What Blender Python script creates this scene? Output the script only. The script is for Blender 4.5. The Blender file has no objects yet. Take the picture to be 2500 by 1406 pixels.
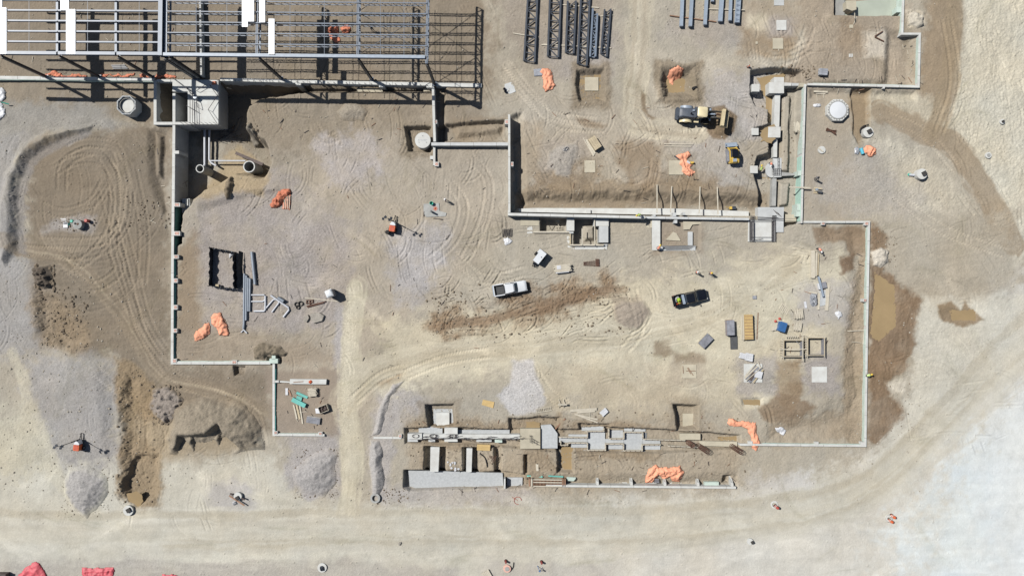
import bpy, bmesh, math, random
import numpy as np
from mathutils import Vector, Matrix

# ------------------------------------------------------------------ camera, sky, sun, exposure
SC = bpy.context.scene
COL = SC.collection
CAM_H = 110.0                     # drone height above the yard, metres
S, PCX, PCY = 15.0, 1250.0, 703.0  # survey grid: 15 units per metre, its origin under the drone
cam_d = bpy.data.cameras.new("camera")
cam_d.sensor_width = 36.0
cam_d.lens = 36.0 * CAM_H / (2500.0 / S)
cam_d.clip_end = 6000.0
cam = bpy.data.objects.new("camera", cam_d)
cam.location = (0, 0, CAM_H)
COL.objects.link(cam)
SC.camera = cam

SUN_TO = Vector((-7.73, 4.0, 10.6)).normalized()
SUN_EL = math.asin(SUN_TO.z)
world = bpy.data.worlds.new("World")
SC.world = world
world.use_nodes = True
wn = world.node_tree.nodes
sky = wn.new("ShaderNodeTexSky")
sky.sky_type = 'NISHITA'
sky.sun_disc = False
sky.sun_elevation = SUN_EL
sky.sun_rotation = math.atan2(SUN_TO.x, SUN_TO.y)
world.node_tree.links.new(sky.outputs[0], wn["Background"].inputs[0])
wn["Background"].inputs[1].default_value = 0.05
sun_d = bpy.data.lights.new("sun", 'SUN')
sun_d.energy = 5.0
sun_d.angle = math.radians(0.53)
sun_d.color = (1.0, 0.965, 0.91)
sun = bpy.data.objects.new("sun", sun_d)
sun.location = SUN_TO * 200
sun.rotation_euler = SUN_TO.to_track_quat('Z', 'Y').to_euler()
COL.objects.link(sun)
SC.view_settings.view_transform = 'Standard'
SC.view_settings.look = 'None'
SC.view_settings.gamma = 1.0
SC.view_settings.use_curve_mapping = False
SC.view_settings.exposure = 0.35
SC.cycles.diffuse_bounces = 1
KLIT = 1.62                        # what a matt white surface returns under this sun, sky and exposure


def W(px, py, z=0.0):
 """survey-grid point at height z -> world x, y"""
 k = (CAM_H - z) / CAM_H / S
 return ((px - PCX) * k, (PCY - py) * k)


def lin(v):
 v = v / 255.0
 return v / 12.92 if v <= 0.04045 else ((v + 0.055) / 1.055) ** 2.4


def alb(r, g, b):
 """base colour of a surface whose sunlit look is the given 8-bit colour"""
 return tuple(min(0.86, lin(x) / KLIT) for x in (r, g, b))


# ------------------------------------------------------------------ numpy noise
def _tab(seed):
 return np.random.RandomState(seed).rand(256, 256).astype(np.float32)


_TABS = {}


def vnoise(x, y, seed):
 if seed not in _TABS:
  _TABS[seed] = _tab(seed)
 t = _TABS[seed]
 xi = np.floor(x).astype(np.int32)
 yi = np.floor(y).astype(np.int32)
 fx = (x - xi).astype(np.float32)
 fy = (y - yi).astype(np.float32)
 fx = fx * fx * (3 - 2 * fx)
 fy = fy * fy * (3 - 2 * fy)
 x0, x1, y0, y1 = xi & 255, (xi + 1) & 255, yi & 255, (yi + 1) & 255
 a = t[y0, x0]; b = t[y0, x1]; c = t[y1, x0]; d = t[y1, x1]
 return (a + (b - a) * fx + (c - a) * fy + (a - b - c + d) * fx * fy) * 2 - 1


def fbm(x, y, seed, octv=4, gain=0.5):
 r = 0; am = 1.0; tot = 0
 ca, sa = math.cos(0.7), math.sin(0.7)
 for o in range(octv):
  r = r + am * vnoise(x + 17.3 * o, y - 9.1 * o, seed + o)
  tot += am
  am *= gain
  x, y = (x * ca - y * sa) * 2.03, (x * sa + y * ca) * 2.03
 return r / tot


def sstep(a, b, x):
 t = np.clip((x - a) / (b - a), 0, 1)
 return t * t * (3 - 2 * t)


def smooth_path(pts, n=8):
 if len(pts) < 3:
  return [tuple(p) for p in pts]
 P = [np.array(p, float) for p in pts]
 P = [2 * P[0] - P[1]] + P + [2 * P[-1] - P[-2]]
 out = []
 for i in range(1, len(P) - 2):
  for k in range(n):
   t = k / n
   a, b, c, d = P[i - 1], P[i], P[i + 1], P[i + 2]
   out.append(tuple(0.5 * (2 * b + (c - a) * t + (2 * a - 5 * b + 4 * c - d) * t * t + (3 * b - a - 3 * c + d) * t ** 3)))
 out.append(tuple(P[-2]))
 return out
# ------------------------------------------------------------------ the ground: one sheet out to the horizon
STEP = 0.13


def axis(half):
 n = int(round(half / STEP))
 core = np.arange(-n, n + 1) * STEP
 ext = []; d = STEP; v = core[-1]
 while v < 2500:
  d *= 1.35
  v += d
  ext.append(v)
 ext = np.array(ext)
 return np.concatenate([-ext[::-1], core, ext]).astype(np.float64), len(ext)


GX, NEX = axis(87.0)
GY, NEY = axis(50.5)
NXg, NYg = len(GX), len(GY)
PXc = (PCX + GX * S).astype(np.float32)          # grid coordinate of every column / row
PYr = (PCY - GY * S).astype(np.float32)
PX = np.broadcast_to(np.clip(PXc, -400, 2900)[None, :], (NYg, NXg)).copy()
PY = np.broadcast_to(np.clip(PYr, -400, 1800)[:, None], (NYg, NXg)).copy()
HT = np.zeros((NYg, NXg), np.float32)
CL = np.zeros((NYg, NXg, 3), np.float32)
WET = np.zeros((NYg, NXg), np.float32)
GRIT = np.full((NYg, NXg), 0.3, np.float32)
REL = np.full((NYg, NXg), 0.35, np.float32)      # how rough the surface is
WX1 = fbm(PX / 60, PY / 60, 11, 4); WY1 = fbm(PX / 60, PY / 60, 31, 4)
WX2 = fbm(PX / 14, PY / 14, 51, 3); WY2 = fbm(PX / 14, PY / 14, 71, 3)
PATCH = fbm(PX / 38, PY / 38, 91, 5)
MOT = fbm(PX / 22, PY / 22, 95, 5, 0.62)


def earth(r, g, b):
 m = (r + g + b) / 3
 r, g, b = m + (r - m) * 0.9, m + (g - m) * 0.85 + 0.5, m + (b - m) * 0.9
 if r < 196:
  r, g, b = r * 0.975, g * 0.97, b * 0.965
 if r < 214:
  b = min(b, r * 0.972)
  g = min(g, r * 0.985)
 return np.array(alb(r, g, b), np.float32)



def window(x0, y0, x1, y1):
 c = np.nonzero((PXc >= x0) & (PXc <= x1))[0]
 r = np.nonzero((PYr >= y0) & (PYr <= y1))[0]
 if len(c) == 0 or len(r) == 0:
  return None
 return (slice(r[0], r[-1] + 1), slice(c[0], c[-1] + 1))


def sdf(poly, X, Y):
 P = np.array(poly, np.float32)
 d2 = np.full(X.shape, 1e12, np.float32)
 ins = np.zeros(X.shape, bool)
 n = len(P)
 for i in range(n):
  a, b = P[i], P[(i + 1) % n]
  e = b - a
  wx, wy = X - a[0], Y - a[1]
  t = np.clip((wx * e[0] + wy * e[1]) / max(1e-6, float(e @ e)), 0, 1)
  d2 = np.minimum(d2, (wx - t * e[0]) ** 2 + (wy - t * e[1]) ** 2)
  c = (a[1] <= Y) != (b[1] <= Y)
  if a[1] != b[1]:
   xi = a[0] + (Y - a[1]) * e[0] / e[1]
   ins ^= c & (X < xi)
 d = np.sqrt(d2)
 return np.where(ins, -d, d)


def poly_win(poly, pad, warp=0.0):
 xs = [p[0] for p in poly]; ys = [p[1] for p in poly]
 w = window(min(xs) - pad, min(ys) - pad, max(xs) + pad, max(ys) + pad)
 if w is None:
  return None, None
 X, Y = PX[w], PY[w]
 if warp:
  X = X + warp * (WX1[w] + 0.45 * WX2[w]); Y = Y + warp * (WY1[w] + 0.45 * WY2[w])
 return w, sdf(poly, X, Y)


def paint(poly, rgb, soft=8, warp=14, alpha=1.0, patch=0.0, wet=None, grit=None, rel=None):
 w, d = poly_win(poly, soft * 1.6 + warp * 1.6 + 4, warp)
 if w is None:
  return
 d = d + soft * 1.5 * MOT[w]
 sh = max(2.0, soft * 1.0)
 a = sstep(sh, -sh, d) * alpha
 if patch:
  a = a * np.clip(1 - patch + patch * 2.4 * (PATCH[w] + 0.22), 0, 1)
 CL[w] += (earth(*rgb) - CL[w]) * a[..., None]
 if wet is not None:
  WET[w] += (wet - WET[w]) * a
 if grit is not None:
  GRIT[w] += (grit - GRIT[w]) * a
 if rel is not None:
  REL[w] += (rel - REL[w]) * a


def dig(poly, depth, slope=6, warp=2.0, clip=None, pw=1.0):
 """lower (depth > 0) or raise the ground inside poly; slope is the width of the bank"""
 w, d = poly_win(poly, abs(warp) * 1.6 + 4, warp)
 if w is None:
  return
 t = np.clip(-d / slope, 0, 1)
 t = (t * t * (3 - 2 * t)) ** pw
 if clip is not None:
  t = t * (sdf(clip, PX[w], PY[w]) < 0)
 HT[w] -= depth * t


def streaks(poly, ang, wl, con, elong=14, soft=25, seed=300, relief=0.0):
 w, d = poly_win(poly, soft + 20, 10)
 if w is None:
  return
 a = sstep(soft, -soft, d)
 ca, sa = math.cos(math.radians(ang)), math.sin(math.radians(ang))
 X = PX[w] + 10 * WX1[w]; Y = PY[w] + 10 * WY1[w]
 u = X * ca - Y * sa; v = X * sa + Y * ca
 n = fbm(u / (wl * elong), v / wl, seed, 3, 0.6)
 CL[w] *= (1 + con * n * a)[..., None]
 if relief:
  HT[w] += relief * n * a


def path_field(pts, pad):
 pts = np.array(pts, np.float32)
 w = window(pts[:, 0].min() - pad, pts[:, 1].min() - pad, pts[:, 0].max() + pad, pts[:, 1].max() + pad)
 if w is None:
  return None, None, None
 X, Y = PX[w], PY[w]
 best = np.full(X.shape, 1e9, np.float32); tt = np.zeros(X.shape, np.float32); acc = 0.0
 for i in range(len(pts) - 1):
  a, b = pts[i], pts[i + 1]
  e = b - a
  L = float(np.hypot(*e)) + 1e-6
  t = np.clip(((X - a[0]) * e[0] + (Y - a[1]) * e[1]) / (L * L), 0, 1)
  dx = X - a[0] - t * e[0]; dy = Y - a[1] - t * e[1]
  d = np.hypot(dx, dy)
  sg = np.sign(e[0] * dy - e[1] * dx)
  m = d < np.abs(best)
  best = np.where(m, d * np.where(sg == 0, 1, sg), best)
  tt = np.where(m, acc + t * L, tt)
  acc += L
 return w, best, tt


def lane(pts, width, rgb, alpha=0.8, soft=10, con=0.0, wl=5, grit=None, rel=None, seed=400):
 pts = smooth_path(pts)
 w, d, t = path_field(pts, width / 2 + soft + 14)
 if w is None:
  return
 dd = np.abs(d + 7 * WX1[w] + 3 * WX2[w]) + soft * 1.4 * fbm(d / 14, t / 70, 431, 4, 0.65)
 a = sstep(width / 2 + soft * 0.6, width / 2 - soft * 0.6, dd) * alpha
 CL[w] += (earth(*rgb) - CL[w]) * a[..., None]
 if con:
  n = fbm(d / wl, t / (wl * 16), seed, 3, 0.6)
  CL[w] *= (1 + con * n * a)[..., None]
 if grit is not None:
  GRIT[w] += (grit - GRIT[w]) * a
 if rel is not None:
  REL[w] += (rel - REL[w]) * a


def ruts(pts, gauge=24, tw=6, depth=0.05, tint=1.07, tread=0.03, alpha=1.0, both=True):
 pts = smooth_path(pts, 6)
 w, d, t = path_field(pts, gauge / 2 + tw + 6)
 if w is None:
  return
 L = t.max() + 1e-3
 fade = sstep(0, 14, t) * sstep(L, L - 14, t) * alpha
 for sgn in ((-1, 1) if both else (0,)):
  q = d - sgn * gauge / 2
  band = np.exp(-(q / (tw * 0.55)) ** 4) * fade
  berm = np.exp(-((np.abs(q) - tw * 0.85) / (tw * 0.3)) ** 2) * fade
  HT[w] += -depth * band + depth * 0.55 * berm
  if tread:
   HT[w] += tread * band * np.sin(t * (2 * math.pi / 7.0) + np.sign(q) * 1.2)
  CL[w] *= (1 + (tint - 1) * band)[..., None]


BIG = 3000
base = earth(184, 176, 160)
CL[:] = base
# ---- broad soils
paint([(-900, -900), (1230, -900), (1190, 330), (700, 430), (420, 320), (-900, 300)], (156, 143, 125), 40, 22, 0.9, rel=0.4)
paint([(60, 320), (330, 300), (425, 300), (424, 880), (665, 900), (665, 1060), (420, 1130), (290, 1000), (280, 870), (60, 850)], (142, 129, 112), 22, 16, 0.95, rel=0.35)
paint([(-900, 260), (230, 250), (330, 310), (120, 330), (55, 390), (50, 640), (70, 860), (-900, 860)], (166, 162, 155), 16, 12, 0.9, grit=0.6)
paint([(-900, 300), (60, 330), (30, 420), (40, 560), (70, 640), (110, 700), (90, 860), (-900, 860)], (170, 171, 172), 30, 18, 0.85, 0.25, grit=0.6)
paint([(-900, 1010), (130, 1000), (190, 1120), (170, 1260), (330, 1300), (330, 1900), (-900, 1900)], (205, 198, 176), 50, 25, 0.85)
paint([(70, 862), (275, 870), (292, 1100), (276, 1262), (160, 1275), (140, 1180), (110, 1060), (60, 980)], (169, 170, 173), 26, 20, 0.95, 0.1, grit=0.7)
paint([(-900, 1235), (520, 1120), (640, 1090), (720, 1190), (840, 1240), (1240, 1245), (1800, 1215), (2120, 1120), (2300, 900), (2900, 850), (2900, 1900), (-900, 1900)], (204, 199, 184), 30, 18, 0.95, grit=0.2, rel=0.2)
paint([(1500, 1250), (2000, 1230), (2300, 1000), (2900, 950), (2900, 1900), (1300, 1900)], (214, 209, 198), 80, 30, 0.8, grit=0.15, rel=0.15)
paint([(2290, 1110), (2420, 960), (2900, 850), (2900, 1900), (2250, 1900), (2170, 1340), (2200, 1230)], (217, 222, 220), 90, 30, 0.6, grit=0.1, rel=0.1)  # chalky ground with the corner's over-bright glare painted into its colour
paint([(2340, 1110), (2450, 990), (2900, 880), (2900, 1900), (2310, 1900), (2240, 1340), (2270, 1230)], (219, 227, 229), 90, 30, 0.75, grit=0.1, rel=0.1)  # same painted glare, whiter towards the corner
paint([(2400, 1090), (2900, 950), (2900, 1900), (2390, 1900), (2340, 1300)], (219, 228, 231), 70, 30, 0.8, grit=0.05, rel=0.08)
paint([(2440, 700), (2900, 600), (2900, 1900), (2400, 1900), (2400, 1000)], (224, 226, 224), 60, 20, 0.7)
# yard interior
paint([(430, 450), (900, 320), (1240, 300), (1250, 520), (1100, 700), (960, 900), (860, 1060), (700, 890), (430, 880)], (182, 171, 155), 40, 20, 0.8)
paint([(500, 470), (700, 420), (860, 560), (860, 690), (800, 800), (620, 810), (500, 800), (470, 600)], (172, 164, 160), 25, 16, 0.9, 0.35, grit=0.9)
paint([(430, 600), (480, 560), (490, 760), (500, 870), (430, 880)], (158, 140, 118), 14, 8, 0.85)
paint([(430, 810), (620, 810), (760, 830), (830, 880), (690, 890), (430, 882)], (166, 152, 134), 20, 12, 0.8)
paint([(780, 350), (900, 330), (940, 420), (860, 460), (790, 430)], (190, 184, 184), 30, 24, 0.8, 0.3, grit=0.8)
paint([(960, 570), (1090, 540), (1100, 640), (1010, 740), (960, 760), (950, 650)], (186, 182, 184), 24, 16, 0.85, 0.3, grit=0.9)
paint([(820, 740), (870, 750), (860, 1060), (815, 1060)], (184, 179, 178), 10, 8, 0.9, grit=0.8)
paint([(690, 1060), (830, 1060), (830, 1200), (760, 1235), (700, 1170)], (178, 173, 173), 16, 14, 0.9, 0.2, grit=0.9)
paint([(915, 960), (1000, 930), (1060, 990), (960, 1060), (940, 1230), (905, 1220)], (186, 181, 180), 14, 12, 0.85, 0.3, grit=0.9)
paint([(640, 900), (830, 900), (825, 1062), (672, 1060)], (160, 146, 132), 10, 5, 0.85, rel=0.15)
paint([(920, 790), (1300, 740), (1900, 620), (2020, 640), (2060, 760), (1900, 1000), (1330, 980), (1250, 880), (960, 930)], (204, 194, 170), 40, 26, 0.92, rel=0.25)
paint([(1320, 890), (1600, 900), (1800, 960), (1620, 1040), (1330, 990)], (190, 178, 156), 40, 24, 0.75, 0.4)
paint([(1100, 860), (1330, 820), (1700, 760), (1850, 700), (2060, 620), (2050, 720), (1800, 860), (1400, 870), (950, 950), (860, 930)], (209, 202, 180), 30, 20, 0.8)
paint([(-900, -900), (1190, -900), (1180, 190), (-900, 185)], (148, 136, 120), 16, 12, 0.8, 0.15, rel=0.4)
# centre top lots
paint([(1230, -900), (1520, -900), (1500, 130), (1400, 200), (1270, 160), (1220, 60)], (170, 159, 146), 24, 14, 0.85, 0.2, grit=0.6)
paint([(1380, 60), (1500, 50), (1495, 190), (1360, 200), (1340, 120)], (172, 165, 160), 20, 14, 0.8, 0.3, grit=0.9)
paint([(1250, 200), (1600, 250), (1900, 250), (1880, 480), (1260, 500)], (184, 174, 158), 30, 20, 0.7)
paint([(1330, 350), (1460, 330), (1410, 470), (1300, 470)], (172, 163, 154), 20, 14, 0.75, 0.3, grit=0.9)
paint([(1740, 170), (1890, 170), (1890, 340), (1760, 340), (1700, 250)], (186, 181, 178), 24, 14, 0.85, 0.2, grit=0.8)
paint([(1560, 320), (1800, 310), (1820, 470), (1730, 480), (1650, 360)], (186, 180, 174), 24, 16, 0.8, 0.3, grit=0.6)
paint([(1640, 40), (1810, 30), (1830, 140), (1620, 90)], (176, 168, 160), 22, 10, 0.75, 0.2, grit=0.8)
paint([(1260, 450), (1700, 440), (1890, 470), (1890, 510), (1250, 512)], (160, 143, 120), 10, 8, 0.85)
paint([(1500, 350), (1620, 340), (1600, 460), (1560, 480), (1520, 420)], (152, 132, 108), 16, 12, 0.75, 0.2)
paint([(1600, 420), (1700, 420), (1690, 470), (1620, 470)], (156, 138, 116), 14, 10, 0.7)
paint([(1305, 420), (1420, 400), (1400, 460), (1310, 460)], (160, 142, 118), 14, 10, 0.7)
lane([(1560, -200), (1565, 60), (1560, 150), (1545, 240), (1560, 310), (1700, 320)], 60, (200, 190, 168), 0.85, 18, 0.07, 5)
lane([(1560, 120), (1680, 180), (1790, 140), (1960, 130), (2040, 40), (2010, -200)], 50, (196, 187, 170), 0.75, 18, 0.06, 5)
lane([(1230, 150), (1290, 240), (1380, 290), (1520, 300)], 34, (190, 181, 165), 0.7, 12, 0.06, 4)
# north-east
paint([(1810, 0), (1960, 0), (1940, 110), (1800, 130)], (178, 162, 140), 14, 10, 0.85, 0.2, rel=0.3)
paint([(1950, -900), (2210, -900), (2210, 84), (2250, 90), (2245, 215), (1970, 205), (1900, 190), (1960, 130)], (172, 158, 140), 22, 14, 0.9, rel=0.5, grit=0.5)
paint([(2100, 75), (2165, 72), (2165, 142), (2105, 140)], (204, 193, 176), 6, 5, 0.9)
paint([(2050, 40), (2110, 60), (2110, 120), (2060, 150), (2045, 100)], (160, 142, 120), 16, 10, 0.8, 0.2)
paint([(1830, 35), (1875, 32), (1880, 72), (1828, 70)], (206, 194, 170), 8, 6, 0.85)
paint([(1880, 40), (1940, 40), (1935, 90), (1875, 95)], (176, 168, 162), 12, 6, 0.8)
paint([(1820, 80), (1890, 90), (1960, 100), (1930, 140), (1810, 130)], (158, 136, 108), 14, 10, 0.75, 0.3)
paint([(2245, -900), (2340, -900), (2350, 60), (2330, 280), (2290, 330), (2240, 230), (2255, 90)], (160, 142, 118), 16, 10, 0.9, rel=0.4)
paint([(2340, -900), (2900, -900), (2900, 620), (2480, 640), (2420, 520), (2320, 350), (2335, 200), (2352, 60)], (207, 201, 183), 14, 14, 0.95, grit=0.5, rel=0.75)
paint([(2130, 220), (2240, 230), (2330, 260), (2300, 330), (2200, 300), (2120, 290)], (198, 190, 170), 12, 12, 0.85, 0.15, rel=0.7)
paint([(2125, 330), (2240, 360), (2330, 440), (2380, 520), (2240, 520), (2160, 420)], (198, 190, 172), 14, 12, 0.85, rel=0.7)
lane([(2150, 270), (2240, 320), (2330, 360), (2400, 460), (2470, 600)], 60, (164, 147, 124), 0.85, 12, 0.06, 5, rel=0.25)
lane([(2330, -200), (2325, 120), (2300, 260), (2270, 330)], 44, (162, 145, 120), 0.8, 10, 0.05, 5)
paint([(1965, 210), (2075, 215), (2085, 400), (2060, 540), (1962, 540)], (180, 168, 150), 12, 8, 0.85, rel=0.25)
paint([(2078, 215), (2130, 215), (2120, 300), (2100, 360), (2080, 330)], (160, 140, 112), 8, 8, 0.9, wet=0.3, rel=0.2)
paint([(2020, 400), (2160, 380), (2260, 480), (2230, 540), (2080, 520), (1990, 480)], (184, 178, 170), 30, 20, 0.8, 0.3, grit=0.8)
paint([(2160, 540), (2480, 520), (2480, 720), (2300, 740), (2180, 700)], (184, 175, 158), 30, 20, 0.85, rel=0.3)
paint([(2230, 740), (2440, 720), (2900, 720), (2400, 960), (2210, 1080), (2230, 900)], (208, 203, 188), 18, 12, 0.9, rel=0.25)
# wet mud east of the boundary wall
paint([(2125, 545), (2170, 580), (2160, 640), (2190, 690), (2240, 740), (2235, 840), (2215, 900), (2170, 935), (2205, 1000), (2150, 1080), (2115, 1075), (2120, 800)], (140, 116, 91), 9, 14, 0.96, 0.12, wet=0.5, rel=0.5)
paint([(2285, 745), (2320, 735), (2345, 755), (2355, 730), (2385, 765), (2405, 785), (2350, 798), (2300, 785)], (150, 128, 100), 5, 6, 0.9, wet=0.5)
paint([(2120, 610), (2170, 605), (2172, 655), (2130, 650)], (205, 196, 180), 4, 6, 0.95, rel=1.6, grit=0.6)
paint([(2170, 930), (2215, 920), (2215, 960), (2175, 955)], (204, 196, 180), 5, 6, 0.9)
paint([(2208, 25), (2255, 25), (2255, 68), (2215, 70)], (200, 190, 172), 5, 6, 0.95, rel=1.6)
# inside the east rectangle
paint([(1980, 555), (2118, 550), (2118, 620), (2080, 625), (2060, 590), (1990, 600)], (150, 128, 104), 6, 10, 0.9, 0.1, wet=0.2)
paint([(2050, 630), (2085, 620), (2085, 660), (2050, 670)], (134, 110, 88), 5, 6, 0.9, wet=0.4)
paint([(2075, 690), (2117, 600), (2115, 1085), (2060, 1080), (2065, 850)], (164, 147, 124), 8, 12, 0.85, 0.1, rel=0.8, grit=0.7)
paint([(1890, 880), (1955, 875), (1960, 960), (1930, 1010), (1890, 970)], (150, 126, 98), 8, 9, 0.85, 0.15)
paint([(1850, 1000), (1900, 960), (1990, 990), (1940, 1040), (1870, 1025)], (142, 120, 96), 6, 10, 0.9, 0.1, wet=0.35)
paint([(1960, 870), (2045, 870), (2050, 960), (1965, 965)], (170, 164, 162), 14, 8, 0.85, grit=0.8, rel=0.15)
paint([(1800, 880), (1890, 870), (1895, 960), (1800, 965)], (172, 166, 162), 14, 8, 0.8, grit=0.8)
paint([(1940, 690), (2070, 690), (2075, 780), (1950, 800)], (188, 184, 182), 20, 12, 0.75, 0.2)
paint([(1900, 1020), (2110, 1000), (2110, 1085), (1860, 1085)], (168, 152, 130), 14, 12, 0.8, 0.2, rel=0.7)
# churned wet strip in the middle
paint([(1040, 790), (1080, 750), (1240, 715), (1330, 690), (1470, 672), (1530, 690), (1510, 725), (1420, 750), (1300, 800), (1110, 835)], (150, 127, 102), 16, 18, 0.92, 0.55, wet=0.1, rel=1.5)
lane([(1050, 800), (1250, 770), (1420, 720), (1520, 700)], 22, (142, 117, 93), 0.75, 12, 0.25, 4)
paint([(1495, 730), (1560, 725), (1590, 780), (1540, 810), (1500, 790)], (160, 146, 130), 8, 8, 0.8, 0.1)
paint([(1600, 830), (1640, 825), (1640, 865), (1605, 865)], (152, 134, 112), 8, 10, 0.8)
paint([(912, 905), (960, 895), (985, 915), (960, 940), (915, 935)], (164, 142, 114), 8, 6, 0.8)
paint([(1251, 879), (1295, 879), (1313, 936), (1333, 984), (1308, 1010), (1246, 1010), (1215, 966), (1246, 936)], (199, 196, 197), 6, 7, 0.95, grit=0.9)
# the line of footings
paint([(1000, 1010), (1280, 1020), (1700, 1030), (1820, 1080), (1810, 1185), (1280, 1200), (990, 1160)], (178, 164, 143), 18, 12, 0.85, rel=0.6)
paint([(1820, 1165), (1980, 1160), (1990, 1215), (1830, 1225)], (206, 202, 198), 26, 16, 0.7, 0.2)
paint([(920, 1190), (1300, 1195), (1310, 1225), (1000, 1240)], (190, 184, 180), 18, 12, 0.8, 0.2, grit=0.6)
paint([(1600, 530), (1720, 530), (1720, 620), (1590, 620)], (158, 142, 124), 12, 8, 0.7, 0.1)
# south-west trench soils and spoil
paint([(278, 870), (340, 900), (420, 1000), (400, 1110), (390, 1240), (330, 1250), (285, 1200), (294, 1040)], (158, 138, 110), 10, 8, 0.92, wet=0.1, rel=1.0)
paint([(90, 700), (200, 750), (220, 830), (180, 865), (110, 850), (70, 760)], (158, 140, 116), 14, 12, 0.85, 0.15, rel=1.1)
paint([(300, 1040), (560, 1000), (640, 1090), (400, 1130)], (178, 163, 138), 20, 12, 0.7)
paint([(140, 530), (230, 525), (230, 565), (100, 568)], (168, 162, 158), 10, 6, 0.85, grit=0.9)
paint([(500, 1180), (620, 1180), (625, 1250), (540, 1260)], (186, 183, 184), 22, 10, 0.8)
paint([(-900, 1360), (900, 1365), (1120, 1395), (1110, 1900), (-900, 1900)], (184, 178, 170), 14, 14, 0.8, 0.2, grit=0.5)
paint([(1180, 1370), (1480, 1385), (1600, 1900), (1150, 1900)], (190, 185, 178), 18, 14, 0.7, 0.2)
paint([(560, 340), (660, 430), (640, 480), (560, 470), (470, 490), (460, 450)], (184, 164, 130), 8, 8, 0.8)
# loader's damp tip, small damp marks
paint([(1726, 322), (1735, 262), (1770, 255), (1798, 285), (1793, 322), (1770, 339), (1742, 337)], (140, 120, 97), 4, 4, 0.95, wet=0.25)
paint([(1566, 225), (1576, 235), (1580, 280), (1610, 290), (1590, 292), (1568, 270)], (140, 122, 100), 4, 3, 0.9)
paint([(1405, 290), (1480, 305), (1470, 315), (1410, 305)], (150, 132, 110), 6, 5, 0.8)

for a, b, c, d, k in ((1394, 156, 1492, 264, 0.85), (1600, 150, 1716, 256, 0.9), (1020, 975, 1122, 1050, 0.6), (1630, 976, 1720, 1056, 0.6), (1416, 382, 1466, 434, 0.6), (1622, 380, 1700, 440, 0.6), (975, 298, 1060, 382, 0.7)):
 paint([(a, b), (c, b), (c, d), (a, d)], (152, 138, 118), 10, 6, k, rel=0.7, grit=0.6)
paint([(1640, 865), (1725, 868), (1728, 945), (1640, 945)], (186, 174, 154), 10, 8, 0.8)
paint([(1650, 862), (1720, 862), (1722, 882), (1650, 884)], (164, 148, 126), 7, 6, 0.8)
for p in ([(985, 1028), (1270, 1034), (1272, 1054), (985, 1060)], [(1235, 1012), (1380, 1014), (1376, 1060), (1240, 1050)], [(1390, 1024), (1500, 1028), (1600, 1038), (1600, 1048), (1395, 1048)], [(1030, 1086), (1230, 1086), (1232, 1150), (1030, 1150)], [(1275, 1100), (1330, 1096), (1360, 1150), (1290, 1160)], [(1410, 1100), (1620, 1104), (1610, 1122), (1410, 1122)]):
 paint(p, (158, 140, 116), 8, 8, 0.75, 0.15, rel=0.9)
paint([(1040, 1096), (1236, 1096), (1236, 1146), (1040, 1146)], (192, 180, 160), 5, 5, 0.8, 0.2)
paint([(1650, 425), (1720, 415), (1760, 440), (1700, 470), (1600, 450)], (158, 140, 116), 10, 10, 0.7, 0.3)
paint([(1255, 300), (1330, 290), (1320, 420), (1262, 470)], (172, 156, 134), 14, 12, 0.7, 0.3)
paint([(1100, 290), (1238, 284), (1236, 340), (1100, 345)], (162, 146, 124), 10, 8, 0.7)
paint([(1360, 410), (1470, 410), (1440, 465), (1340, 460)], (160, 142, 118), 12, 10, 0.7, 0.3)
# ---- lanes and tyre polish
lane([(-300, 585), (40, 588), (160, 600), (260, 570), (300, 480), (285, 380)], 36, (162, 148, 128), 0.5, 10, 0.08, 4)
lane([(40, 605), (170, 640), (260, 720), (330, 820), (400, 920), (560, 960), (640, 1010)], 40, (164, 149, 128), 0.65, 10, 0.09, 5)
lane([(870, 700), (855, 850), (850, 1000), (858, 1120), (850, 1260)], 48, (208, 200, 176), 0.85, 14, 0.07, 5, rel=0.12)
lane([(850, 980), (930, 900), (1100, 860), (1400, 830), (1700, 780), (1950, 640)], 70, (208, 199, 176), 0.7, 22, 0.06, 5, rel=0.15)
lane([(-300, 1310), (400, 1310), (1000, 1300), (1600, 1290), (2050, 1230), (2300, 1040), (2600, 800)], 110, (206, 201, 187), 0.75, 40, 0.035, 8, rel=0.1)
lane([(30, 860), (90, 1040), (170, 1200), (330, 1300)], 30, (204, 197, 176), 0.6, 14, 0.05, 4)
_q = random.Random(5)
for k in range(34):
 o_ = _q.uniform(-62, 62); e_ = _q.uniform(-10, 10)
 lane([(-300, 1310 + o_), (400, 1312 + o_), (1000, 1300 + o_ * 0.9), (1600, 1290 + o_ * 0.8 + e_), (2050, 1225 + o_ * 0.7 + e_), (2270, 1060 + o_ * 0.8), (2420, 900 + o_), (2600, 740 + o_)][_q.randrange(0, 3):_q.randrange(5, 9)],
         _q.uniform(5, 20), _q.choice(((214, 209, 192), (195, 188, 170), (198, 192, 176), (210, 206, 192))), _q.uniform(0.3, 0.65), 8, 0.04, 3)
for k in range(12):
 o_ = _q.uniform(-30, 30)
 lane([(862 + o_ * 0.6, 700), (852 + o_ * 0.6, 850), (850 + o_ * 0.6, 1000), (857 + o_ * 0.6, 1150), (850 + o_, 1250)], _q.uniform(4, 9), _q.choice(((214, 206, 184), (192, 184, 164))), 0.5, 5, 0.05, 3)
 lane([(850, 1000 + o_ * 0.6), (930, 905 + o_ * 0.6), (1100, 862 + o_ * 0.7), (1400, 832 + o_), (1700, 782 + o_), (1950, 640 + o_)], _q.uniform(5, 12), _q.choice(((214, 206, 184), (188, 178, 156), (196, 186, 162))), 0.5, 7, 0.06, 3)
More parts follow.
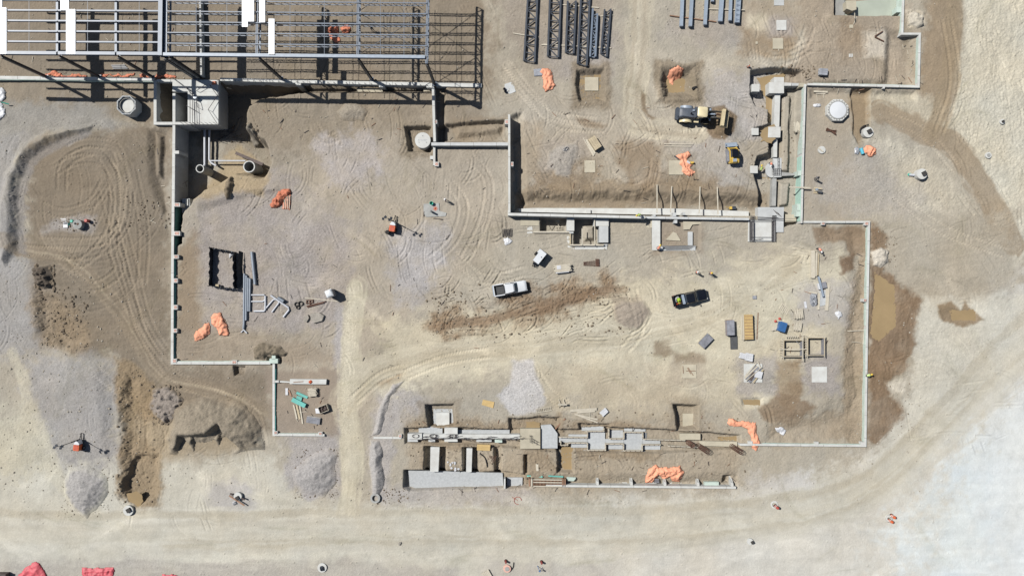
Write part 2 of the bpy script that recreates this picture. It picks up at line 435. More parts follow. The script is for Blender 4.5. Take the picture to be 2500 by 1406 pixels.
for k in range(10):
 o_ = _q.uniform(-16, 16)
 lane([(40, 605 + o_), (170, 640 + o_), (260, 720 + o_), (330, 820 + o_), (400, 920 + o_), (560, 960 + o_), (640, 1010 + o_)], _q.uniform(3, 8), _q.choice(((172, 158, 136), (140, 126, 108))), 0.5, 4, 0.08, 3)
 lane([(1560 + o_, -200), (1565 + o_, 60), (1560 + o_, 150), (1545 + o_, 240), (1565 + o_, 310), (1700, 322 + o_)], _q.uniform(4, 10), _q.choice(((208, 199, 178), (180, 168, 148))), 0.5, 5, 0.06, 3)
streaks([(-300, 1240), (2200, 1230), (2900, 900), (2900, 1500), (-300, 1500)], 2, 9, 0.07, 18, 40, 310)
streaks([(60, 620), (410, 640), (420, 880), (100, 840)], 3, 5, 0.13, 16, 20, 320, 0.03)
streaks([(80, 380), (300, 380), (420, 620), (80, 600)], 4, 5, 0.09, 14, 20, 330, 0.02)
streaks([(2160, 540), (2470, 560), (2400, 960), (2150, 1080)], 12, 6, 0.07, 14, 25, 340, 0.02)
streaks([(2200, 800), (2440, 730), (2250, 1090), (2180, 1060)], 68, 5, 0.08, 14, 25, 345, 0.02)
streaks([(1000, 780), (1560, 650), (1560, 730), (1100, 850)], 14, 7, 0.14, 6, 16, 350, 0.09)
streaks([(900, 320), (1240, 320), (1240, 540), (900, 700)], 82, 7, 0.05, 10, 30, 360, 0.015)
streaks([(1260, 330), (1900, 300), (1880, 480), (1270, 490)], 60, 9, 0.08, 6, 30, 370, 0.04)
streaks([(820, 720), (900, 720), (900, 1240), (820, 1240)], 90, 5, 0.07, 16, 15, 380)

# ---- smeared dust, damp and tyre polish, running with the traffic
_r = random.Random(21)
FLOW = [((600, 330, 1230, 720), 80, 60), ((1260, 210, 1880, 470), 110, 50), ((900, 740, 2060, 1000), 168, 70), ((100, 330, 420, 900), 70, 40), ((0, 1200, 2400, 1400), 178, 60),
  ((430, 560, 850, 880), 30, 30), ((1810, 20, 2240, 200), 60, 24), ((2130, 520, 2480, 1080), 150, 40), ((2150, 0, 2500, 520), 80, 30), ((0, 850, 640, 1260), 50, 40), ((1000, 540, 2060, 740), 165, 40), ((450, 0, 1230, 330), 80, 40)]
for (x0, y0, x1, y1), ang, n in FLOW:
 for _ in range(n):
  x, y = _r.uniform(x0, x1), _r.uniform(y0, y1)
  a = math.radians(ang + _r.gauss(0, 25)); cur = _r.gauss(0, 0.006); Ls = _r.uniform(50, 190)
  pts = []
  for i in range(5):
   pts.append((x, y)); x += math.cos(a) * Ls / 4; y -= math.sin(a) * Ls / 4; a += cur * Ls / 4
  wd = _r.uniform(4, 26)
  w_, d_, t_ = path_field(smooth_path(pts, 4), wd + 12)
  if w_ is None:
   continue
  n_ = fbm(d_ / 5, t_ / 45, 440 + _ % 7, 3, 0.65)
  a_ = np.clip(np.exp(-(d_ / (wd * 0.6)) ** 2) * sstep(0, 30, t_) * sstep(t_.max() + 1, t_.max() - 30, t_) * (0.75 + 1.3 * n_), 0, 1)
  k_ = _r.choice((-1, 1, 1)) * _r.uniform(0.05, 0.13)
  CL[w_] *= 1 + (a_ * k_)[..., None] * np.array([1, 1, 1 + 0.25 * (k_ < 0)], np.float32)

# ---- pits, trenches and banks (z = 0 is the yard)
CLIP_W = [(424, 305), (424, 1000), (1240, 1000), (1240, 206), (380, 198), (380, 305)]
dig([(380, 190), (700, 195), (760, 200), (750, 228), (690, 236), (634, 242), (606, 262), (604, 306), (650, 340), (668, 400), (650, 440), (570, 432), (500, 470), (470, 500), (450, 520), (444, 600), (380, 620)], 4.1, 20, 6, CLIP_W, 1.15)
dig([(690, 190), (1062, 190), (1062, 226), (700, 232)], 1.9, 17, 3, [(600, 206), (1062, 212), (1062, 400), (600, 400)])
dig([(440, 480), (560, 440), (680, 450), (690, 470), (600, 490), (480, 520)], -0.5, 24, 5, CLIP_W)
dig([(1062, 300), (1100, 300), (1235, 290), (1242, 348), (1062, 350)], 1.3, 10, 3, [(1057, 200), (1242, 200), (1242, 352), (1057, 352)])
dig([(1056, 200), (1092, 205), (1085, 350), (1056, 350)], 1.0, 8, 2, [(1057, 200), (1300, 200), (1300, 352), (1057, 352)])
dig([(984, 306), (1054, 306), (1054, 374), (996, 372)], 1.3, 8, 3, [(900, 200), (1057, 200), (1057, 400), (900, 400)])
dig([(1100, 300), (1235, 298), (1225, 328), (1110, 335)], -0.6, 14, 4)
dig([(1240, 280), (1278, 270), (1290, 500), (1240, 530)], 0.9, 14, 3, [(1243, 200), (1400, 200), (1400, 522), (1243, 522)])
dig([(1250, 462), (1500, 458), (1600, 462), (1885, 478), (1885, 560), (1250, 560)], 1.4, 34, 10, [(1243, 300), (1905, 300), (1905, 526), (1243, 526)])
dig([(1405, 168), (1480, 165), (1482, 250), (1412, 255), (1400, 210)], 1.1, 15, 4)
dig([(1610, 162), (1700, 162), (1706, 240), (1620, 248), (1606, 200)], 1.8, 30, 5)
dig([(1700, 150), (1610, 150), (1598, 250), (1712, 252)], -0.25, 10, 4)
dig([(1832, 168), (1900, 160), (1960, 170), (1962, 560), (1905, 560), (1860, 520), (1850, 460), (1838, 420), (1848, 380), (1876, 372), (1876, 335), (1838, 335), (1838, 312), (1874, 300), (1876, 268), (1846, 262), (1830, 230)], 1.7, 9, 3, [(1700, 100), (1962, 100), (1956, 545), (1700, 600)])
dig([(1912, 225), (1940, 225), (1936, 420), (1908, 420)], -0.9, 9, 3)
dig([(1908, 440), (1940, 440), (1936, 500), (1905, 510)], -0.8, 9, 3)
dig([(2060, -60), (2210, -60), (2208, 40), (2036, 38), (2036, -60)], 1.5, 7, 2, [(2036, -200), (2203, -200), (2203, 60), (2036, 60)])
dig([(2160, 60), (2245, 85), (2245, 240), (1970, 240), (1970, 195), (2150, 190)], 0.9, 26, 4, [(1965, 60), (2203, 60), (2203, 82), (2244, 82), (2242, 208), (1965, 206)])
dig([(1975, 214), (2240, 218), (2240, 250), (1975, 245)], 0.5, 14, 4, [(1965, 208), (2244, 211), (2244, 300), (1965, 300)])
dig([(2078, 215), (2130, 215), (2122, 345), (2096, 355), (2080, 330)], 0.7, 8, 3)
dig([(1985, 535), (2140, 535), (2140, 1100), (1840, 1100), (1880, 1010), (2040, 960), (2060, 700), (2050, 610), (1990, 590)], 0.9, 75, 14, [(1960, 541), (2121, 541), (2112, 1087), (1700, 1087)])
dig([(1318, 530), (1386, 530), (1386, 570), (1318, 570)], 1.6, 3, 0.5)
dig([(1400, 530), (1472, 530), (1472, 602), (1400, 602)], 1.6, 3, 0.5)
dig([(1425, 548), (1455, 545), (1458, 588), (1425, 590)], -0.9, 10, 3)
dig([(1590, 536), (1712, 536), (1712, 612), (1590, 612)], 0.35, 6, 1)
dig([(1035, 984), (1110, 984), (1112, 1044), (1044, 1046)], 1.5, 9, 2)
dig([(1640, 984), (1708, 986), (1708, 1050), (1652, 1056)], 1.6, 12, 3)
dig([(985, 1042), (1060, 1040), (1250, 1046), (1360, 1046), (1490, 1040), (1600, 1044), (1680, 1050), (1810, 1060), (1810, 1098), (1600, 1110), (1380, 1108), (1140, 1090), (985, 1086)], 1.0, 8, 3)
dig([(1240, 1016), (1372, 1016), (1372, 1056), (1240, 1056)], 0.9, 9, 4)
dig([(1408, 1030), (1490, 1032), (1490, 1050), (1415, 1052)], 0.8, 6, 2)
for (xa, xb, ya, yb, dep) in ((1034, 1090, 1088, 1160, 1.5), (1128, 1170, 1090, 1160, 1.5), (1204, 1226, 1090, 1165, 1.2), (1278, 1292, 1108, 1160, 1.2), (1358, 1402, 1090, 1156, 1.3)):
 dig([(xa, ya), (xb, ya), (xb, yb), (xa, yb)], dep, 6, 2.5)
dig([(984, 1146), (1240, 1150), (1300, 1160), (1296, 1192), (1000, 1200), (984, 1190)], 1.3, 5, 2)
dig([(1280, 1150), (1815, 1150), (1815, 1215), (1280, 1215)], 0.95, 40, 5, [(1270, 1100), (1800, 1100), (1800, 1189), (1270, 1186)])
dig([(1765, 1160), (1790, 1160), (1785, 1184), (1765, 1182)], 1.0, 4, 1)
dig([(284, 1040), (300, 900), (340, 930), (390, 1100), (390, 1200), (340, 1244), (290, 1220)], 0.85, 30, 15)
dig([(320, 1110), (392, 1108), (385, 1210), (330, 1245), (286, 1190)], 0.7, 16, 9)
dig([(14, 660), (46, 610), (50, 450), (74, 394), (126, 352), (226, 322), (240, 296), (120, 312), (50, 350), (10, 420), (-12, 520), (-6, 640)], -1.0, 24, 6)
paint([(40, 620), (34, 470), (60, 388), (120, 346), (225, 316), (228, 330), (130, 366), (84, 404), (62, 470), (60, 620)], (150, 145, 142), 6, 6, 0.75, grit=0.9)
dig([(355, 310), (422, 310), (422, 520), (400, 540), (360, 460)], 0.8, 30, 6, [(200, 200), (421, 200), (421, 620), (200, 620)])
dig([(375, 320), (400, 330), (398, 440), (378, 430)], -0.7, 10, 3)
dig([(80, 690), (140, 720), (230, 830), (160, 860), (80, 820)], 0.8, 26, 7)
dig([(60, 870), (270, 870), (285, 1080), (270, 1150), (130, 1000)], -0.5, 40, 10)
dig([(566, 892), (600, 892), (598, 915), (570, 920)], 0.9, 6, 2)
dig([(650, 868), (690, 868), (690, 888), (650, 890)], 0.6, 6, 2)
dig([(2285, 750), (2390, 750), (2390, 790), (2300, 790)], 0.15, 16, 4)
dig([(1805, 968), (1866, 968), (1866, 998), (1810, 996)], 0.35, 12, 3)
dig([(2125, 640), (2195, 690), (2205, 800), (2150, 850), (2120, 830)], 0.35, 26, 6)

# ---- tracks
streaks([(2122, 560), (2240, 740), (2215, 960), (2150, 1080), (2118, 1080)], 80, 6, 0.16, 6, 12, 355, 0.05)
R = random.Random(7)
for pts in ([(90, 590), (240, 590), (300, 540), (300, 430), (270, 370)], [(60, 610), (220, 620), (300, 560), (320, 450)],
   [(150, 470), (160, 400), (230, 370), (275, 430), (270, 560), (200, 640), (150, 610)],
   [(130, 420), (190, 390), (260, 400), (290, 480), (280, 620), (350, 800), (420, 900)],
   [(90, 500), (150, 520), (220, 500), (260, 440)],
   [(160, 370), (210, 350), (280, 360), (300, 420)], [(250, 450), (280, 560), (310, 680), (350, 820), (440, 930), (600, 985)],
   [(290, 520), (320, 640), (365, 800), (450, 900), (560, 950)], [(320, 400), (350, 560), (345, 700)],
   [(150, 640), (220, 700), (290, 660), (270, 600)], [(230, 900), (330, 1000), (340, 1100)], [(560, 960), (620, 1010), (640, 1090)],
   [(1220, 170), (1280, 230), (1340, 280), (1460, 300)], [(1230, 150), (1300, 240), (1360, 300), (1480, 312)],
   [(2310, 40), (2330, 200), (2290, 330)], [(2160, 280), (2260, 330), (2340, 420)], [(2180, 470), (2300, 560), (2460, 620)],
   [(980, 920), (1080, 880), (1200, 860)], [(860, 980), (930, 920), (990, 900)], [(1540, 700), (1560, 800), (1520, 860)],
   [(1480, 420), (1530, 460), (1590, 440), (1600, 380)], [(1330, 430), (1360, 400), (1420, 440)], [(1700, 230), (1720, 280), (1690, 330)],
   [(760, 300), (790, 340), (830, 330)], [(1090, 440), (1130, 500), (1110, 580), (1050, 640)],
   [(1140, 380), (1190, 440), (1180, 540), (1130, 640)], [(1100, 620), (1180, 680), (1290, 660)], [(1300, 900), (1340, 960), (1400, 1000)],
   [(1880, 130), (1950, 120), (1980, 60)], [(1830, 130), (1900, 150), (1990, 110)]):
 ruts(pts, 22, 6.5, 0.06, 1.10, 0.055)
for k in range(18):
 cx, cy = R.uniform(60, 330), R.uniform(330, 620)
 r0 = R.uniform(50, 190); a0 = R.uniform(0, 6.28); da = R.uniform(0.5, 1.3) * R.choice((-1, 1))
 ruts([(cx + r0 * math.cos(a0 + da * i / 6), cy + r0 * 1.1 * math.sin(a0 + da * i / 6)) for i in range(7)], 20, 5, 0.045, 1.08, 0.045, 0.8)
AREAS = [((600, 330, 1230, 720), 170, 70, 0.08), ((1260, 220, 1880, 470), 190, 50, 0.10), ((930, 760, 2000, 1000), 140, 12, 0.05), ((1810, 20, 2200, 200), 90, 60, 0.08),
         ((430, 600, 830, 880), 70, 20, 0.07), ((100, 1000, 640, 1260), 60, 60, 0.06), ((2150, 540, 2470, 1080), 70, 20, 0.05), ((1100, 560, 2060, 760), 150, 15, 0.08), ((1040, 690, 1540, 830), 60, -14, 0.16),
         ((1000, 1000, 1800, 1200), 90, 30, 0.09), ((560, 0, 1200, 330), 110, 75, 0.08), ((2320, 0, 2500, 600), 90, 60, 0.07), ((0, 350, 60, 860), 40, 80, 0.06)]
for (x0, y0, x1, y1), n, ang, dep in AREAS:
 for k in range(n):
  x, y = R.uniform(x0, x1), R.uniform(y0, y1)
  a = math.radians(ang + R.gauss(0, 28)); cur = R.gauss(0, 0.012); L = R.uniform(22, 90)
  pts = []
  for i in range(6):
   pts.append((x, y)); x += math.cos(a) * L / 5; y += math.sin(a) * L / 5; a += cur * L / 5
  ruts(pts, R.choice((9, 14, 22)), R.uniform(2.6, 4.6), dep * R.uniform(0.2, 1.1), R.uniform(0.9, 1.07), 0.0, 1.0, R.random() < 0.6)
ruts([(1885, 1040), (1875, 1000), (1862, 990)], 10, 5, 0.1, 0.95, 0)

# ---- small relief everywhere: clods, gravel, lumps
HT += 0.16 * fbm(PX / 110, PY / 110, 501, 3)
HT += REL * 0.15 * fbm(PX / 15, PY / 15, 511, 4, 0.68)
clod = fbm(PX / 8, PY / 8, 531, 3, 0.6)
HT += np.clip(REL - 0.25, 0, 2) * 0.26 * np.clip(clod - 0.08, 0, 1)
_rs = np.random.RandomState(5)
HT += (0.06 + REL) * 0.040 * _rs.randn(NYg, NXg).astype(np.float32)
peb = _rs.rand(NYg, NXg).astype(np.float32)
dens = np.clip(0.25 + 1.6 * fbm(PX / 45, PY / 45, 571, 4), 0, 1.4) * (0.0 + 0.6 * GRIT + 0.9 * REL)
HT += np.where(peb < 0.018 * dens, 0.06 + 0.16 * _rs.rand(NYg, NXg), 0).astype(np.float32)
# tone: damp / dusty mottling of the soil itself
CL *= (1 + 0.10 * fbm(PX / 70, PY / 70, 541, 5, 0.6) + 0.09 * fbm(PX / 13, PY / 13, 551, 4, 0.65) - 0.10 * np.clip(fbm(PX / 30, PY / 30, 555, 5, 0.65) - 0.12, 0, 1) * 2)[..., None]
tintn = fbm(PX / 90, PY / 90, 561, 4)
CL *= (1 + tintn[..., None] * np.array([0.035, 0.0, -0.05], np.float32))
CL *= (1 + (0.012 + 0.05 * GRIT)[..., None] * np.random.RandomState(6).randn(NYg, NXg, 1).astype(np.float32))
CL = np.clip(CL, 0.02, 0.86)
# past the surveyed yard the sheet runs out flat
far = np.maximum(np.abs(GX)[None, :] - 86, 0) + np.maximum(np.abs(GY)[:, None] - 50, 0)
HT *= np.clip(1 - far / 30, 0, 1)


def ground_z(x, y):
 """ground height in metres at world x, y"""
 i = np.interp(x, GX, np.arange(NXg)); j = np.interp(y, GY, np.arange(NYg))
 i0, j0 = int(i), int(j)
 i1, j1 = min(i0 + 1, NXg - 1), min(j0 + 1, NYg - 1)
 fx, fy = i - i0, j - j0
 return float((HT[j0, i0] * (1 - fx) + HT[j0, i1] * fx) * (1 - fy) + (HT[j1, i0] * (1 - fx) + HT[j1, i1] * fx) * fy)


def G(px, py):
 """survey-grid point on the ground -> (x, y, z)"""
 z = 0.0
 for _ in range(4):
  x, y = W(px, py, z)
  z = ground_z(x, y)
 return x, y, z


def grid_mesh(name, X, Y, Z, colour, wet=None, grit=None):
 ny, nx = Z.shape
 me = bpy.data.meshes.new(name)
 co = np.empty((ny * nx, 3), np.float32)
 co[:, 0] = X.ravel(); co[:, 1] = Y.ravel(); co[:, 2] = Z.ravel()
 i = np.arange(ny * nx).reshape(ny, nx)
 q = np.stack([i[:-1, :-1], i[:-1, 1:], i[1:, 1:], i[1:, :-1]], -1).reshape(-1, 4)
 nf = len(q)
 me.vertices.add(len(co)); me.vertices.foreach_set("co", co.ravel())
 me.loops.add(nf * 4); me.loops.foreach_set("vertex_index", q.ravel().astype(np.int32))
 me.polygons.add(nf)
 me.polygons.foreach_set("loop_start", (np.arange(nf) * 4).astype(np.int32))
 me.update(calc_edges=True)
 me.shade_smooth()
 a = me.attributes.new("soil", 'FLOAT_COLOR', 'POINT')
 c = np.ones((ny * nx, 4), np.float32)
 c[:, :3] = colour.reshape(-1, 3)
 a.data.foreach_set("color", c.ravel())
 for nm, v in (("wet", wet), ("grit", grit)):
  b = me.attributes.new(nm, 'FLOAT', 'POINT')
  b.data.foreach_set("value", (v if v is not None else np.zeros((ny, nx), np.float32)).astype(np.float32).ravel())
 return me


def soil_material():
 m = bpy.data.materials.new("soil")
 m.use_nodes = True
 nt = m.node_tree; N = nt.nodes; L = nt.links
 p = N["Principled BSDF"]
 col = N.new("ShaderNodeAttribute"); col.attribute_name = "soil"
 wet = N.new("ShaderNodeAttribute"); wet.attribute_name = "wet"
 gr = N.new("ShaderNodeAttribute"); gr.attribute_name = "grit"
 tc = N.new("ShaderNodeTexCoord")
 n1 = N.new("ShaderNodeTexNoise"); n1.inputs["Scale"].default_value = 7.0; n1.inputs["Detail"].default_value = 5; n1.inputs["Roughness"].default_value = 0.7
 vo = N.new("ShaderNodeTexVoronoi"); vo.inputs["Scale"].default_value = 9.0
 for n in (n1, vo):
  L.new(tc.outputs["Object"], n.inputs["Vector"])
 mr = N.new("ShaderNodeMapRange"); mr.inputs[1].default_value = 0.3; mr.inputs[2].default_value = 0.7; mr.inputs[3].default_value = 0.93; mr.inputs[4].default_value = 1.07
 L.new(n1.outputs["Fac"], mr.inputs[0])
 vr = N.new("ShaderNodeMapRange"); vr.inputs[1].default_value = 0; vr.inputs[2].default_value = 1; vr.inputs[3].default_value = -0.18; vr.inputs[4].default_value = 0.18
 sp = N.new("ShaderNodeSeparateColor"); L.new(vo.outputs["Color"], sp.inputs[0]); L.new(sp.outputs[0], vr.inputs[0])
 mg = N.new("ShaderNodeMath"); mg.operation = 'MULTIPLY'; L.new(vr.outputs[0], mg.inputs[0]); L.new(gr.outputs["Fac"], mg.inputs[1])
 ad = N.new("ShaderNodeMath"); ad.operation = 'ADD'; L.new(mr.outputs[0], ad.inputs[0]); L.new(mg.outputs[0], ad.inputs[1])
 mx = N.new("ShaderNodeVectorMath"); mx.operation = 'SCALE'; L.new(col.outputs["Color"], mx.inputs[0]); L.new(ad.outputs[0], mx.inputs["Scale"])
 L.new(mx.outputs[0], p.inputs["Base Color"])
 rr = N.new("ShaderNodeMapRange"); rr.inputs[3].default_value = 0.96; rr.inputs[4].default_value = 0.5
 L.new(wet.outputs["Fac"], rr.inputs[0]); L.new(rr.outputs[0], p.inputs["Roughness"])
 p.inputs["Specular IOR Level"].default_value = 0.25
 bu = N.new("ShaderNodeBump"); bu.inputs["Strength"].default_value = 0.75; bu.inputs["Distance"].default_value = 0.06
 L.new(n1.outputs["Fac"], bu.inputs["Height"]); L.new(bu.outputs[0], p.inputs["Normal"])
 return m


SOIL = soil_material()
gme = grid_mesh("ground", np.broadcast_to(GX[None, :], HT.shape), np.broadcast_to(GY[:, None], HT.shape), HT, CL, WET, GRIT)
gme.materials.append(SOIL)
ground = bpy.data.objects.new("ground", gme)
COL.objects.link(ground)
ground["kind"] = "structure"
# ------------------------------------------------------------------ materials
MATS = {}


def mat(name, rgb, rough=0.8, metal=0.0, spec=0.4, var=0.10, scale=2.0, bump=0.0, bscale=20.0, stretch=None, stain=None, emit=None, raw=False, coat=0.0):
 """procedural material; rgb is the 8-bit look of the surface in the sun"""
 if name in MATS:
  return MATS[name]
 m = bpy.data.materials.new(name)
 m.use_nodes = True
 nt = m.node_tree; N = nt.nodes; L = nt.links
 p = N["Principled BSDF"]
 c = rgb if raw else alb(*rgb)
 p.inputs["Roughness"].default_value = rough
 p.inputs["Metallic"].default_value = metal
 p.inputs["Specular IOR Level"].default_value = spec
 if coat:
  p.inputs["Coat Weight"].default_value = coat
  p.inputs["Coat Roughness"].default_value = 0.08
 tc = N.new("ShaderNodeTexCoord")
 src = tc.outputs["Object"]
 if stretch:
  mp = N.new("ShaderNodeMapping"); mp.inputs["Scale"].default_value = stretch
  L.new(src, mp.inputs["Vector"]); src = mp.outputs[0]
 no = N.new("ShaderNodeTexNoise"); no.inputs["Scale"].default_value = scale; no.inputs["Detail"].default_value = 6; no.inputs["Roughness"].default_value = 0.65
 L.new(src, no.inputs["Vector"])
 rp = N.new("ShaderNodeValToRGB")
 rp.color_ramp.elements[0].position = 0.3; rp.color_ramp.elements[1].position = 0.7
 d = tuple(x * (1 - var * 1.6) for x in c) if stain is None else alb(*stain)
 rp.color_ramp.elements[0].color = (*d, 1); rp.color_ramp.elements[1].color = (*[min(0.9, x * (1 + var)) for x in c], 1)
 L.new(no.outputs["Fac"], rp.inputs[0]); 
 oi = N.new("ShaderNodeObjectInfo")
 mr = N.new("ShaderNodeMapRange"); mr.inputs[3].default_value = 1 - var * 0.8; mr.inputs[4].default_value = 1 + var * 0.5
 L.new(oi.outputs["Random"], mr.inputs[0])
 sc = N.new("ShaderNodeVectorMath"); sc.operation = 'SCALE'
 L.new(rp.outputs[0], sc.inputs[0]); L.new(mr.outputs[0], sc.inputs["Scale"])
 L.new(sc.outputs[0], p.inputs["Base Color"])
 if bump:
  nb = N.new("ShaderNodeTexNoise"); nb.inputs["Scale"].default_value = bscale; nb.inputs["Detail"].default_value = 4
  L.new(src, nb.inputs["Vector"])
  bu = N.new("ShaderNodeBump"); bu.inputs["Strength"].default_value = bump; bu.inputs["Distance"].default_value = 0.03
  L.new(nb.outputs["Fac"], bu.inputs["Height"]); L.new(bu.outputs[0], p.inputs["Normal"])
 MATS[name] = m
 return m


CONC = mat("cast_concrete", (208, 211, 211), 0.85, var=0.09, scale=0.9, bump=0.2, bscale=30)
CONC_W = mat("fresh_concrete", (224, 227, 224), 0.85, var=0.04, scale=0.8, stain=(206, 205, 200), bump=0.15, bscale=30)
CONC_D = mat("rough_concrete", (180, 181, 178), 0.9, var=0.14, scale=1.4, bump=0.5, bscale=14)
CONC_T = mat("dusty_concrete", (203, 195, 174), 0.9, var=0.10, scale=0.8, bump=0.2)
CONC_G = mat("damp_concrete", (172, 172, 168), 0.8, var=0.12, scale=0.9, bump=0.3)
BLIND = mat("blinding_concrete", (199, 203, 205), 0.95, var=0.10, scale=2.5, bump=0.6, bscale=12)
MINT = mat("mint_foam_board", (212, 230, 221), 0.8, var=0.05, scale=1.4, stain=(192, 206, 196))
TEALB = mat("teal_foam_board", (120, 200, 190), 0.75, var=0.10, scale=1.5)
TEALM = mat("pale_teal_board", (190, 226, 212), 0.8, var=0.07, scale=1.4)
TEALD = mat("shaded_teal_board", (96, 150, 140), 0.85, var=0.16, scale=1.2)  # teal board darkened to carry the shade on the west wall's inner face
WOOD = mat("pine_lumber", (205, 190, 160), 0.8, var=0.14, scale=3.0, stretch=(1, 1, 1), bump=0.2)
WOODW = mat("bleached_lumber", (216, 208, 190), 0.8, var=0.10, scale=3.0)
WOODY = mat("new_plywood", (214, 184, 126), 0.7, var=0.10, scale=2.0)
WOODR = mat("brown_formwork_timber", (168, 132, 108), 0.8, var=0.16, scale=2.5)
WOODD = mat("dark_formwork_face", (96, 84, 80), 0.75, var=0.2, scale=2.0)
PLYG = mat("grey_form_panel", (150, 152, 160), 0.6, var=0.22, scale=2.2)
PLYD = mat("black_mat", (86, 88, 90), 0.85, var=0.15, scale=3.0)
STEEL = mat("primed_steel", (122, 136, 154), 0.5, 0.0, 0.6, var=0.10, scale=1.0)
STEELL = mat("galvanised_steel", (160, 174, 190), 0.5, 0.0, 0.6, var=0.10, scale=2.0)
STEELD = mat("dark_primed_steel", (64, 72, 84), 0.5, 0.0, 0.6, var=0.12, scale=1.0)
DECK = mat("glare_white_roof_deck", (0.84, 0.86, 0.88), 0.35, 0.0, 0.8, var=0.02, scale=1.0, raw=True)  # near-white colour carries the sun glare on the steel deck
RUST = mat("rusty_steel", (120, 88, 74), 0.8, 0.2, 0.4, var=0.25, scale=4.0)
REBAR = mat("rebar_steel", (92, 88, 90), 0.7, 0.3, 0.4, var=0.2, scale=5.0)
BLACK = mat("black_geotextile", (38, 42, 50), 0.7, 0.0, 0.5, var=0.25, scale=2.0, bump=0.4, bscale=6)
RUBBER = mat("black_rubber", (40, 40, 42), 0.8, var=0.2, scale=6.0)
ORANGE = mat("orange_tarp", (255, 180, 146), 0.75, 0.0, 0.2, var=0.07, scale=1.2, bump=0.3, bscale=4)
ORANGED = mat("faded_orange_net", (226, 140, 108), 0.75, var=0.2, scale=3.0, bump=0.4, bscale=8)
REDT = mat("red_tarp", (214, 98, 108), 0.6, var=0.16, scale=1.4, bump=0.6, bscale=4)
PVC = mat("white_plastic_pipe", (210, 214, 222), 0.35, var=0.05, scale=2.0)
GALVP = mat("grey_steel_pipe", (150, 160, 172), 0.4, 0.2, 0.6, var=0.08, scale=2.0)
WHITE = mat("white_paint", (236, 240, 244), 0.3, 0.0, 0.5, var=0.03, scale=1.0, coat=0.4)
BLACKP = mat("black_paint", (24, 26, 32), 0.2, 0.0, 0.6, var=0.1, scale=1.0, coat=0.8)
GLASS = mat("tinted_glass", (28, 46, 66), 0.08, 0.0, 0.8, var=0.1, scale=1.0)
YEL = mat("machine_yellow", (232, 196, 96), 0.45, var=0.12, scale=1.5)
CREAM = mat("cream_machine_paint", (240, 226, 186), 0.4, var=0.05, scale=1.5)
CHAR = mat("charcoal_machine_paint", (82, 90, 102), 0.5, var=0.15, scale=2.0)
ORP = mat("orange_machine_paint", (226, 112, 68), 0.4, var=0.08, scale=2.0)
DUSTY = mat("dusty_black_steel", (70, 68, 66), 0.8, var=0.3, scale=2.5)
BUCKET = mat("worn_bucket_steel", (222, 206, 168), 0.6, var=0.12, scale=1.5)
BLUE = mat("blue_crate_paint", (70, 118, 176), 0.4, var=0.12, scale=1.5)
CYAN = mat("light_blue_sleeve", (96, 196, 222), 0.5, var=0.1, scale=2.0)
GREENB = mat("bright_teal_plastic", (70, 205, 180), 0.5, var=0.1, scale=2.0)
REDB = mat("red_plastic", (196, 84, 72), 0.5, var=0.15, scale=2.0)
PINK = mat("pink_plaster_mark", (236, 190, 174), 0.8, var=0.15, scale=3.0)
LIME = mat("lime_vest", (196, 232, 80), 0.7, var=0.08, scale=4.0)
ORV = mat("orange_vest", (246, 130, 80), 0.7, var=0.08, scale=4.0)
WHITEP = mat("white_plastic_sheet", (228, 230, 234), 0.4, var=0.08, scale=2.0, bump=0.3, bscale=6)
CLEARG = mat("grey_plastic_wrap", (176, 180, 188), 0.3, 0.0, 0.7, var=0.2, scale=4.0, bump=0.5, bscale=10)
SKIN = mat("skin", (196, 150, 124), 0.6, var=0.05)
DENIM = mat("dark_work_trousers", (58, 62, 78), 0.85, var=0.15, scale=5.0)
SHIRT = mat("grey_work_shirt", (128, 130, 138), 0.85, var=0.1, scale=5.0)
HATW = mat("white_hard_hat", (240, 240, 238), 0.3, var=0.02)
HATY = mat("yellow_hard_hat", (238, 206, 84), 0.3, var=0.02)
WATER = mat("muddy_water", (172, 150, 114), 0.12, 0.0, 0.5, var=0.07, scale=0.25, bump=0.05, bscale=3)
WATERG = mat("green_grey_water", (188, 196, 182), 0.1, 0.0, 0.5, var=0.08, scale=0.3)
STONE = mat("broken_rock", (178, 172, 162), 0.95, var=0.2, scale=1.5, bump=0.6)
PEBB = mat("pale_pebbles", (186, 178, 164), 0.95, var=0.14, scale=0.3)
REDD = mat("dull_red_plastic", (150, 66, 62), 0.6, var=0.15, scale=2.0)
CLODM = mat("dry_clods", (140, 126, 108), 0.95, var=0.18, scale=2.0, bump=0.5)
LAMPG = mat("lamp_glass", (210, 214, 216), 0.1, 0.0, 0.7, var=0.03)
REFL = mat("reflective_band", (236, 232, 226), 0.3, var=0.05)
LINE = mat("thin_joint_tape", (150, 146, 140), 0.9, var=0.1)


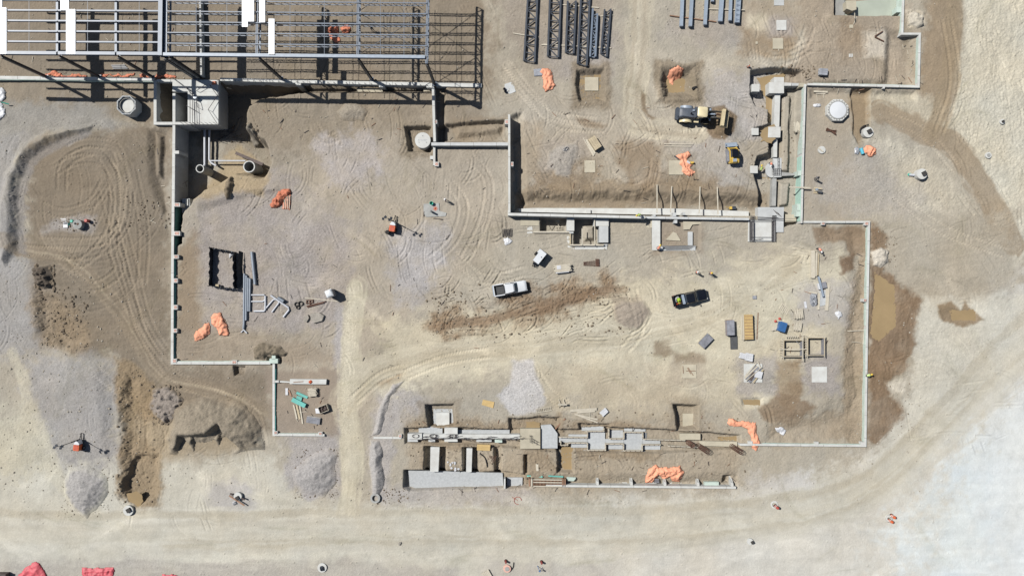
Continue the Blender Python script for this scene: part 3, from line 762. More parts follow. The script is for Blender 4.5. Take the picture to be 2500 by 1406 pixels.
# ------------------------------------------------------------------ mesh building
class MB:
 """collects shapes, links them as ONE mesh object"""

 def __init__(s):
  s.v = []; s.f = []; s.mi = []; s.sm = []; s.mats = []; s.cur = 0

 def use(s, m):
  if m not in s.mats:
   s.mats.append(m)
  s.cur = s.mats.index(m)
  return s

 def add(s, vs, fs, smooth=False):
  o = len(s.v)
  s.v += [tuple(v) for v in vs]
  for f in fs:
   s.f.append(tuple(o + i for i in f)); s.mi.append(s.cur); s.sm.append(smooth)
  return s

 def box(s, x0, y0, z0, x1, y1, z1):
  return s.add([(x0, y0, z0), (x1, y0, z0), (x1, y1, z0), (x0, y1, z0), (x0, y0, z1), (x1, y0, z1), (x1, y1, z1), (x0, y1, z1)],
                     [(0, 3, 2, 1), (4, 5, 6, 7), (0, 1, 5, 4), (1, 2, 6, 5), (2, 3, 7, 6), (3, 0, 4, 7)])

 def cbox(s, c, size, rz=0.0):
  hx, hy, hz = size[0] / 2, size[1] / 2, size[2] / 2
  ca, sa = math.cos(rz), math.sin(rz)
  vs = []
  for z in (-hz, hz):
   for x, y in ((-hx, -hy), (hx, -hy), (hx, hy), (-hx, hy)):
    vs.append((c[0] + x * ca - y * sa, c[1] + x * sa + y * ca, c[2] + z))
  return s.add(vs, [(0, 3, 2, 1), (4, 5, 6, 7), (0, 1, 5, 4), (1, 2, 6, 5), (2, 3, 7, 6), (3, 0, 4, 7)])

 def prism(s, poly, z0, z1, taper=0.0):
  """poly: xy points; taper moves the top inwards by that fraction"""
  A = sum(poly[i][0] * poly[(i + 1) % len(poly)][1] - poly[(i + 1) % len(poly)][0] * poly[i][1] for i in range(len(poly)))
  if A < 0:
   poly = poly[::-1]
  n = len(poly)
  cx = sum(p[0] for p in poly) / n; cy = sum(p[1] for p in poly) / n
  vs = [(x, y, z0) for x, y in poly] + [(x + (cx - x) * taper, y + (cy - y) * taper, z1) for x, y in poly]
  fs = [tuple(range(n - 1, -1, -1)), tuple(range(n, 2 * n))] + [(i, (i + 1) % n, n + (i + 1) % n, n + i) for i in range(n)]
  return s.add(vs, fs)

 def bar(s, a, b, w, h=None, up=(0, 0, 1)):
  """rectangular bar between two points, w wide, h deep"""
  h = w if h is None else h
  a, b = Vector(a), Vector(b)
  d = (b - a).normalized()
  u = Vector(up)
  if abs(d.dot(u)) > 0.95:
   u = Vector((1, 0, 0))
  r = d.cross(u).normalized(); u = r.cross(d).normalized()
  vs = []
  for p in (a, b):
   for i, j in ((-1, -1), (1, -1), (1, 1), (-1, 1)):
    vs.append(p + r * (w / 2 * i) + u * (h / 2 * j))
  return s.add(vs, [(0, 3, 2, 1), (4, 5, 6, 7), (0, 1, 5, 4), (1, 2, 6, 5), (2, 3, 7, 6), (3, 0, 4, 7)])

 def tube(s, pts, r, n=8, caps=True, radii=None):
  pts = [Vector(p) for p in pts]
  m = len(pts); vs = []
  up = Vector((0, 0, 1))
  for i, p in enumerate(pts):
   d = (pts[min(i + 1, m - 1)] - pts[max(i - 1, 0)]).normalized()
   u = up if abs(d.dot(up)) < 0.95 else Vector((1, 0, 0))
   e = d.cross(u).normalized(); f = e.cross(d).normalized()
   rr = radii[i] if radii else r
   for k in range(n):
    a = 2 * math.pi * k / n
    vs.append(p + e * (rr * math.cos(a)) + f * (rr * math.sin(a)))
  fs = []
  for i in range(m - 1):
   for k in range(n):
    fs.append((i * n + k, i * n + (k + 1) % n, (i + 1) * n + (k + 1) % n, (i + 1) * n + k))
  s.add(vs, fs, True)
  if caps:
   o = len(s.v) - len(vs)
   s.f.append(tuple(o + k for k in range(n))[::-1]); s.mi.append(s.cur); s.sm.append(False)
   s.f.append(tuple(o + (m - 1) * n + k for k in range(n))); s.mi.append(s.cur); s.sm.append(False)
  return s

 def lathe(s, prof, c=(0, 0), n=24, smooth=True):
  """prof: (radius, z) from the outside in; closed fans where the radius is 0"""
  vs = []; fs = []
  for r, z in prof:
   for k in range(n):
    a = 2 * math.pi * (k + 0.5) / n
    vs.append((c[0] + r * math.cos(a), c[1] + r * math.sin(a), z))
  for i in range(len(prof) - 1):
   for k in range(n):
    fs.append((i * n + k, i * n + (k + 1) % n, (i + 1) * n + (k + 1) % n, (i + 1) * n + k))
  return s.add(vs, fs, smooth)

 def ico(s, c, r, rnd, sq=(1, 1, 0.7)):
  t = 1.618
  V = [(-1, t, 0), (1, t, 0), (-1, -t, 0), (1, -t, 0), (0, -1, t), (0, 1, t), (0, -1, -t), (0, 1, -t), (t, 0, -1), (t, 0, 1), (-t, 0, -1), (-t, 0, 1)]
  F = [(0, 11, 5), (0, 5, 1), (0, 1, 7), (0, 7, 10), (0, 10, 11), (1, 5, 9), (5, 11, 4), (11, 10, 2), (10, 7, 6), (7, 1, 8), (3, 9, 4), (3, 4, 2), (3, 2, 6), (3, 6, 8), (3, 8, 9), (4, 9, 5), (2, 4, 11), (6, 2, 10), (8, 6, 7), (9, 8, 1)]
  a = rnd.uniform(0, 6.28); ca, sa = math.cos(a), math.sin(a)
  vs = []
  for x, y, z in V:
   k = r / 1.9 * rnd.uniform(0.72, 1.2)
   X, Y = x * k * sq[0], y * k * sq[1]
   vs.append((c[0] + X * ca - Y * sa, c[1] + X * sa + Y * ca, c[2] + z * k * sq[2]))
  return s.add(vs, F)

 def build(s, name, m=None, parent=None, loc=(0, 0, 0), rz=0.0):
  me = bpy.data.meshes.new(name)
  me.from_pydata(s.v, [], s.f)
  for x in (s.mats if s.mats else [m]):
   me.materials.append(x)
  if s.mats:
   me.polygons.foreach_set("material_index", s.mi)
  me.polygons.foreach_set("use_smooth", s.sm)
  if any(s.sm):
   me.update(calc_edges=True); me.set_sharp_from_angle(angle=0.7)
  me.update()
  return link(name, me, parent, loc, rz)


def link(name, me, parent=None, loc=(0, 0, 0), rz=0.0):
 o = bpy.data.objects.new(name, me)
 COL.objects.link(o)
 o.location = loc
 o.rotation_euler = (0, 0, rz)
 if parent is not None:
  o.parent = parent
 return o


def tag(o, label, cat, group=None):
 o["label"] = label; o["category"] = cat
 if group:
  o["group"] = group
 return o


def thing(name, label, cat, loc=(0, 0, 0), rz=0.0, group=None):
 o = bpy.data.objects.new(name, None)
 o.empty_display_size = 0.3
 COL.objects.link(o)
 o.location = loc; o.rotation_euler = (0, 0, rz)
 return tag(o, label, cat, group)


def kids(o):
 return [c for c in o.children]


def copy_tree(o, parent=None):
 c = o.copy()
 COL.objects.link(c)
 if parent is not None:
  c.parent = parent
 for ch in list(o.children):
  copy_tree(ch, c)
 return c


def dup(o, loc, rz, label, cat=None, group=None):
 c = copy_tree(o)
 c.location = loc; c.rotation_euler = (0, 0, rz)
 c["label"] = label
 if cat:
  c["category"] = cat
 if group:
  c["group"] = group
 return c


def part(parent, name, mb, m=None, loc=(0, 0, 0), rz=0.0, label=None):
 o = mb.build(name, m, parent, loc, rz)
 if label:
  o["label"] = label
 return o


def ang(p, q):
 """world angle of the survey line p -> q"""
 return math.atan2(-(q[1] - p[1]), q[0] - p[0])


def wpoly(pts, z):
 return [W(x, y, z) for x, y in pts]


def loc_poly(pts, z, o):
 return [(x - o[0], y - o[1]) for x, y in wpoly(pts, z)]


def strip(p, q, w, z):
 """survey line p-q at height z widened to w metres -> world quad"""
 a, b = Vector(W(*p, z)), Vector(W(*q, z))
 d = (b - a).normalized(); n = Vector((-d.y, d.x)) * (w / 2)
 return [tuple(a - n), tuple(b - n), tuple(b + n), tuple(a + n)]
def build_w(mb, name, m=None, parent=None, label=None):
 """mesh given in world coordinates -> object whose origin is the middle of its base"""
 xs = [v[0] for v in mb.v]; ys = [v[1] for v in mb.v]; zs = [v[2] for v in mb.v]
 o = ((min(xs) + max(xs)) / 2, (min(ys) + max(ys)) / 2, min(zs))
 mb.v = [(x - o[0], y - o[1], z - o[2]) for x, y, z in mb.v]
 ob = mb.build(name, m, parent)
 b = parent
 p = Vector(o)
 while b is not None:
  p = p - b.location
  b = b.parent
 ob.location = p
 if label:
  ob["label"] = label
 return ob


def offset_poly(pts, w):
 P = [Vector(p) for p in pts]; n = len(P); Lf = []; Rt = []
 for i in range(n):
  d0 = (P[i] - P[i - 1]).normalized() if i else (P[1] - P[0]).normalized()
  d1 = (P[i + 1] - P[i]).normalized() if i < n - 1 else d0
  n0, n1 = Vector((-d0.y, d0.x)), Vector((-d1.y, d1.x))
  b = (n0 + n1).normalized()
  k = w / 2 / max(0.35, b.dot(n0))
  Lf.append(P[i] + b * k); Rt.append(P[i] - b * k)
 return [tuple(v) for v in Lf] + [tuple(v) for v in Rt[::-1]]


def wall(name, label, pts, ztop, th, zbot, m, cat="wall", group=None):
 """concrete wall following the survey line of its top; one prism per straight run, mitred"""
 P = [Vector(W(x, y, ztop)) for x, y in pts]
 full = offset_poly([tuple(p) for p in P], th)
 n = len(P); mb = MB()
 for i in range(n - 1):
  quad = [full[i], full[i + 1], full[2 * n - 2 - i], full[2 * n - 1 - i]]
  vs = [(x, y, z) for z in (zbot, ztop) for x, y in quad]
  fs = [(0, 1, 2, 3)[::-1], (4, 5, 6, 7), (0, 1, 5, 4), (2, 3, 7, 6)]
  if i == 0: fs.append((3, 0, 4, 7))
  if i == n - 2: fs.append((1, 2, 6, 5))
  mb.add(vs, fs)
 o = build_w(mb, name, m)
 bpy_fix(o)
 j = MB()
 for i in range(n - 1):
  a, b = P[i], P[i + 1]; L_ = (b - a).length; d = (b - a) / max(L_, 1e-6); q = Vector((-d.y, d.x)) * (th / 2 + 0.004)
  for k in range(1, int(L_ / 3.7) + 1):
   c = a + d * (3.7 * k - 0.6)
   j.prism([tuple(c - d * 0.025 - q), tuple(c + d * 0.025 - q), tuple(c + d * 0.025 + q), tuple(c - d * 0.025 + q)], max(zbot, ztop - 2.5), ztop + 0.004)
 if j.v:
  build_w(j, "form_joints", LINE, o)
 return tag(o, label, cat, group)


def bpy_fix(o):
 bm = bmesh.new(); bm.from_mesh(o.data)
 bmesh.ops.remove_doubles(bm, verts=bm.verts, dist=0.002)
 bmesh.ops.recalc_face_normals(bm, faces=bm.faces)
 bm.to_mesh(o.data); bm.free()


def pilaster(w, px, py, ztop, sx, sy, zbot, m=None, pad=True):
 x, y = W(px, py, ztop)
 mb = MB().box(x - sx / 2, y - sy / 2, zbot, x + sx / 2, y + sy / 2, ztop + 0.012)
 o = build_w(mb, "pilaster", m or CONC_W, w)
 if pad:
  q = MB().box(x - sx * 0.32, y - sy * 0.32, ztop + 0.012, x + sx * 0.32, y + sy * 0.32, ztop + 0.03)
  q.use(REBAR)
  for a in (-1, 1):
   for b in (-1, 1):
    q.tube([(x + a * sx * 0.2, y + b * sy * 0.2, ztop), (x + a * sx * 0.2, y + b * sy * 0.2, ztop + 0.22)], 0.03, 6)
  q.mats = [PINK, REBAR]; q.mi = [0] * 6 + [1] * (len(q.f) - 6)
  build_w(q, "anchor_plate", None, o)
 return o


def boards(w, p, q, ztop, h, side, m, th=0.07, L=2.4, gap=0.2, n_off=0.0):
 """foam boards standing against one face of a wall, each a part"""
 a, b = Vector(W(*p, ztop)), Vector(W(*q, ztop))
 d = b - a; D = d.length; d.normalize(); n = Vector((-d.y, d.x)) * side
 a = a + n * n_off; k = max(1, int(D / L)); rr = random.Random(int(D * 100))
 for i in range(k):
  s0, s1 = D * i / k + 0.012, D * (i + 1) / k - 0.012
  zt = ztop - gap * rr.uniform(0.05, 1.0)
  t2 = th * rr.uniform(0.8, 1.2)
  A, B = a + d * s0, a + d * s1
  mb = MB().prism([tuple(A + n * 0.004), tuple(B + n * 0.004), tuple(B + n * t2), tuple(A + n * t2)], ztop - h, zt)
  build_w(mb, "foam_board", m, w)


# ------------------------------------------------------------------ steel building frame, north-west
ZR = 10.45
fr = thing("steel_building_frame", "long grey steel building frame with open joists, standing north of the concrete foundation wall", "steel frame", (*W(640, 195, 0), 0))


def fpart(name, mb, m):
 return build_w(mb, name, m, fr)


def P3(px, py, z):
 return (*W(px, py, z), z)


def ibeam(mb, a, b, w, h, t=0.03):
 """rolled section: two flanges and a web"""
 a, b = Vector(a), Vector(b); u = Vector((0, 0, h / 2))
 mb.bar(a + u, b + u, w, t * 1.4); mb.bar(a - u, b - u, w, t * 1.4); mb.bar(a, b, t, h - t * 1.4 - 0.004)
 return mb


def yy(x, y):
 return y + (x - 400) * 0.010 if x > 400 else y + (x - 400) * 0.006


for x0, x1 in ((-130, 142), (142, 285), (285, 394)):
 fpart("eave_beam", ibeam(MB(), P3(x0 + 2, yy(x0, 133), ZR), P3(x1 - 2, yy(x1, 133), ZR), 0.42, 0.5), STEEL)
for x0, x1 in ((400, 627), (627, 873), (873, 1038)):
 fpart("eave_beam", ibeam(MB(), P3(x0, yy(x0, 134), ZR), P3(x1, yy(x1, 134), ZR), 0.46, 0.5), STEELL)
for k in range(-4, 6):                                   # purlins of the west bays
 y = 3 + 25.4 * k
 for x0, x1 in ((-130, 142), (142, 285), (285, 394)):
  fpart("purlin", ibeam(MB(), P3(x0 + 1, yy(x0, y), ZR), P3(x1 - 1, yy(x1, y), ZR), 0.22, 0.3), STEEL)
for x in (0, 142, 285):
 fpart("rafter", ibeam(MB(), P3(x, -110, ZR - 0.35), P3(x, yy(x, 129), ZR - 0.35), 0.34, 0.5), STEEL)
fpart("main_girder", ibeam(MB(), P3(397, -110, ZR - 0.1), P3(394, 138, ZR - 0.1), 0.62, 0.9, 0.05), STEEL)


def joist(mb, a, b, dep, n):
 a, b = Vector(a), Vector(b); d = b - a; side = Vector((-d.y, d.x, 0)).normalized() * 0.035
 dz = Vector((0, 0, -dep))
 for s in (-1, 1):
  mb.bar(a + side * s, b + side * s, 0.065, 0.09)
  mb.bar(a + d * 0.06 + dz + side * s, b - d * 0.06 + dz + side * s, 0.055, 0.08)
 for i in range(n):
  t0, t1, t2 = i / n, (i + 0.5) / n, (i + 1) / n
  lo = a + d * (0.03 + 0.94 * t1) + dz
  mb.bar(a + d * t0, lo, 0.05); mb.bar(lo, a + d * t2, 0.05)
 return mb


for k in range(-4, 6):                                   # open-web joists of the east bays
 y = 2 + 26 * k
 for x0, x1 in ((406, 627), (627, 873), (873, 1042)):
  fpart("joist", joist(MB(), P3(x0, yy(x0, y), ZR + 0.1), P3(x1, yy(x1, y), ZR + 0.1), 0.95, 12), STEEL)

for x0, x1 in ((406, 627), (627, 873), (873, 1042)):
 for t in (0.33, 0.67):
  for dz in (0.08, -0.8):
   x = x0 + (x1 - x0) * t
   fpart("bridging_rod", MB().bar(P3(x, -100, ZR + dz), P3(x, yy(x, 132), ZR + dz), 0.05), STEEL)
for x in (71, 214, 340):
 fpart("sag_rod", MB().bar(P3(x, -100, ZR + 0.05), P3(x, yy(x, 131), ZR + 0.05), 0.04), STEEL)
for p, q in (((875, -90), (1040, 30)), ((1040, -90), (875, 30)), ((875, 30), (1040, 134)), ((1040, 30), (875, 134))):
 fpart("roof_brace", MB().bar(P3(*p, ZR - 0.95), P3(*q, ZR - 0.95), 0.07), STEELD)


def girder_truss(mb, a, b, dep, n, w=0.26):
 a, b = Vector(a), Vector(b); d = b - a; dz = Vector((0, 0, -dep))
 s = Vector((-d.y, d.x, 0)).normalized() * 0.10
 for k in (-1, 1):
  mb.bar(a + s * k, b + s * k, 0.13, 0.16)
 mb.bar(a + dz, b + dz, w, 0.16)
 for i in range(n):
  p0, p1, p2 = a + d * (i / n), a + d * ((i + 0.5) / n) + dz, a + d * ((i + 1) / n)
  mb.bar(p0, p1, 0.11); mb.bar(p1, p2, 0.11); mb.bar(p0, p0 + dz, 0.09)
 return mb


for x in (405, 627, 873):
 fpart("girder_truss", girder_truss(MB(), P3(x + 2, -110, ZR - 0.1), P3(x, yy(x, 132), ZR - 0.1), 1.25, 8), STEELL if x == 405 else STEEL)
fpart("girder_truss", girder_truss(MB(), P3(1046, -110, ZR - 0.1), P3(1041, 156, ZR - 0.1), 1.3, 9), STEEL)
for x, y, w in ((0, 137, 0.36), (142, 137, 0.36), (285, 138, 0.36), (399, 139, 0.5), (630, 141, 0.36), (873, 143, 0.36), (1042, 156, 0.36)):
 mb = MB(); X, Y = W(x, y, ZR)
 g = 0.0
 for dx, dy, sx, sy in ((0, w / 2, w, 0.04), (0, -w / 2, w, 0.04), (0, 0, 0.03, w - 0.05)):
  mb.box(X + dx - sx / 2, Y + dy - sy / 2, g - 0.1, X + dx + sx / 2, Y + dy + sy / 2, ZR - 0.3)
 if x == 399:
  for dx, dy, sx, sy in ((0.75, w / 2, w, 0.04), (0.75, -w / 2, w, 0.04), (0.75, 0, 0.03, w - 0.05)):
   mb.box(X + dx - sx / 2, Y + dy - sy / 2, g - 0.1, X + dx + sx / 2, Y + dy + sy / 2, ZR - 0.3)
 fpart("column", mb, STEELD)
 fpart("base_plate", MB().box(X - w * 0.9, Y - w * 0.9, 0.52, X + w * 0.9, Y + w * 0.9, 0.57), STEEL)
# bundles of roof deck lying over the joists
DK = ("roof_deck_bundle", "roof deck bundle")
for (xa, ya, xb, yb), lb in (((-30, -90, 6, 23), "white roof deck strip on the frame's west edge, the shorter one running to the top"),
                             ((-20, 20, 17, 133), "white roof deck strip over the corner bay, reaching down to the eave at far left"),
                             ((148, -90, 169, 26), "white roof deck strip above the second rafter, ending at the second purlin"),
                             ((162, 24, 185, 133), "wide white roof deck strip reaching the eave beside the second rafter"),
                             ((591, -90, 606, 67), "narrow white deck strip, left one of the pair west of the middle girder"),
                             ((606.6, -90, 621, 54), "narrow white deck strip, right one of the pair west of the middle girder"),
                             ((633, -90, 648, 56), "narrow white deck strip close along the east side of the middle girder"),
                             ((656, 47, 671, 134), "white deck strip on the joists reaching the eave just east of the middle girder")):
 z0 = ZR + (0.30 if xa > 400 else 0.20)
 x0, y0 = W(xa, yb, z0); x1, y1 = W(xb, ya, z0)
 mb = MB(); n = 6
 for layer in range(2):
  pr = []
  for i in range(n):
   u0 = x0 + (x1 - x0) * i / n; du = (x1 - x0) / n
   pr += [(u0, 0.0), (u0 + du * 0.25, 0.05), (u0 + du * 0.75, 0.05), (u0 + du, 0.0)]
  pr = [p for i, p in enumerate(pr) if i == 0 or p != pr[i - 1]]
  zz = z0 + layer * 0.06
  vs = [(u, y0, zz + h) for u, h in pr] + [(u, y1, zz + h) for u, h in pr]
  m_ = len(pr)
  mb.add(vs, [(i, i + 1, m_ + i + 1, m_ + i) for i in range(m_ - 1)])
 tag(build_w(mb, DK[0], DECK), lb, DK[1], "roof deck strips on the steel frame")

# ------------------------------------------------------------------ concrete walls
w1 = wall("foundation_wall", "pale low foundation wall west of the concrete pit box, with orange netting on its top", [(-60, 189), (376, 194)], 0.7, 0.5, -1.0, CONC_W)
boards(w1, (-60, 189), (376, 194), 0.7, 0.9, -1, MINT, 0.1, n_off=0.25)
w2 = wall("foundation_wall", "tall dark faced foundation wall under the steel frame, from pit box to cross wall", [(537, 194), (800, 201), (1050, 206)], 0.55, 0.5, -4.6, CONC_W)
for x, y in ((728, 203), (932, 208), (1048, 209)):
 pilaster(w2, x, y, 0.5, 0.9, 0.7, -4.0, pad=False)
for i in range(34):
 x = 545 + i * 15
 a = P3(x, 194.3 + (x - 537) * 0.024, 0.5)
 build_w(MB().tube([a, (a[0] + 0.12, a[1] - 0.25, 1.1), (a[0] + 0.35, a[1] - 0.55, 1.15)], 0.03, 5), "dowel", REBAR, w2)
w2b = wall("foundation_wall", "low rough end of the foundation wall past the frame's last column", [(1064, 206.5), (1176, 209)], 0.25, 0.62, -1.0, CONC_W)
w12 = wall("interior_wall", "narrow inner wall bristling with dowels, crossing beneath the steel frame", [(487, -60), (491, 186)], 1.1, 0.28, -0.5, CONC_W)
for i in range(40):
 a = P3(487 + i * 0.1, -50 + i * 6, 1.1)
 build_w(MB().tube([a, (a[0] - 0.25, a[1], 1.5), (a[0] - 0.6, a[1] + 0.1, 1.55)], 0.022, 5), "dowel", REBAR, w12)

# pit box
zt = 0.6
bx = thing("concrete_pit_box", "large concrete pit box with two open shafts and a bright deck above the deep pit", "concrete pit", (*W(455, 250, 0), -4.4))


def bpart(name, pts, z0, z1, m):
 return build_w(MB().prism(wpoly(pts, z1), z0, z1), name, m, bx)


bpart("shaft_wall", [(375, 197), (382, 197), (382, 298), (375, 298)], -4.4, zt, CONC_W)
bpart("shaft_wall", [(375, 298.2), (421, 298.2), (421, 305), (375, 305)], -4.4, zt, CONC_W)
bpart("shaft_wall", [(421.2, 228), (428, 228), (428, 305), (421.2, 305)], -4.4, zt, CONC_W)
bpart("shaft_wall", [(428.2, 298.2), (458, 298.2), (458, 304.5), (428.2, 304.5)], -4.4, zt, CONC_W)
bpart("deck_slab", [(458.2, 224), (533, 224), (533, 304), (458.2, 304)], -0.1, zt - 0.01, CONC_W)
bpart("deck_slab", [(382.2, 194), (533, 196), (533, 223.8), (421, 223.8), (421, 200), (382.2, 200)], -0.3, zt + 0.01, CONC_W)
bpart("outer_wall", [(526, 196), (533, 196), (533, 304), (526, 304)], -4.4, -0.32, CONC)
bpart("outer_wall", [(458.2, 297), (525.8, 297), (525.8, 304), (458.2, 304)], -4.4, -0.12, CONC)
bpart("outer_wall", [(458.2, 226), (464, 226), (464, 296.8), (458.2, 296.8)], -4.4, -0.12, CONC)
bpart("shaft_floor", [(382.2, 200), (421, 200), (421, 298), (382.2, 298)], -4.4, -3.9, CONC_G)
bpart("shaft_floor", [(428.2, 229), (458, 229), (458, 298), (428.2, 298)], -4.4, -3.9, CONC_G)
for i in range(9):                                       # dowels out of the deck's south edge
 a = P3(447 + i * 10, 303, zt)
 build_w(MB().tube([(a[0] - 0.4, a[1] + 0.25, zt + 0.25), a, (a[0] + 0.5, a[1] - 0.3, zt + 0.05)], 0.03, 5), "dowel", REBAR, bx)
for pts in (([(464, 222), (464, 300)]), ([(470, 226), (470, 300)]), ([(476, 250), (476, 302)]), ([(455, 214), (480, 246), (482, 262)]), ([(480, 222), (500, 208)]), ([(512, 208), (532, 236)]), ([(532, 232), (508, 268), (530, 302)]), ([(455, 258), (478, 272)]), ([(420, 190), (460, 220)])):
 q = [P3(x, y, zt + 0.5 + 0.12 * i) for i, (x, y) in enumerate(pts)]
 mb = MB().tube(q, 0.045, 5)
 for x, y, z in q:
  mb.tube([(x, y, zt), (x, y, z)], 0.03, 5)
 build_w(mb, "rebar_rail", REBAR, bx)
x, y = W(481, 240, zt); 
tk = MB(); tk.lathe([(0.36, 0), (0.38, 0.1), (0.36, 0.7), (0.30, 0.76), (0, 0.77)], n=20); 
tag(tk.build("drum", GALVP, None, (x, y, zt)), "blue grey drum standing on the bright deck of the pit box", "drum")
x, y = W(523, 203, zt + 0.02)
tag(MB().prism([(-0.4, -0.3), (0.4, -0.25), (0.35, 0.3), (-0.3, 0.28)], 0, 0.25, 0.3).build("tarp_bundle", ORANGED, None, (x, y, zt + 0.012)), "small rust orange tarp bundle on the deck's north-east corner", "tarp")

w4 = wall("foundation_wall", "long white topped wall running down the west side of the yard and turning east", [(424.5, 306), (421, 620), (420, 886), (660, 886)], 0.45, 0.42, -4.6, CONC_W)
boards(w4, (424, 310), (422.6, 500), 0.45, 4.6, 1, CONC, 0.05, 3.0, 0.02, 0.21)
boards(w4, (422.2, 505), (421, 620), 0.35, 3.6, 1, TEALD, 0.12, 2.4, 0.1, 0.21)
boards(w4, (421, 634), (420, 878), 0.36, 1.2, 1, TEALB, 0.13, 2.4, 0.15, 0.21)
boards(w4, (430, 886), (660, 886), 0.4, 0.9, 1, MINT, 0.10, 2.4, 0.1, 0.21)
for x, y, sx, sy in ((431, 372, 0.8, 0.5), (432, 500, 1.0, 0.6), (432, 570, 1.0, 0.7), (430, 627, 0.8, 0.6), (429, 685, 0.65, 0.7), (428.5, 750, 0.65, 0.75), (428, 807, 0.6, 0.65), (426, 881, 0.7, 0.7), (572, 884, 0.9, 0.6)):
 pilaster(w4, x, y, 0.5, sx, sy, -2.5, pad=(y > 480))
ft = tag(build_w(MB().prism(wpoly([(444, 485), (463, 485), (465, 521), (444, 520)], -1.4), -4.2, -1.4), "footing_block", CONC), "grey concrete footing block on the pit slope against the west wall", "concrete footing")
build_w(MB().prism(wpoly([(452, 486), (459, 486), (459, 504), (452, 504)], -1.2), -1.4, -1.2), "upstand", CONC_W, ft)
w4b = wall("foundation_wall", "teal edged low wall around the timber store, from the cross shaped pier to the south", [(668, 888), (668, 1061), (792, 1062)], 0.4, 0.36, -0.8, CONC_W)
boards(w4b, (668, 900), (668, 1052), 0.36, 0.6, 1, TEALB, 0.11, 2.4, 0.12, 0.19)
boards(w4b, (680, 1061.6), (786, 1062), 0.38, 0.5, 1, MINT, 0.09, 2.4, 0.1, 0.18)
for x, y, sx, sy in ((668, 881, 1.35, 0.75), (668, 872, 0.6, 0.55), (676, 931, 0.6, 0.35), (673, 1056, 0.6, 0.5), (782, 1058, 0.65, 0.5)):
 pilaster(w4b, x, y, 0.45, sx, sy, -0.8, pad=(y > 1000), m=MINT if y < 890 else None)
gb = tag(build_w(MB().prism(wpoly([(708, 925), (797, 926), (796, 938), (707, 937)], 0.5), -0.4, 0.5), "grade_beam", CONC_W), "pale concrete grade beam with an orange bag on it, beside the west lane", "grade beam")
build_w(MB().prism(wpoly([(678, 929), (707, 931), (707, 934), (678, 933)], 0.3), -0.3, 0.3), "tie_beam", CONC_W, gb)
w5 = wall("cross_wall", "grey cross wall running south from the frame's corner column past the white round chamber", [(1057, 212), (1059.5, 300), (1061, 346)], 1.1, 0.4, -2.6, CONC_W)
pilaster(w5, 1063, 298, 1.0, 0.55, 0.6, -1.5)
w5b = wall("cross_wall", "short grey wall stub south of the round chamber, ending at an orange topped pier", [(1060, 358), (1060, 404)], 0.5, 0.36, -1.2, CONC_W)
pilaster(w5b, 1054, 385, 0.45, 0.55, 0.55, -0.6, pad=False); pilaster(w5b, 1066, 401, 0.55, 0.7, 0.7, -0.6)
w6 = wall("cross_wall", "grey wall linking the white round chamber to the tall shadowed wall", [(1053, 352), (1240, 352)], 1.1, 0.5, -2.2, CONC)
w7 = wall("cross_wall", "tall narrow wall casting a black shadow, running south to the corner of the long trench", [(1243, 280), (1243.5, 519)], 1.6, 0.34, -2.0, CONC_W)
for x, y in ((1237, 298), (1249, 401)):
 pilaster(w7, x, y, 1.4, 0.6, 0.7, -1.2)
tag(build_w(MB().prism(wpoly([(1249, 500), (1257, 500), (1257, 513), (1249, 513)], -0.6), -2, -0.6), "footing_block", CONC_T), "small tan footing block inside the corner of the tall shadowed wall", "concrete footing")
w8 = wall("trench_wall", "smooth grey trench wall with a black shadow along its south side, a worker on its east end", [(1240, 523), (1575, 530.5)], 1.65, 0.42, -1.8, CONC_W)
pilaster(w8, 1244, 517, 1.35, 0.55, 0.55, -1.5)
w8b = wall("trench_wall", "lower eastern continuation of the trench wall, running into the reinforced slab", [(1578, 531), (1829, 535)], 0.75, 0.36, -1.8, CONC)
for x, y, s in ((1647, 524, 0.5), (1650, 541, 0.45), (1598, 527, 0.35), (1670, 522, 0.35)):
 pilaster(w8b, x, y, 0.8, s, s * 1.2, -1.4, CONC, pad=False)
sl = tag(build_w(MB().prism(wpoly([(1252, 511), (1300, 508), (1640, 509), (1828, 516), (1828, 528), (1580, 524), (1252, 517)], -0.85), -1.9, -0.85), "strip_footing", CONC_W), "long pale strip footing at the trench bottom, north of the trench wall", "strip footing")
for x, y in ((1440, 517), (1446, 517)):
 build_w(MB().prism(wpoly([(x - 8, y - 5), (x + 2, y - 5), (x + 2, y + 4), (x - 8, y + 4)], -0.5), -0.85, -0.5 if x < 1443 else -0.52), "upstand", CONC_W, sl) if x < 1443 else None
w9 = wall("boundary_wall", "thin white topped wall with a mint west face, left of the octagonal chamber", [(1966, 206), (1961, 380), (1957, 545)], 0.6, 0.3, -2.6, CONC_W)
boards(w9, (1966, 214), (1961.2, 375), 0.5, 2.2, -1, MINT, 0.08, 2.4, 0.15, 0.15)
boards(w9, (1961, 380), (1957.2, 540), 0.52, 2.4, -1, TEALM, 0.08, 2.4, 0.2, 0.15)
for x, y, sx, sy in ((1959, 208, 0.9, 0.6), (1954, 423, 0.8, 0.8), (1951, 507, 0.7, 1.2), (1949, 522, 0.7, 0.9)):
 pilaster(w9, x, y, 0.3, sx, sy, -1.8, MINT if y > 400 else CONC_T, pad=False)
build_w(MB().bar(P3(1927, 457, 0.75), P3(1978, 459, 0.8), 0.22, 0.12), "cross_timber", WOODW, w9)
w9t = wall("boundary_wall", "white boundary wall stepping round the north-east pad, mint faced on its inner side", [(2207, -50), (2203, 83), (2246, 83), (2243, 212), (1972, 206)], 0.5, 0.34, -1.6, CONC_W)
boards(w9t, (2207, -50), (2203.3, 78), 0.42, 1.6, -1, MINT, 0.08, 2.4, 0.15, 0.17)
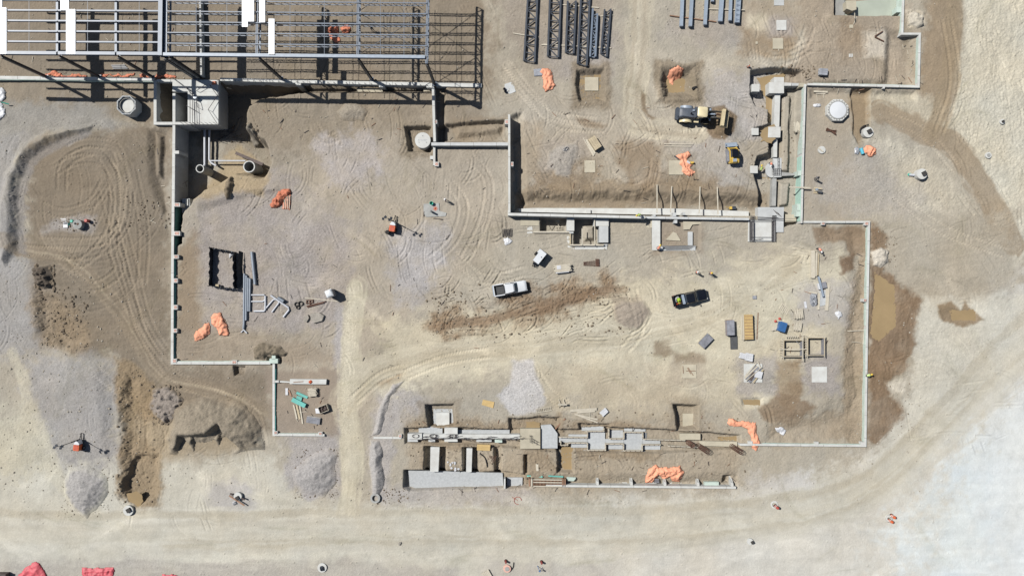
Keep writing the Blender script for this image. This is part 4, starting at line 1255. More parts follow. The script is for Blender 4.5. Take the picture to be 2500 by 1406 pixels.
boards(w9t, (2245.6, 92), (2243.3, 203), 0.42, 1.4, -1, MINT, 0.08, 2.4, 0.12, 0.17)
boards(w9t, (2232, 211.5), (1985, 206.3), 0.44, 1.1, -1, MINT, 0.08, 2.4, 0.12, 0.17)
pilaster(w9t, 2196, 24, 0.2, 0.9, 0.9, -1.2, MINT, pad=False); pilaster(w9t, 2158, 211.5, 0.5, 0.3, 0.7, -0.8, pad=False)
w10 = wall("boundary_wall", "long white and mint wall enclosing the south-east yard, beside the brown puddle", [(1962, 542), (2122, 542), (2117, 800), (2113, 1088), (1806, 1085)], 0.42, 0.32, -1.6, CONC_W)
boards(w10, (2121.6, 555), (2117.2, 795), 0.36, 1.3, -1, MINT, 0.09, 2.4, 0.12, 0.16)
boards(w10, (2116.9, 803), (2113.2, 1078), 0.36, 1.3, -1, MINT, 0.09, 2.4, 0.12, 0.16)
boards(w10, (2104, 1087.8), (1862, 1085.6), 0.36, 1.1, -1, MINT, 0.09, 2.4, 0.12, 0.16)
boards(w10, (2008, 542), (2110, 542), 0.36, 0.8, -1, MINT, 0.07, 2.4, 0.12, 0.16)
for x, y, s in ((2010, 546, 0.6), (2116, 546, 0.75), (2112, 733, 0.6), (1994, 1082, 0.6), (1832, 1081, 0.7), (2107, 1083, 0.7)):
 pilaster(w10, x, y, 0.45, s, s * 0.85, -1.2, CONC_W, pad=(y < 800))
w11 = wall("retaining_wall", "smooth grey retaining wall with small buttresses, along the south edge of the footings", [(1333, 1185.5), (1560, 1187.5), (1797, 1190)], 0.55, 0.34, -2.2, CONC_W)
for x in (1459, 1542, 1624, 1705, 1788):
 X, Y = W(x, 1186.5 + (x - 1560) * 0.011, 0.4)
 mb = MB().add([(X - 0.2, Y + 0.15, -0.9), (X + 0.2, Y + 0.15, -0.9), (X + 0.2, Y + 0.15, 0.4), (X - 0.2, Y + 0.15, 0.4), (X - 0.2, Y + 1.5, -0.9), (X + 0.2, Y + 1.5, -0.9), (X + 0.2, Y + 0.6, 0.3), (X - 0.2, Y + 0.75, 0.3)],
                  [(0, 1, 2, 3)[::-1], (4, 5, 6, 7), (0, 4, 7, 3), (1, 2, 6, 5), (3, 7, 6, 2), (0, 1, 5, 4)])
 o = build_w(mb, "buttress", CONC_W, w11); bpy_fix(o)
build_w(MB().prism(wpoly([(1384, 1174), (1560, 1176), (1797, 1179), (1797, 1187.4), (1560, 1185), (1384, 1183)], -0.85), -1.8, -0.85), "footing_ledge", CONC_W, w11)
w13 = wall("strip_wall", "thin pale wall stub reaching the west lane, with a peach painted pier at its end", [(912, 1068), (980, 1068.5)], 0.12, 0.34, -0.9, CONC_W)
pilaster(w13, 977, 1064, 0.3, 0.55, 0.6, -0.8)
# ------------------------------------------------------------------ standing water
def water(pts, z, m=WATER, warp=4.5):
 rr = random.Random(int(pts[0][0]))
 P = smooth_path(list(pts) + [pts[0]], 6)[:-1]
 P = [(x + rr.gauss(0, warp * 0.4), y + rr.gauss(0, warp * 0.4)) for x, y in P]
 mb = MB(); poly = wpoly(P, z)
 A = sum(poly[i][0] * poly[(i + 1) % len(poly)][1] - poly[(i + 1) % len(poly)][0] * poly[i][1] for i in range(len(poly)))
 if A < 0:
  poly = poly[::-1]
 mb.add([(x, y, z) for x, y in poly], [tuple(range(len(poly)))])
 o = build_w(mb, "puddle", m); o["kind"] = "structure"
 return o


def floor_z(px, py, up=0.05):
 return G(px, py)[2] + up


water([(1404, 172), (1440, 166), (1480, 172), (1482, 250), (1440, 258), (1408, 250)], -1.0)
water([(1622, 180), (1684, 180), (1688, 240), (1628, 242)], floor_z(1655, 212, 0.06))
water([(1846, 192), (1912, 182), (1910, 215), (1900, 262), (1880, 300), (1866, 240)], floor_z(1870, 215, 0.12))
water([(1858, 322), (1890, 305), (1890, 345), (1862, 345)], floor_z(1868, 335, 0.12))
water([(1852, 385), (1884, 375), (1886, 470), (1856, 455)], floor_z(1868, 415, 0.12))
water([(2120, 640), (2170, 660), (2200, 720), (2190, 790), (2180, 832), (2120, 820)], floor_z(2150, 745, 0.22))
water([(2315, 752), (2360, 745), (2388, 775), (2370, 792), (2330, 785)], floor_z(2345, 772, 0.06))
water([(1808, 972), (1860, 970), (1862, 994), (1815, 994)], floor_z(1838, 983, 0.09))
water([(1372, 1092), (1398, 1094), (1400, 1140), (1378, 1152), (1368, 1120)], floor_z(1384, 1118, 0.10))
water([(1284, 1028), (1316, 1030), (1316, 1046), (1286, 1046)], floor_z(1300, 1036, 0.08))
water([(1750, 1066), (1815, 1064), (1815, 1074), (1760, 1074)], floor_z(1785, 1069, 0.05))
water([(308, 1200), (345, 1205), (345, 1232), (318, 1236)], floor_z(328, 1220, 0.12))
water([(2060, 4), (2200, 2), (2202, 44), (2062, 40)], floor_z(2130, 20, 0.18), WATERG)


# ------------------------------------------------------------------ heaps
def ground_z_np(x, y):
 i = np.interp(x, GX, np.arange(NXg)); j = np.interp(y, GY, np.arange(NYg))
 i0 = np.minimum(i.astype(int), NXg - 2); j0 = np.minimum(j.astype(int), NYg - 2)
 fx, fy = i - i0, j - j0
 return (HT[j0, i0] * (1 - fx) + HT[j0, i0 + 1] * fx) * (1 - fy) + (HT[j0 + 1, i0] * (1 - fx) + HT[j0 + 1, i0 + 1] * fx) * fy


def heap(name, label, cat, pts, h, slope, rgb, rough=0.15, grit=0.8, wl=14, clod=0.0, peak=None, cuts=(), step=0.17, warp=9, struct=False):
 P = np.array([W(x, y, 0) for x, y in pts])
 x = np.arange(P[:, 0].min() - 1.2, P[:, 0].max() + 1.2, step); y = np.arange(P[:, 1].min() - 1.2, P[:, 1].max() + 1.2, step)
 X, Y = np.meshgrid(x, y)
 U = (PCX + X * S).astype(np.float32); V = (PCY - Y * S).astype(np.float32)
 w1_ = fbm(U / 45, V / 45, 611, 4); w2_ = fbm(U / 45, V / 45, 631, 4)
 d = sdf(pts, U + warp * w1_, V + warp * w2_)
 t = np.clip(-d / slope, 0, 1)
 z = h * (1 - (1 - t) ** 1.35)
 for (cpts, dep, csl) in cuts:
  dd = sdf(cpts, U + 4 * w1_, V + 4 * w2_)
  z = z - dep * sstep(0, 1, np.clip(-dd / csl, 0, 1)) * np.clip(t * 3, 0, 1)
 rs = np.random.RandomState(int(pts[0][0]))
 z = z + np.clip(t * 4, 0, 1) * (rough * fbm(U / wl, V / wl, 651, 4, 0.68) + 0.035 * rs.randn(*U.shape))
 if clod:
  z = z + np.clip(t * 5, 0, 1) * clod * np.clip(fbm(U / 9, V / 9, 671, 3, 0.7) - 0.02, 0, 1) * 2
 z = np.where(d > 0, -0.05 - np.clip(d, 0, 20) * 0.04, z)
 keep = d < 10
 Z = ground_z_np(X, Y) + z
 c = np.broadcast_to(earth(*rgb), U.shape + (3,)).copy()
 c *= (1 + 0.10 * fbm(U / 26, V / 26, 681, 4) + 0.07 * rs.randn(*U.shape))[..., None]
 # fold the toe into the soil around it
 ji = np.clip(np.searchsorted(GX, X) , 0, NXg - 1); jj = np.clip(np.searchsorted(GY, Y), 0, NYg - 1)
 k = sstep(0.0, 0.35, t + 0.12 * fbm(U / 8, V / 8, 691, 3))[..., None]
 c = CL[jj, ji] * (1 - k) + c * k
 o3 = ((x[0] + x[-1]) / 2, (y[0] + y[-1]) / 2, float(ground_z((x[0] + x[-1]) / 2, (y[0] + y[-1]) / 2)))
 me = grid_mesh(name, X - o3[0], Y - o3[1], Z - o3[2], np.clip(c, 0.02, 0.85).astype(np.float32), None, np.full(U.shape, grit, np.float32))
 me.materials.append(SOIL)
 bm = bmesh.new(); bm.from_mesh(me); bm.verts.ensure_lookup_table()
 kf = keep.ravel()
 bmesh.ops.delete(bm, geom=[v for v in bm.verts if not kf[v.index]], context='VERTS')
 bm.to_mesh(me); bm.free()
 me.shade_smooth()
 o = link(name, me, None, o3)
 if struct:
  o["kind"] = "structure"
  return o
 return tag(o, label, cat)


heap("gravel_heap", "bluish gravel heap on the pale lane at lower left, below the light tower", "gravel heap", [(155, 1170), (172, 1138), (215, 1130), (262, 1160), (266, 1205), (236, 1246), (215, 1268), (180, 1246), (158, 1205)], 1.35, 58, (176, 176, 180), 0.26)
heap("gravel_heap", "grey gravel heap beside the narrow west lane, south of the timber store", "gravel heap", [(716, 1150), (745, 1112), (800, 1094), (826, 1108), (818, 1180), (792, 1218), (748, 1208), (720, 1186)], 1.15, 54, (176, 173, 173), 0.22)
heap("gravel_berm", "low gravel berm along the east edge of the west lane", "gravel heap", [(905, 1070), (925, 1075), (938, 1110), (936, 1170), (925, 1212), (908, 1215), (904, 1140)], 0.8, 16, (180, 177, 176), 0.2)
heap("gravel_berm", "curved gravel berm at the lane junction above the strip wall stub", "gravel heap", [(960, 935), (990, 930), (960, 965), (940, 1010), (925, 1060), (908, 1060), (920, 1000)], 0.6, 16, (182, 178, 176), 0.15)
heap("earth_heap", "large brown earth heap with a dug out dark hollow, south of the timber store wall", "earth heap", [(425, 1000), (460, 975), (530, 968), (600, 990), (640, 1040), (648, 1095), (600, 1100), (520, 1112), (415, 1112), (405, 1070)], 2.4, 62, (158, 147, 130), 0.26, clod=0.12,
     cuts=[([(440, 1052), (510, 1048), (545, 1022), (560, 1050), (590, 1090), (560, 1125), (420, 1135)], 1.7, 15), ([(455, 1075), (475, 1050), (485, 1110), (465, 1115)], -0.8, 12), ([(520, 1070), (540, 1045), (550, 1110), (530, 1115)], -0.7, 12)])
heap("clod_heap", "spread of grey rubbly clods beside the curving haul track", "clod heap", [(372, 945), (412, 936), (452, 975), (430, 1022), (405, 1042), (362, 1000)], 0.5, 34, (158, 148, 140), 0.2, clod=0.5)
heap("clod_heap", "dark heap of broken clods at the left, beside the grey haul road", "clod heap", [(82, 652), (125, 642), (136, 670), (130, 700), (104, 708), (82, 688)], 0.7, 18, (112, 102, 92), 0.2, clod=0.7)
heap("gravel_heap", "small grey mound in the frame's shadow line south of the foundation wall", "gravel heap", [(818, 275), (842, 250), (872, 248), (896, 270), (888, 296), (850, 300), (826, 292)], 0.7, 30, (170, 160, 145), 0.1)
heap("rubble_heap", "rough stony mound on the rim of the deep pit", "rubble heap", [(588, 305), (612, 296), (625, 318), (618, 346), (598, 350), (586, 330)], 0.9, 12, (146, 138, 126), 0.3, clod=0.5)
heap("earth_heap", "dark clod heap at the bend of the pit ridge", "earth heap", [(548, 440), (566, 428), (574, 450), (568, 488), (556, 490), (548, 462)], 0.8, 10, (140, 126, 106), 0.2, clod=0.4)
heap("earth_heap", "flattened grey brown spoil heap in the middle lane, west of the black pickup", "earth heap", [(1494, 745), (1520, 728), (1570, 732), (1588, 770), (1560, 806), (1515, 805), (1496, 780)], 0.5, 34, (172, 160, 146), 0.1)
heap("sand_heap", "pale crusted sand heap against the east side of the puddle wall", "sand heap", [(2128, 612), (2150, 602), (2170, 612), (2172, 645), (2150, 656), (2132, 648)], 0.55, 12, (206, 198, 184), 0.16, clod=0.25)
heap("sand_heap", "pale crusted sand heap near the top right corner, east of the boundary wall", "sand heap", [(2214, 36), (2232, 26), (2252, 34), (2254, 60), (2236, 70), (2216, 62)], 0.5, 12, (202, 194, 178), 0.16, clod=0.25)
heap("gravel_heap", "grey gravel spill strewn with boards, west of the square pad with a tan crate behind", "gravel heap", [(1336, 372), (1380, 345), (1412, 338), (1408, 390), (1395, 440), (1360, 430), (1330, 410)], 0.35, 30, (178, 171, 162), 0.14)
heap("earth_heap", "dug earth mound around the cross shaped pier", "earth heap", [(618, 850), (640, 836), (680, 842), (702, 860), (692, 868), (654, 866), (646, 884), (622, 880)], 0.6, 10, (140, 128, 110), 0.2, clod=0.25)
heap("earth_heap", "damp round tip of soil in front of the loader bucket", "earth heap", [(1742, 264), (1774, 258), (1797, 288), (1790, 324), (1768, 336), (1738, 330)], 0.3, 14, (141, 122, 98), 0.05)

# loose stones and clods nobody would count
rk = random.Random(33)
mb = MB()
for box_, n, r0, r1 in (((372, 940, 440, 1035), 240, 0.08, 0.34), ((84, 648, 134, 704), 160, 0.10, 0.36), ((150, 1130, 266, 1262), 260, 0.04, 0.12), ((720, 1095, 825, 1215), 260, 0.05, 0.14),
         ((130, 535, 235, 565), 60, 0.06, 0.2), ((300, 480, 420, 560), 90, 0.05, 0.22), ((285, 900, 390, 1230), 120, 0.05, 0.22), ((1050, 720, 1150, 820), 130, 0.05, 0.2),
         ((2120, 560, 2190, 660), 80, 0.05, 0.16), ((920, 1190, 1000, 1230), 90, 0.05, 0.16), ((1900, 160, 1990, 190), 60, 0.06, 0.25), ((100, 700, 220, 850), 140, 0.08, 0.3), ((560, 300, 640, 350), 60, 0.08, 0.3),
         ((990, 1000, 1820, 1180), 350, 0.04, 0.2), ((1040, 690, 1540, 830), 350, 0.05, 0.22), ((1830, 160, 1960, 520), 120, 0.05, 0.2), ((2160, 900, 2240, 1080), 40, 0.05, 0.15), (None, 0, 0, 0), ((0, 0, 2300, 1230), 2400, 0.04, 0.16), ((0, 620, 300, 1260), 300, 0.04, 0.2)):
 if box_ is None:
  st = mb.build("loose_stones", CLODM); st["kind"] = "stuff"; mb = MB()
  continue
 x0, y0, x1, y1 = box_
 for _ in range(n):
  x, y, z = G(rk.uniform(x0, x1), rk.uniform(y0, y1))
  r = r0 + (r1 - r0) * rk.random() ** 2.5
  mb.ico((x, y, z + r * 0.25), r, rk)
st = mb.build("loose_pebbles", PEBB); st["kind"] = "stuff"


# ------------------------------------------------------------------ slabs, pads and footings
def slab(label, pts, zt, th, m, name="pad_footing", cat="concrete pad", group=None):
 return tag(build_w(MB().prism(wpoly(pts, zt), zt - th, zt), name, m), label, cat, group)


def rect(x0, y0, x1, y1, sk=0):
 return [(x0, y0 + sk), (x1, y0), (x1, y1), (x0, y1 + sk)]


def gz(px, py, up=0.0):
 return G(px, py)[2] + up


PADS = "square concrete pads around the yard"
slab("tan dusted square pad standing in a muddy puddle, below the stacked trusses", rect(1428, 189, 1461, 222), -0.82, 0.7, CONC_T, group=PADS)
slab("pale square pad on brown soil just south of the tan crate", rect(1427, 392, 1453, 421), gz(1440, 406, 0.12), 0.5, CONC_T, group=PADS)
slab("square pad half covered by a crumpled orange tarp, east yard", rect(1633, 392, 1668, 427, 0), gz(1648, 408, 0.10), 0.5, CONC_T, group=PADS)
slab("pale square pad with dropped rods on it, in a scraped ring of dust", rect(1664, 890, 1700, 923), gz(1682, 905, 0.10), 0.5, CONC_T, group=PADS)
p1 = slab("white square pad under a heap of panel scraps", rect(1816, 888, 1861, 933), gz(1838, 910, 0.10), 0.5, CONC_W, group=PADS)
slab("bare white square pad in a grey ring, south of the timber form boxes", rect(1982, 895, 2019, 933), gz(2000, 914, 0.10), 0.5, CONC_W, group=PADS)
slab("white wet-looking square pad near the top, left of the vee of dark steel", rect(1896, 50, 1920, 74), gz(1908, 62, 0.08), 0.4, CONC_W, group=PADS)
slab("square pad cut by the top edge of the picture, above the white pad", rect(1890, -6, 1914, 14), gz(1902, 5, 0.08), 0.4, CONC, group=PADS)
slab("square pad with a rod at its lower edge, below the white pad", rect(1887, 94, 1912, 120), gz(1900, 107, 0.08), 0.4, CONC_T, group=PADS)
slab("tiny square footing on brown soil near the top, left of the lower pad", rect(1845, 102, 1850, 108), gz(1848, 105, 0.10), 0.3, CONC_T)
slab("small pale block beside a stake, south of the green basin", rect(2074, 61, 2083, 69), gz(2078, 65, 0.12), 0.3, CONC_T)
for i, x in enumerate((2073, 2078)):
 slab("left one of two tiny white blocks side by side on grey soil" if i == 0 else "right one of two tiny white blocks side by side on grey soil", rect(x, 132, x + 4, 140), gz(x + 2, 136, 0.12), 0.3, CONC_W, "concrete_block", "block")
slab("pale grey pad on blinding in the square pit above the strip beam", rect(1065, 1007, 1097, 1039), -0.92, 0.5, CONC_W, group=PADS)
slab("rough blinding slab lining the square pit above the strip beam", rect(1058, 998, 1108, 1043), -1.35, 0.4, BLIND, "blinding_slab", "blinding slab")
slab("milky wet pad in the right hand pit above the footings", rect(1667, 1009, 1702, 1050), -1.35, 0.4, CONC_T, group=PADS)
for lab, (a, b, c, d), m in (("white cube footing with a rusty stain, in the wet trench beside the grade beam", (1836, 206, 1854, 224), CONC_W), ("white cube footing in the middle notch of the trench bank", (1835, 313, 1852, 330), CONC_W), ("white cube footing with a lime vested worker at its corner", (1832, 405, 1850, 423), CONC_W)):
 slab(lab, rect(a, b, c, d), 0.15, 2.0, m, "cube_footing", "concrete footing", "cube footings beside the grade beam")
slab("pale concrete slab with loose boards, at the south foot of the foundation wall", rect(871, 216, 934, 237), -0.75, 1.4, CONC_T, "raised_slab", "concrete slab")
slab("square pale column footing west of the frame's corner column", rect(1034, 216, 1053, 238), -0.6, 1.2, CONC_T, "pad_footing", "concrete pad")
slab("pale irregular concrete patch with an orange mark, east of the frame", [(1232, 206), (1248, 201), (1256, 212), (1259, 224), (1245, 230), (1232, 222)], gz(1245, 215, 0.06), 0.3, CONC, "survey_pad", "concrete pad")
x, y = W(1250, 213, 0.1); z = gz(1250, 213, 0.07)
sd = slab("pale survey pad with a teal bucket and an orange mark, centre of the yard", [(1034, 498), (1072, 496), (1073, 515), (1090, 520), (1088, 528), (1040, 530), (1034, 520)], gz(1056, 515, 0.08), 0.3, CONC_D, "survey_pad", "concrete pad")

# grade beam line, north-east trench
gbm = thing("grade_beam", "stepped white grade beam with square blocks, standing in the wet trench", "grade beam", (*W(1892, 260, 0), -1.7))


def sub(parent, name, pts, z0, z1, m):
 return build_w(MB().prism(wpoly(pts, z1), z0, z1), name, m, parent)


sub(gbm, "pier_block", [(1890, 189), (1914, 189), (1914, 201), (1890, 201)], -1.7, 0.05, CONC_W)
sub(gbm, "pier_block", [(1878, 201.2), (1914, 201.2), (1914, 228), (1878, 228)], -1.7, 0.10, CONC_W)
sub(gbm, "beam", [(1892, 228.2), (1905, 228.2), (1902.5, 309.8), (1889, 309.8)], -1.7, -0.45, CONC_W)
sub(gbm, "pier_block", [(1876, 310), (1906, 310), (1905, 336), (1875, 336)], -1.7, 0.1, CONC_W)
sub(gbm, "beam", [(1888, 336.2), (1898, 336.2), (1897, 384), (1888, 384)], -1.7, -0.6, CONC_W)
sub(gbm, "cross_beam", [(1914.3, 202), (1932, 203), (1932, 210), (1914.3, 210)], -1.7, 0.0, CONC_W)
sub(gbm, "cross_beam", [(1933, 203), (1951, 204), (1951, 210), (1933, 210)], -1.7, -0.15, CONC)
sub(gbm, "round_base", [(1884 + 15 * math.cos(a * 0.35), 415 + 19 * math.sin(a * 0.35)) for a in range(18)], -1.9, -1.35, CONC)
sub(gbm, "footing_block", [(1888, 386), (1908, 386), (1908, 432), (1890, 434)], -1.34, -0.95, CONC)
sub(gbm, "cross_beam", [(1908.3, 420), (1944, 424), (1948, 428), (1908.3, 430)], -1.7, -0.9, CONC_D)
sub(gbm, "beam", [(1886, 436), (1896, 436), (1894, 503), (1884, 503)], -1.7, -0.7, CONC_D)


def mat_bars(parent, x0, y0, x1, y1, z, nx, ny, r=0.028, name="rebar_mat"):
 mb = MB(); a = W(x0, y0, z); b = W(x1, y1, z)
 for i in range(nx):
  x = a[0] + (b[0] - a[0]) * i / max(1, nx - 1)
  mb.tube([(x, a[1], z), (x, b[1], z)], r, 5)
 for i in range(ny):
  y = a[1] + (b[1] - a[1]) * i / max(1, ny - 1)
  mb.tube([(a[0], y, z + r * 1.6), (b[0], y, z + r * 1.6)], r, 5)
 return build_w(mb, name, REBAR, parent)


mat_bars(gbm, 1885, 412, 1907, 428, -0.8, 6, 5)
mat_bars(gbm, 1899, 386, 1903, 412, -0.75, 2, 4)
rs_ = thing("reinforced_slab", "big pale slab with zigzag rebar cages, at the east end of the trench wall", "concrete slab", (*W(1870, 548, 0), -0.6))
sub(rs_, "back_slab", [(1851, 506), (1914, 506), (1913, 537), (1851, 537)], -1.2, 0.22, CONC)
sub(rs_, "side_slab", [(1894, 537.2), (1913, 537.2), (1913, 567), (1894, 567)], -0.6, 0.20, CONC)
sub(rs_, "front_pad", [(1827, 537.2), (1893.6, 537.2), (1893.6, 590), (1826, 590)], -0.6, 0.06, CONC_W)
for xa, xb in ((1830, 1841), (1884, 1893)):
 mb = MB()
 for i in range(26):
  y0 = 540 + i * 1.85
  mb.bar(P3(xa, y0, 0.12), P3(xb, y0 + 1.2, 0.5), 0.035); mb.bar(P3(xb, y0 + 1.2, 0.5), P3(xa, y0 + 1.85, 0.12), 0.035)
 for x in (xa, xb):
  for zz in (0.12, 0.5):
   mb.bar(P3(x, 540, zz), P3(x, 589, zz), 0.04)
 build_w(mb, "rebar_cage", REBAR, rs_)
mb = MB()
for (p, q) in (((1841, 543), (1841, 586)), ((1841, 586), (1888, 588)), ((1888, 543), (1886, 588)), ((1830, 579), (1888, 579)), ((1830, 533), (1945, 534)), ((1838, 536), (1912, 538)), ((1848, 530), (1900, 532)), ((1832, 540), (1890, 541)), ((1833, 588), (1862, 582))):
 mb.bar(P3(*p, 0.34), P3(*q, 0.34), 0.05)
for i in range(5):
 mb.bar(P3(1888 + i * 3, 512 + i * 2, 0.26), P3(1896 + i * 3, 522 + i * 2, 0.26), 0.04)
for x, y in ((1833, 530), (1886, 530)):
 for i in range(7):
  mb.bar(P3(x + i * 1.6, y - 4, 0.3), P3(x + i * 1.2 - 2, y + 8, 0.75), 0.035)
build_w(mb, "rebar_mat", REBAR, rs_)
slab("small tan link slab between the reinforced slab and the mint wall", [(1917, 523), (1944, 524), (1944, 541), (1916, 542)], -0.5, 0.8, CONC_T, "link_slab", "concrete slab")

# U shaped footing
uf = thing("channel_footing", "pale U shaped footing with rods along its lower arm, an orange worker at its corner", "concrete footing", (*W(1640, 575, 0), -0.3))
for nm, pts, zt, m in (("footing_arm", rect(1592, 536, 1612, 611), 0.12, CONC_W), ("footing_arm", rect(1612.3, 600, 1698, 612), 0.02, CONC), ("footing_stub", rect(1543, 540, 1591.6, 556), -0.02, CONC_T),
                       ("footing_stub", [(1668, 540), (1712, 541), (1711, 547), (1690, 549), (1684, 560), (1669, 561)], -0.06, CONC_T), ("footing_arm", rect(1680, 566, 1691, 599.6), 0.0, CONC)):
 sub(uf, nm, pts, -0.7, zt, m)
mb = MB()
for i in range(5):
 mb.bar(P3(1614 + 3 * i, 601 + 2.2 * i, 0.12), P3(1700 - 4 * i, 599 + 2.4 * i, 0.12), 0.045)
build_w(mb, "rebar", REBAR, uf)
slab("little triangular mound of pale grout inside the U shaped footing", [(1625, 586), (1644, 566), (1652, 570), (1662, 588)], gz(1645, 580, 0.25), 0.5, CONC_T, "grout_mound", "grout")

# twin formed pits south of the trench wall
tp = thing("formed_pit_pair", "pair of square formed pits with pale ledges, south of the trench wall", "formed pit", (*W(1395, 566, 0), -1.6))
for nm, pts, z0, zt, m in (("ledge", rect(1271, 531, 1316, 551), -0.8, 0.10, CONC_T), ("ledge", rect(1287, 553, 1300, 577), -0.8, 0.0, CONC_W), ("ledge", rect(1304, 553, 1316, 564), -0.8, -0.4, CONC), ("pit_wall", rect(1302, 564.5, 1390, 568.5), -1.7, 0.35, WOODW),
                           ("ledge", rect(1300.3, 569, 1392, 576), -0.8, -0.08, CONC_W), ("pier", rect(1384, 532, 1402, 564), -1.7, 0.5, CONC_W), ("ledge", rect(1450, 534, 1486, 552), -1.7, 0.45, CONC_W),
                           ("pier", rect(1463, 552.3, 1485, 592), -1.7, 0.6, CONC), ("pit_wall", rect(1392, 596.5, 1474, 600), -1.7, 0.5, WOODW), ("pit_wall", rect(1391, 570, 1394, 596), -1.7, 0.3, WOOD),
                           ("ledge", rect(1386, 600.3, 1482, 609), -0.6, 0.02, CONC_W), ("ledge", rect(1384, 577, 1390.6, 600), -0.6, 0.02, CONC_W), ("strut", rect(1390, 566, 1400, 570), 0.0, 0.42, CONC), ("ledge", rect(1475, 596, 1483, 600), -0.6, 0.15, CONC)):
 sub(tp, nm, pts, z0, zt, m)
for p, q in (((1421, 558), (1421, 600)), ((1451.5, 531), (1452, 600))):
 build_w(MB().bar(P3(*p, 0.62), P3(*q, 0.62), 0.16, 0.08), "strut", WOODW, tp)
build_w(MB().bar(P3(1335, 538, 0.4), P3(1346, 562, -1.4), 0.07), "prop", WOODD, tp)
mb = MB(); c = P3(1361, 540, -0.7)
for i in range(7):
 a = i * 0.9
 mb.bar((c[0], c[1], -0.9), (c[0] + 0.45 * math.cos(a), c[1] + 0.35 * math.sin(a), -0.65), 0.08)
mb.bar((c[0] + 0.15, c[1], -0.9), (c[0] + 0.2, c[1] - 1.3, -1.3), 0.09)
for k in range(3):
 mb.bar((c[0] - 0.3, c[1] - 0.9 - 0.25 * k, -1.25), (c[0] + 0.8, c[1] - 0.95 - 0.25 * k, -1.25), 0.08)
tag(build_w(mb, "stake_cluster", WOODW), "star of nailed timber stakes inside the left hand formed pit", "timber frame")

# southern strip of footings
sb = thing("strip_beam", "bright strip beam with tangled rebar on its lower edge, south yard", "strip beam", (*W(1130, 1066, 0), -0.9))
for nm, pts, zt, m in (("beam", rect(995, 1060, 1269, 1071, -1), 0.02, CONC_W), ("pier_block", rect(1085, 1044, 1117, 1059.4), 0.32, CONC_W), ("pier_block", rect(1085, 1071.6, 1117, 1078), 0.1, CONC_W), ("cross_block", rect(995, 1058, 1030, 1072), 0.25, CONC_W),
                       ("ledge", rect(1022, 1041, 1080, 1058.6), -0.55, BLIND), ("ledge", rect(1119, 1049, 1244, 1059), -0.6, BLIND), ("ledge", rect(1046, 1072, 1062, 1078), -0.1, CONC), ("ledge", rect(1163, 1073, 1200, 1078), -0.15, CONC), ("ledge", rect(1208, 1072.4, 1226, 1080), 0.0, MINT), ("ledge", rect(995, 1072.4, 1020, 1078), -0.15, CONC)):
 sub(sb, nm, pts, -1.3, zt, m)
rr = random.Random(4)
mb = MB()
for i in range(70):
 x = 1000 + rr.random() * 280; y = 1067 + x * 0.0025 + rr.gauss(0, 1.6)
 a = rr.gauss(0, 0.35); l = rr.uniform(6, 22)
 mb.bar(P3(x, y, 0.06 + rr.random() * 0.25), P3(x + l * math.cos(a), y + l * math.sin(a) * 0.5, 0.06 + rr.random() * 0.3), 0.04)
for cx in (1056, 1104, 1012):
 for i in range(5):
  mb.tube([P3(cx + 8 * math.cos(t * 0.7) + i, 1064 + 4.5 * math.sin(t * 0.7), 0.15 + 0.06 * i) for t in range(10)], 0.025, 4)
build_w(mb, "rebar_tangle", REBAR, sb)
slab("west pale pier standing between two narrow pits, south of the strip beam", [(1051, 1091), (1073, 1091), (1070, 1151), (1050, 1151)], 0.0, 1.6, CONC_W, "pier_wall", "concrete pier", "pale piers between the narrow pits")
slab("east pale pier between two narrow pits, beside the folded plywood", [(1139, 1094), (1153, 1094), (1151, 1152), (1138, 1152)], 0.0, 1.6, CONC_W, "pier_wall", "concrete pier", "pale piers between the narrow pits")
slab("long rough blue grey blinding strip in the southern trench", [(997, 1148), (1120, 1151), (1227, 1154), (1229, 1188), (1120, 1187), (1015, 1191), (1000, 1186)], -0.95, 0.4, BLIND, "blinding_slab", "blinding slab")
slab("short rough blinding patch right of the white corner post, southern trench", [(1238, 1165), (1276, 1165), (1275, 1186), (1238, 1188)], -1.0, 0.4, BLIND, "blinding_slab", "blinding slab")
slab("tan finished slab with a rebar frame on it, between the strip beam and grey blinding", rect(1270, 1046, 1319, 1095), 0.08, 0.9, CONC_T, "cap_slab", "concrete slab")
slab("grey blinding apron between the tan slab and the timber forms", [(1321, 1038), (1345, 1036), (1361, 1058), (1361, 1094), (1321, 1094)], -0.35, 0.5, BLIND, "blinding_slab", "blinding slab")
cp = tag(build_w(MB().box(*W(1230, 1192, 0.2), -1.0, *W(1234, 1168, 0.2), 0.25), "corner_post", CONC_W), "white upright corner post at the east end of the blinding strip", "post")
ff = thing("footing_formwork", "cross shaped timber footing forms filled with grey blinding", "formwork", (*W(1500, 1075, 0), -0.9))
for pts in (rect(1435, 1053, 1477, 1097), rect(1365, 1067.5, 1434.5, 1079.5), rect(1477.5, 1071, 1522.5, 1081.5), rect(1523, 1055, 1568, 1098), rect(1568.5, 1072, 1612, 1083.5)):
 sub(ff, "blinding", pts, -1.2, -0.72, BLIND)
for pts in (rect(1420, 1040, 1474, 1051), rect(1388, 1060, 1433, 1066.5), rect(1394, 1081, 1433, 1092), rect(1424, 1099, 1486, 1108), rect(1490, 1050, 1521, 1069), rect(1484, 1083.5, 1520, 1096), rect(1516, 1100, 1575, 1107), rect(1524, 1044, 1576, 1053), rect(1571, 1056, 1578, 1070), rect(1570, 1086, 1612, 1097)):
 sub(ff, "apron", pts, -1.2, -0.78, BLIND)
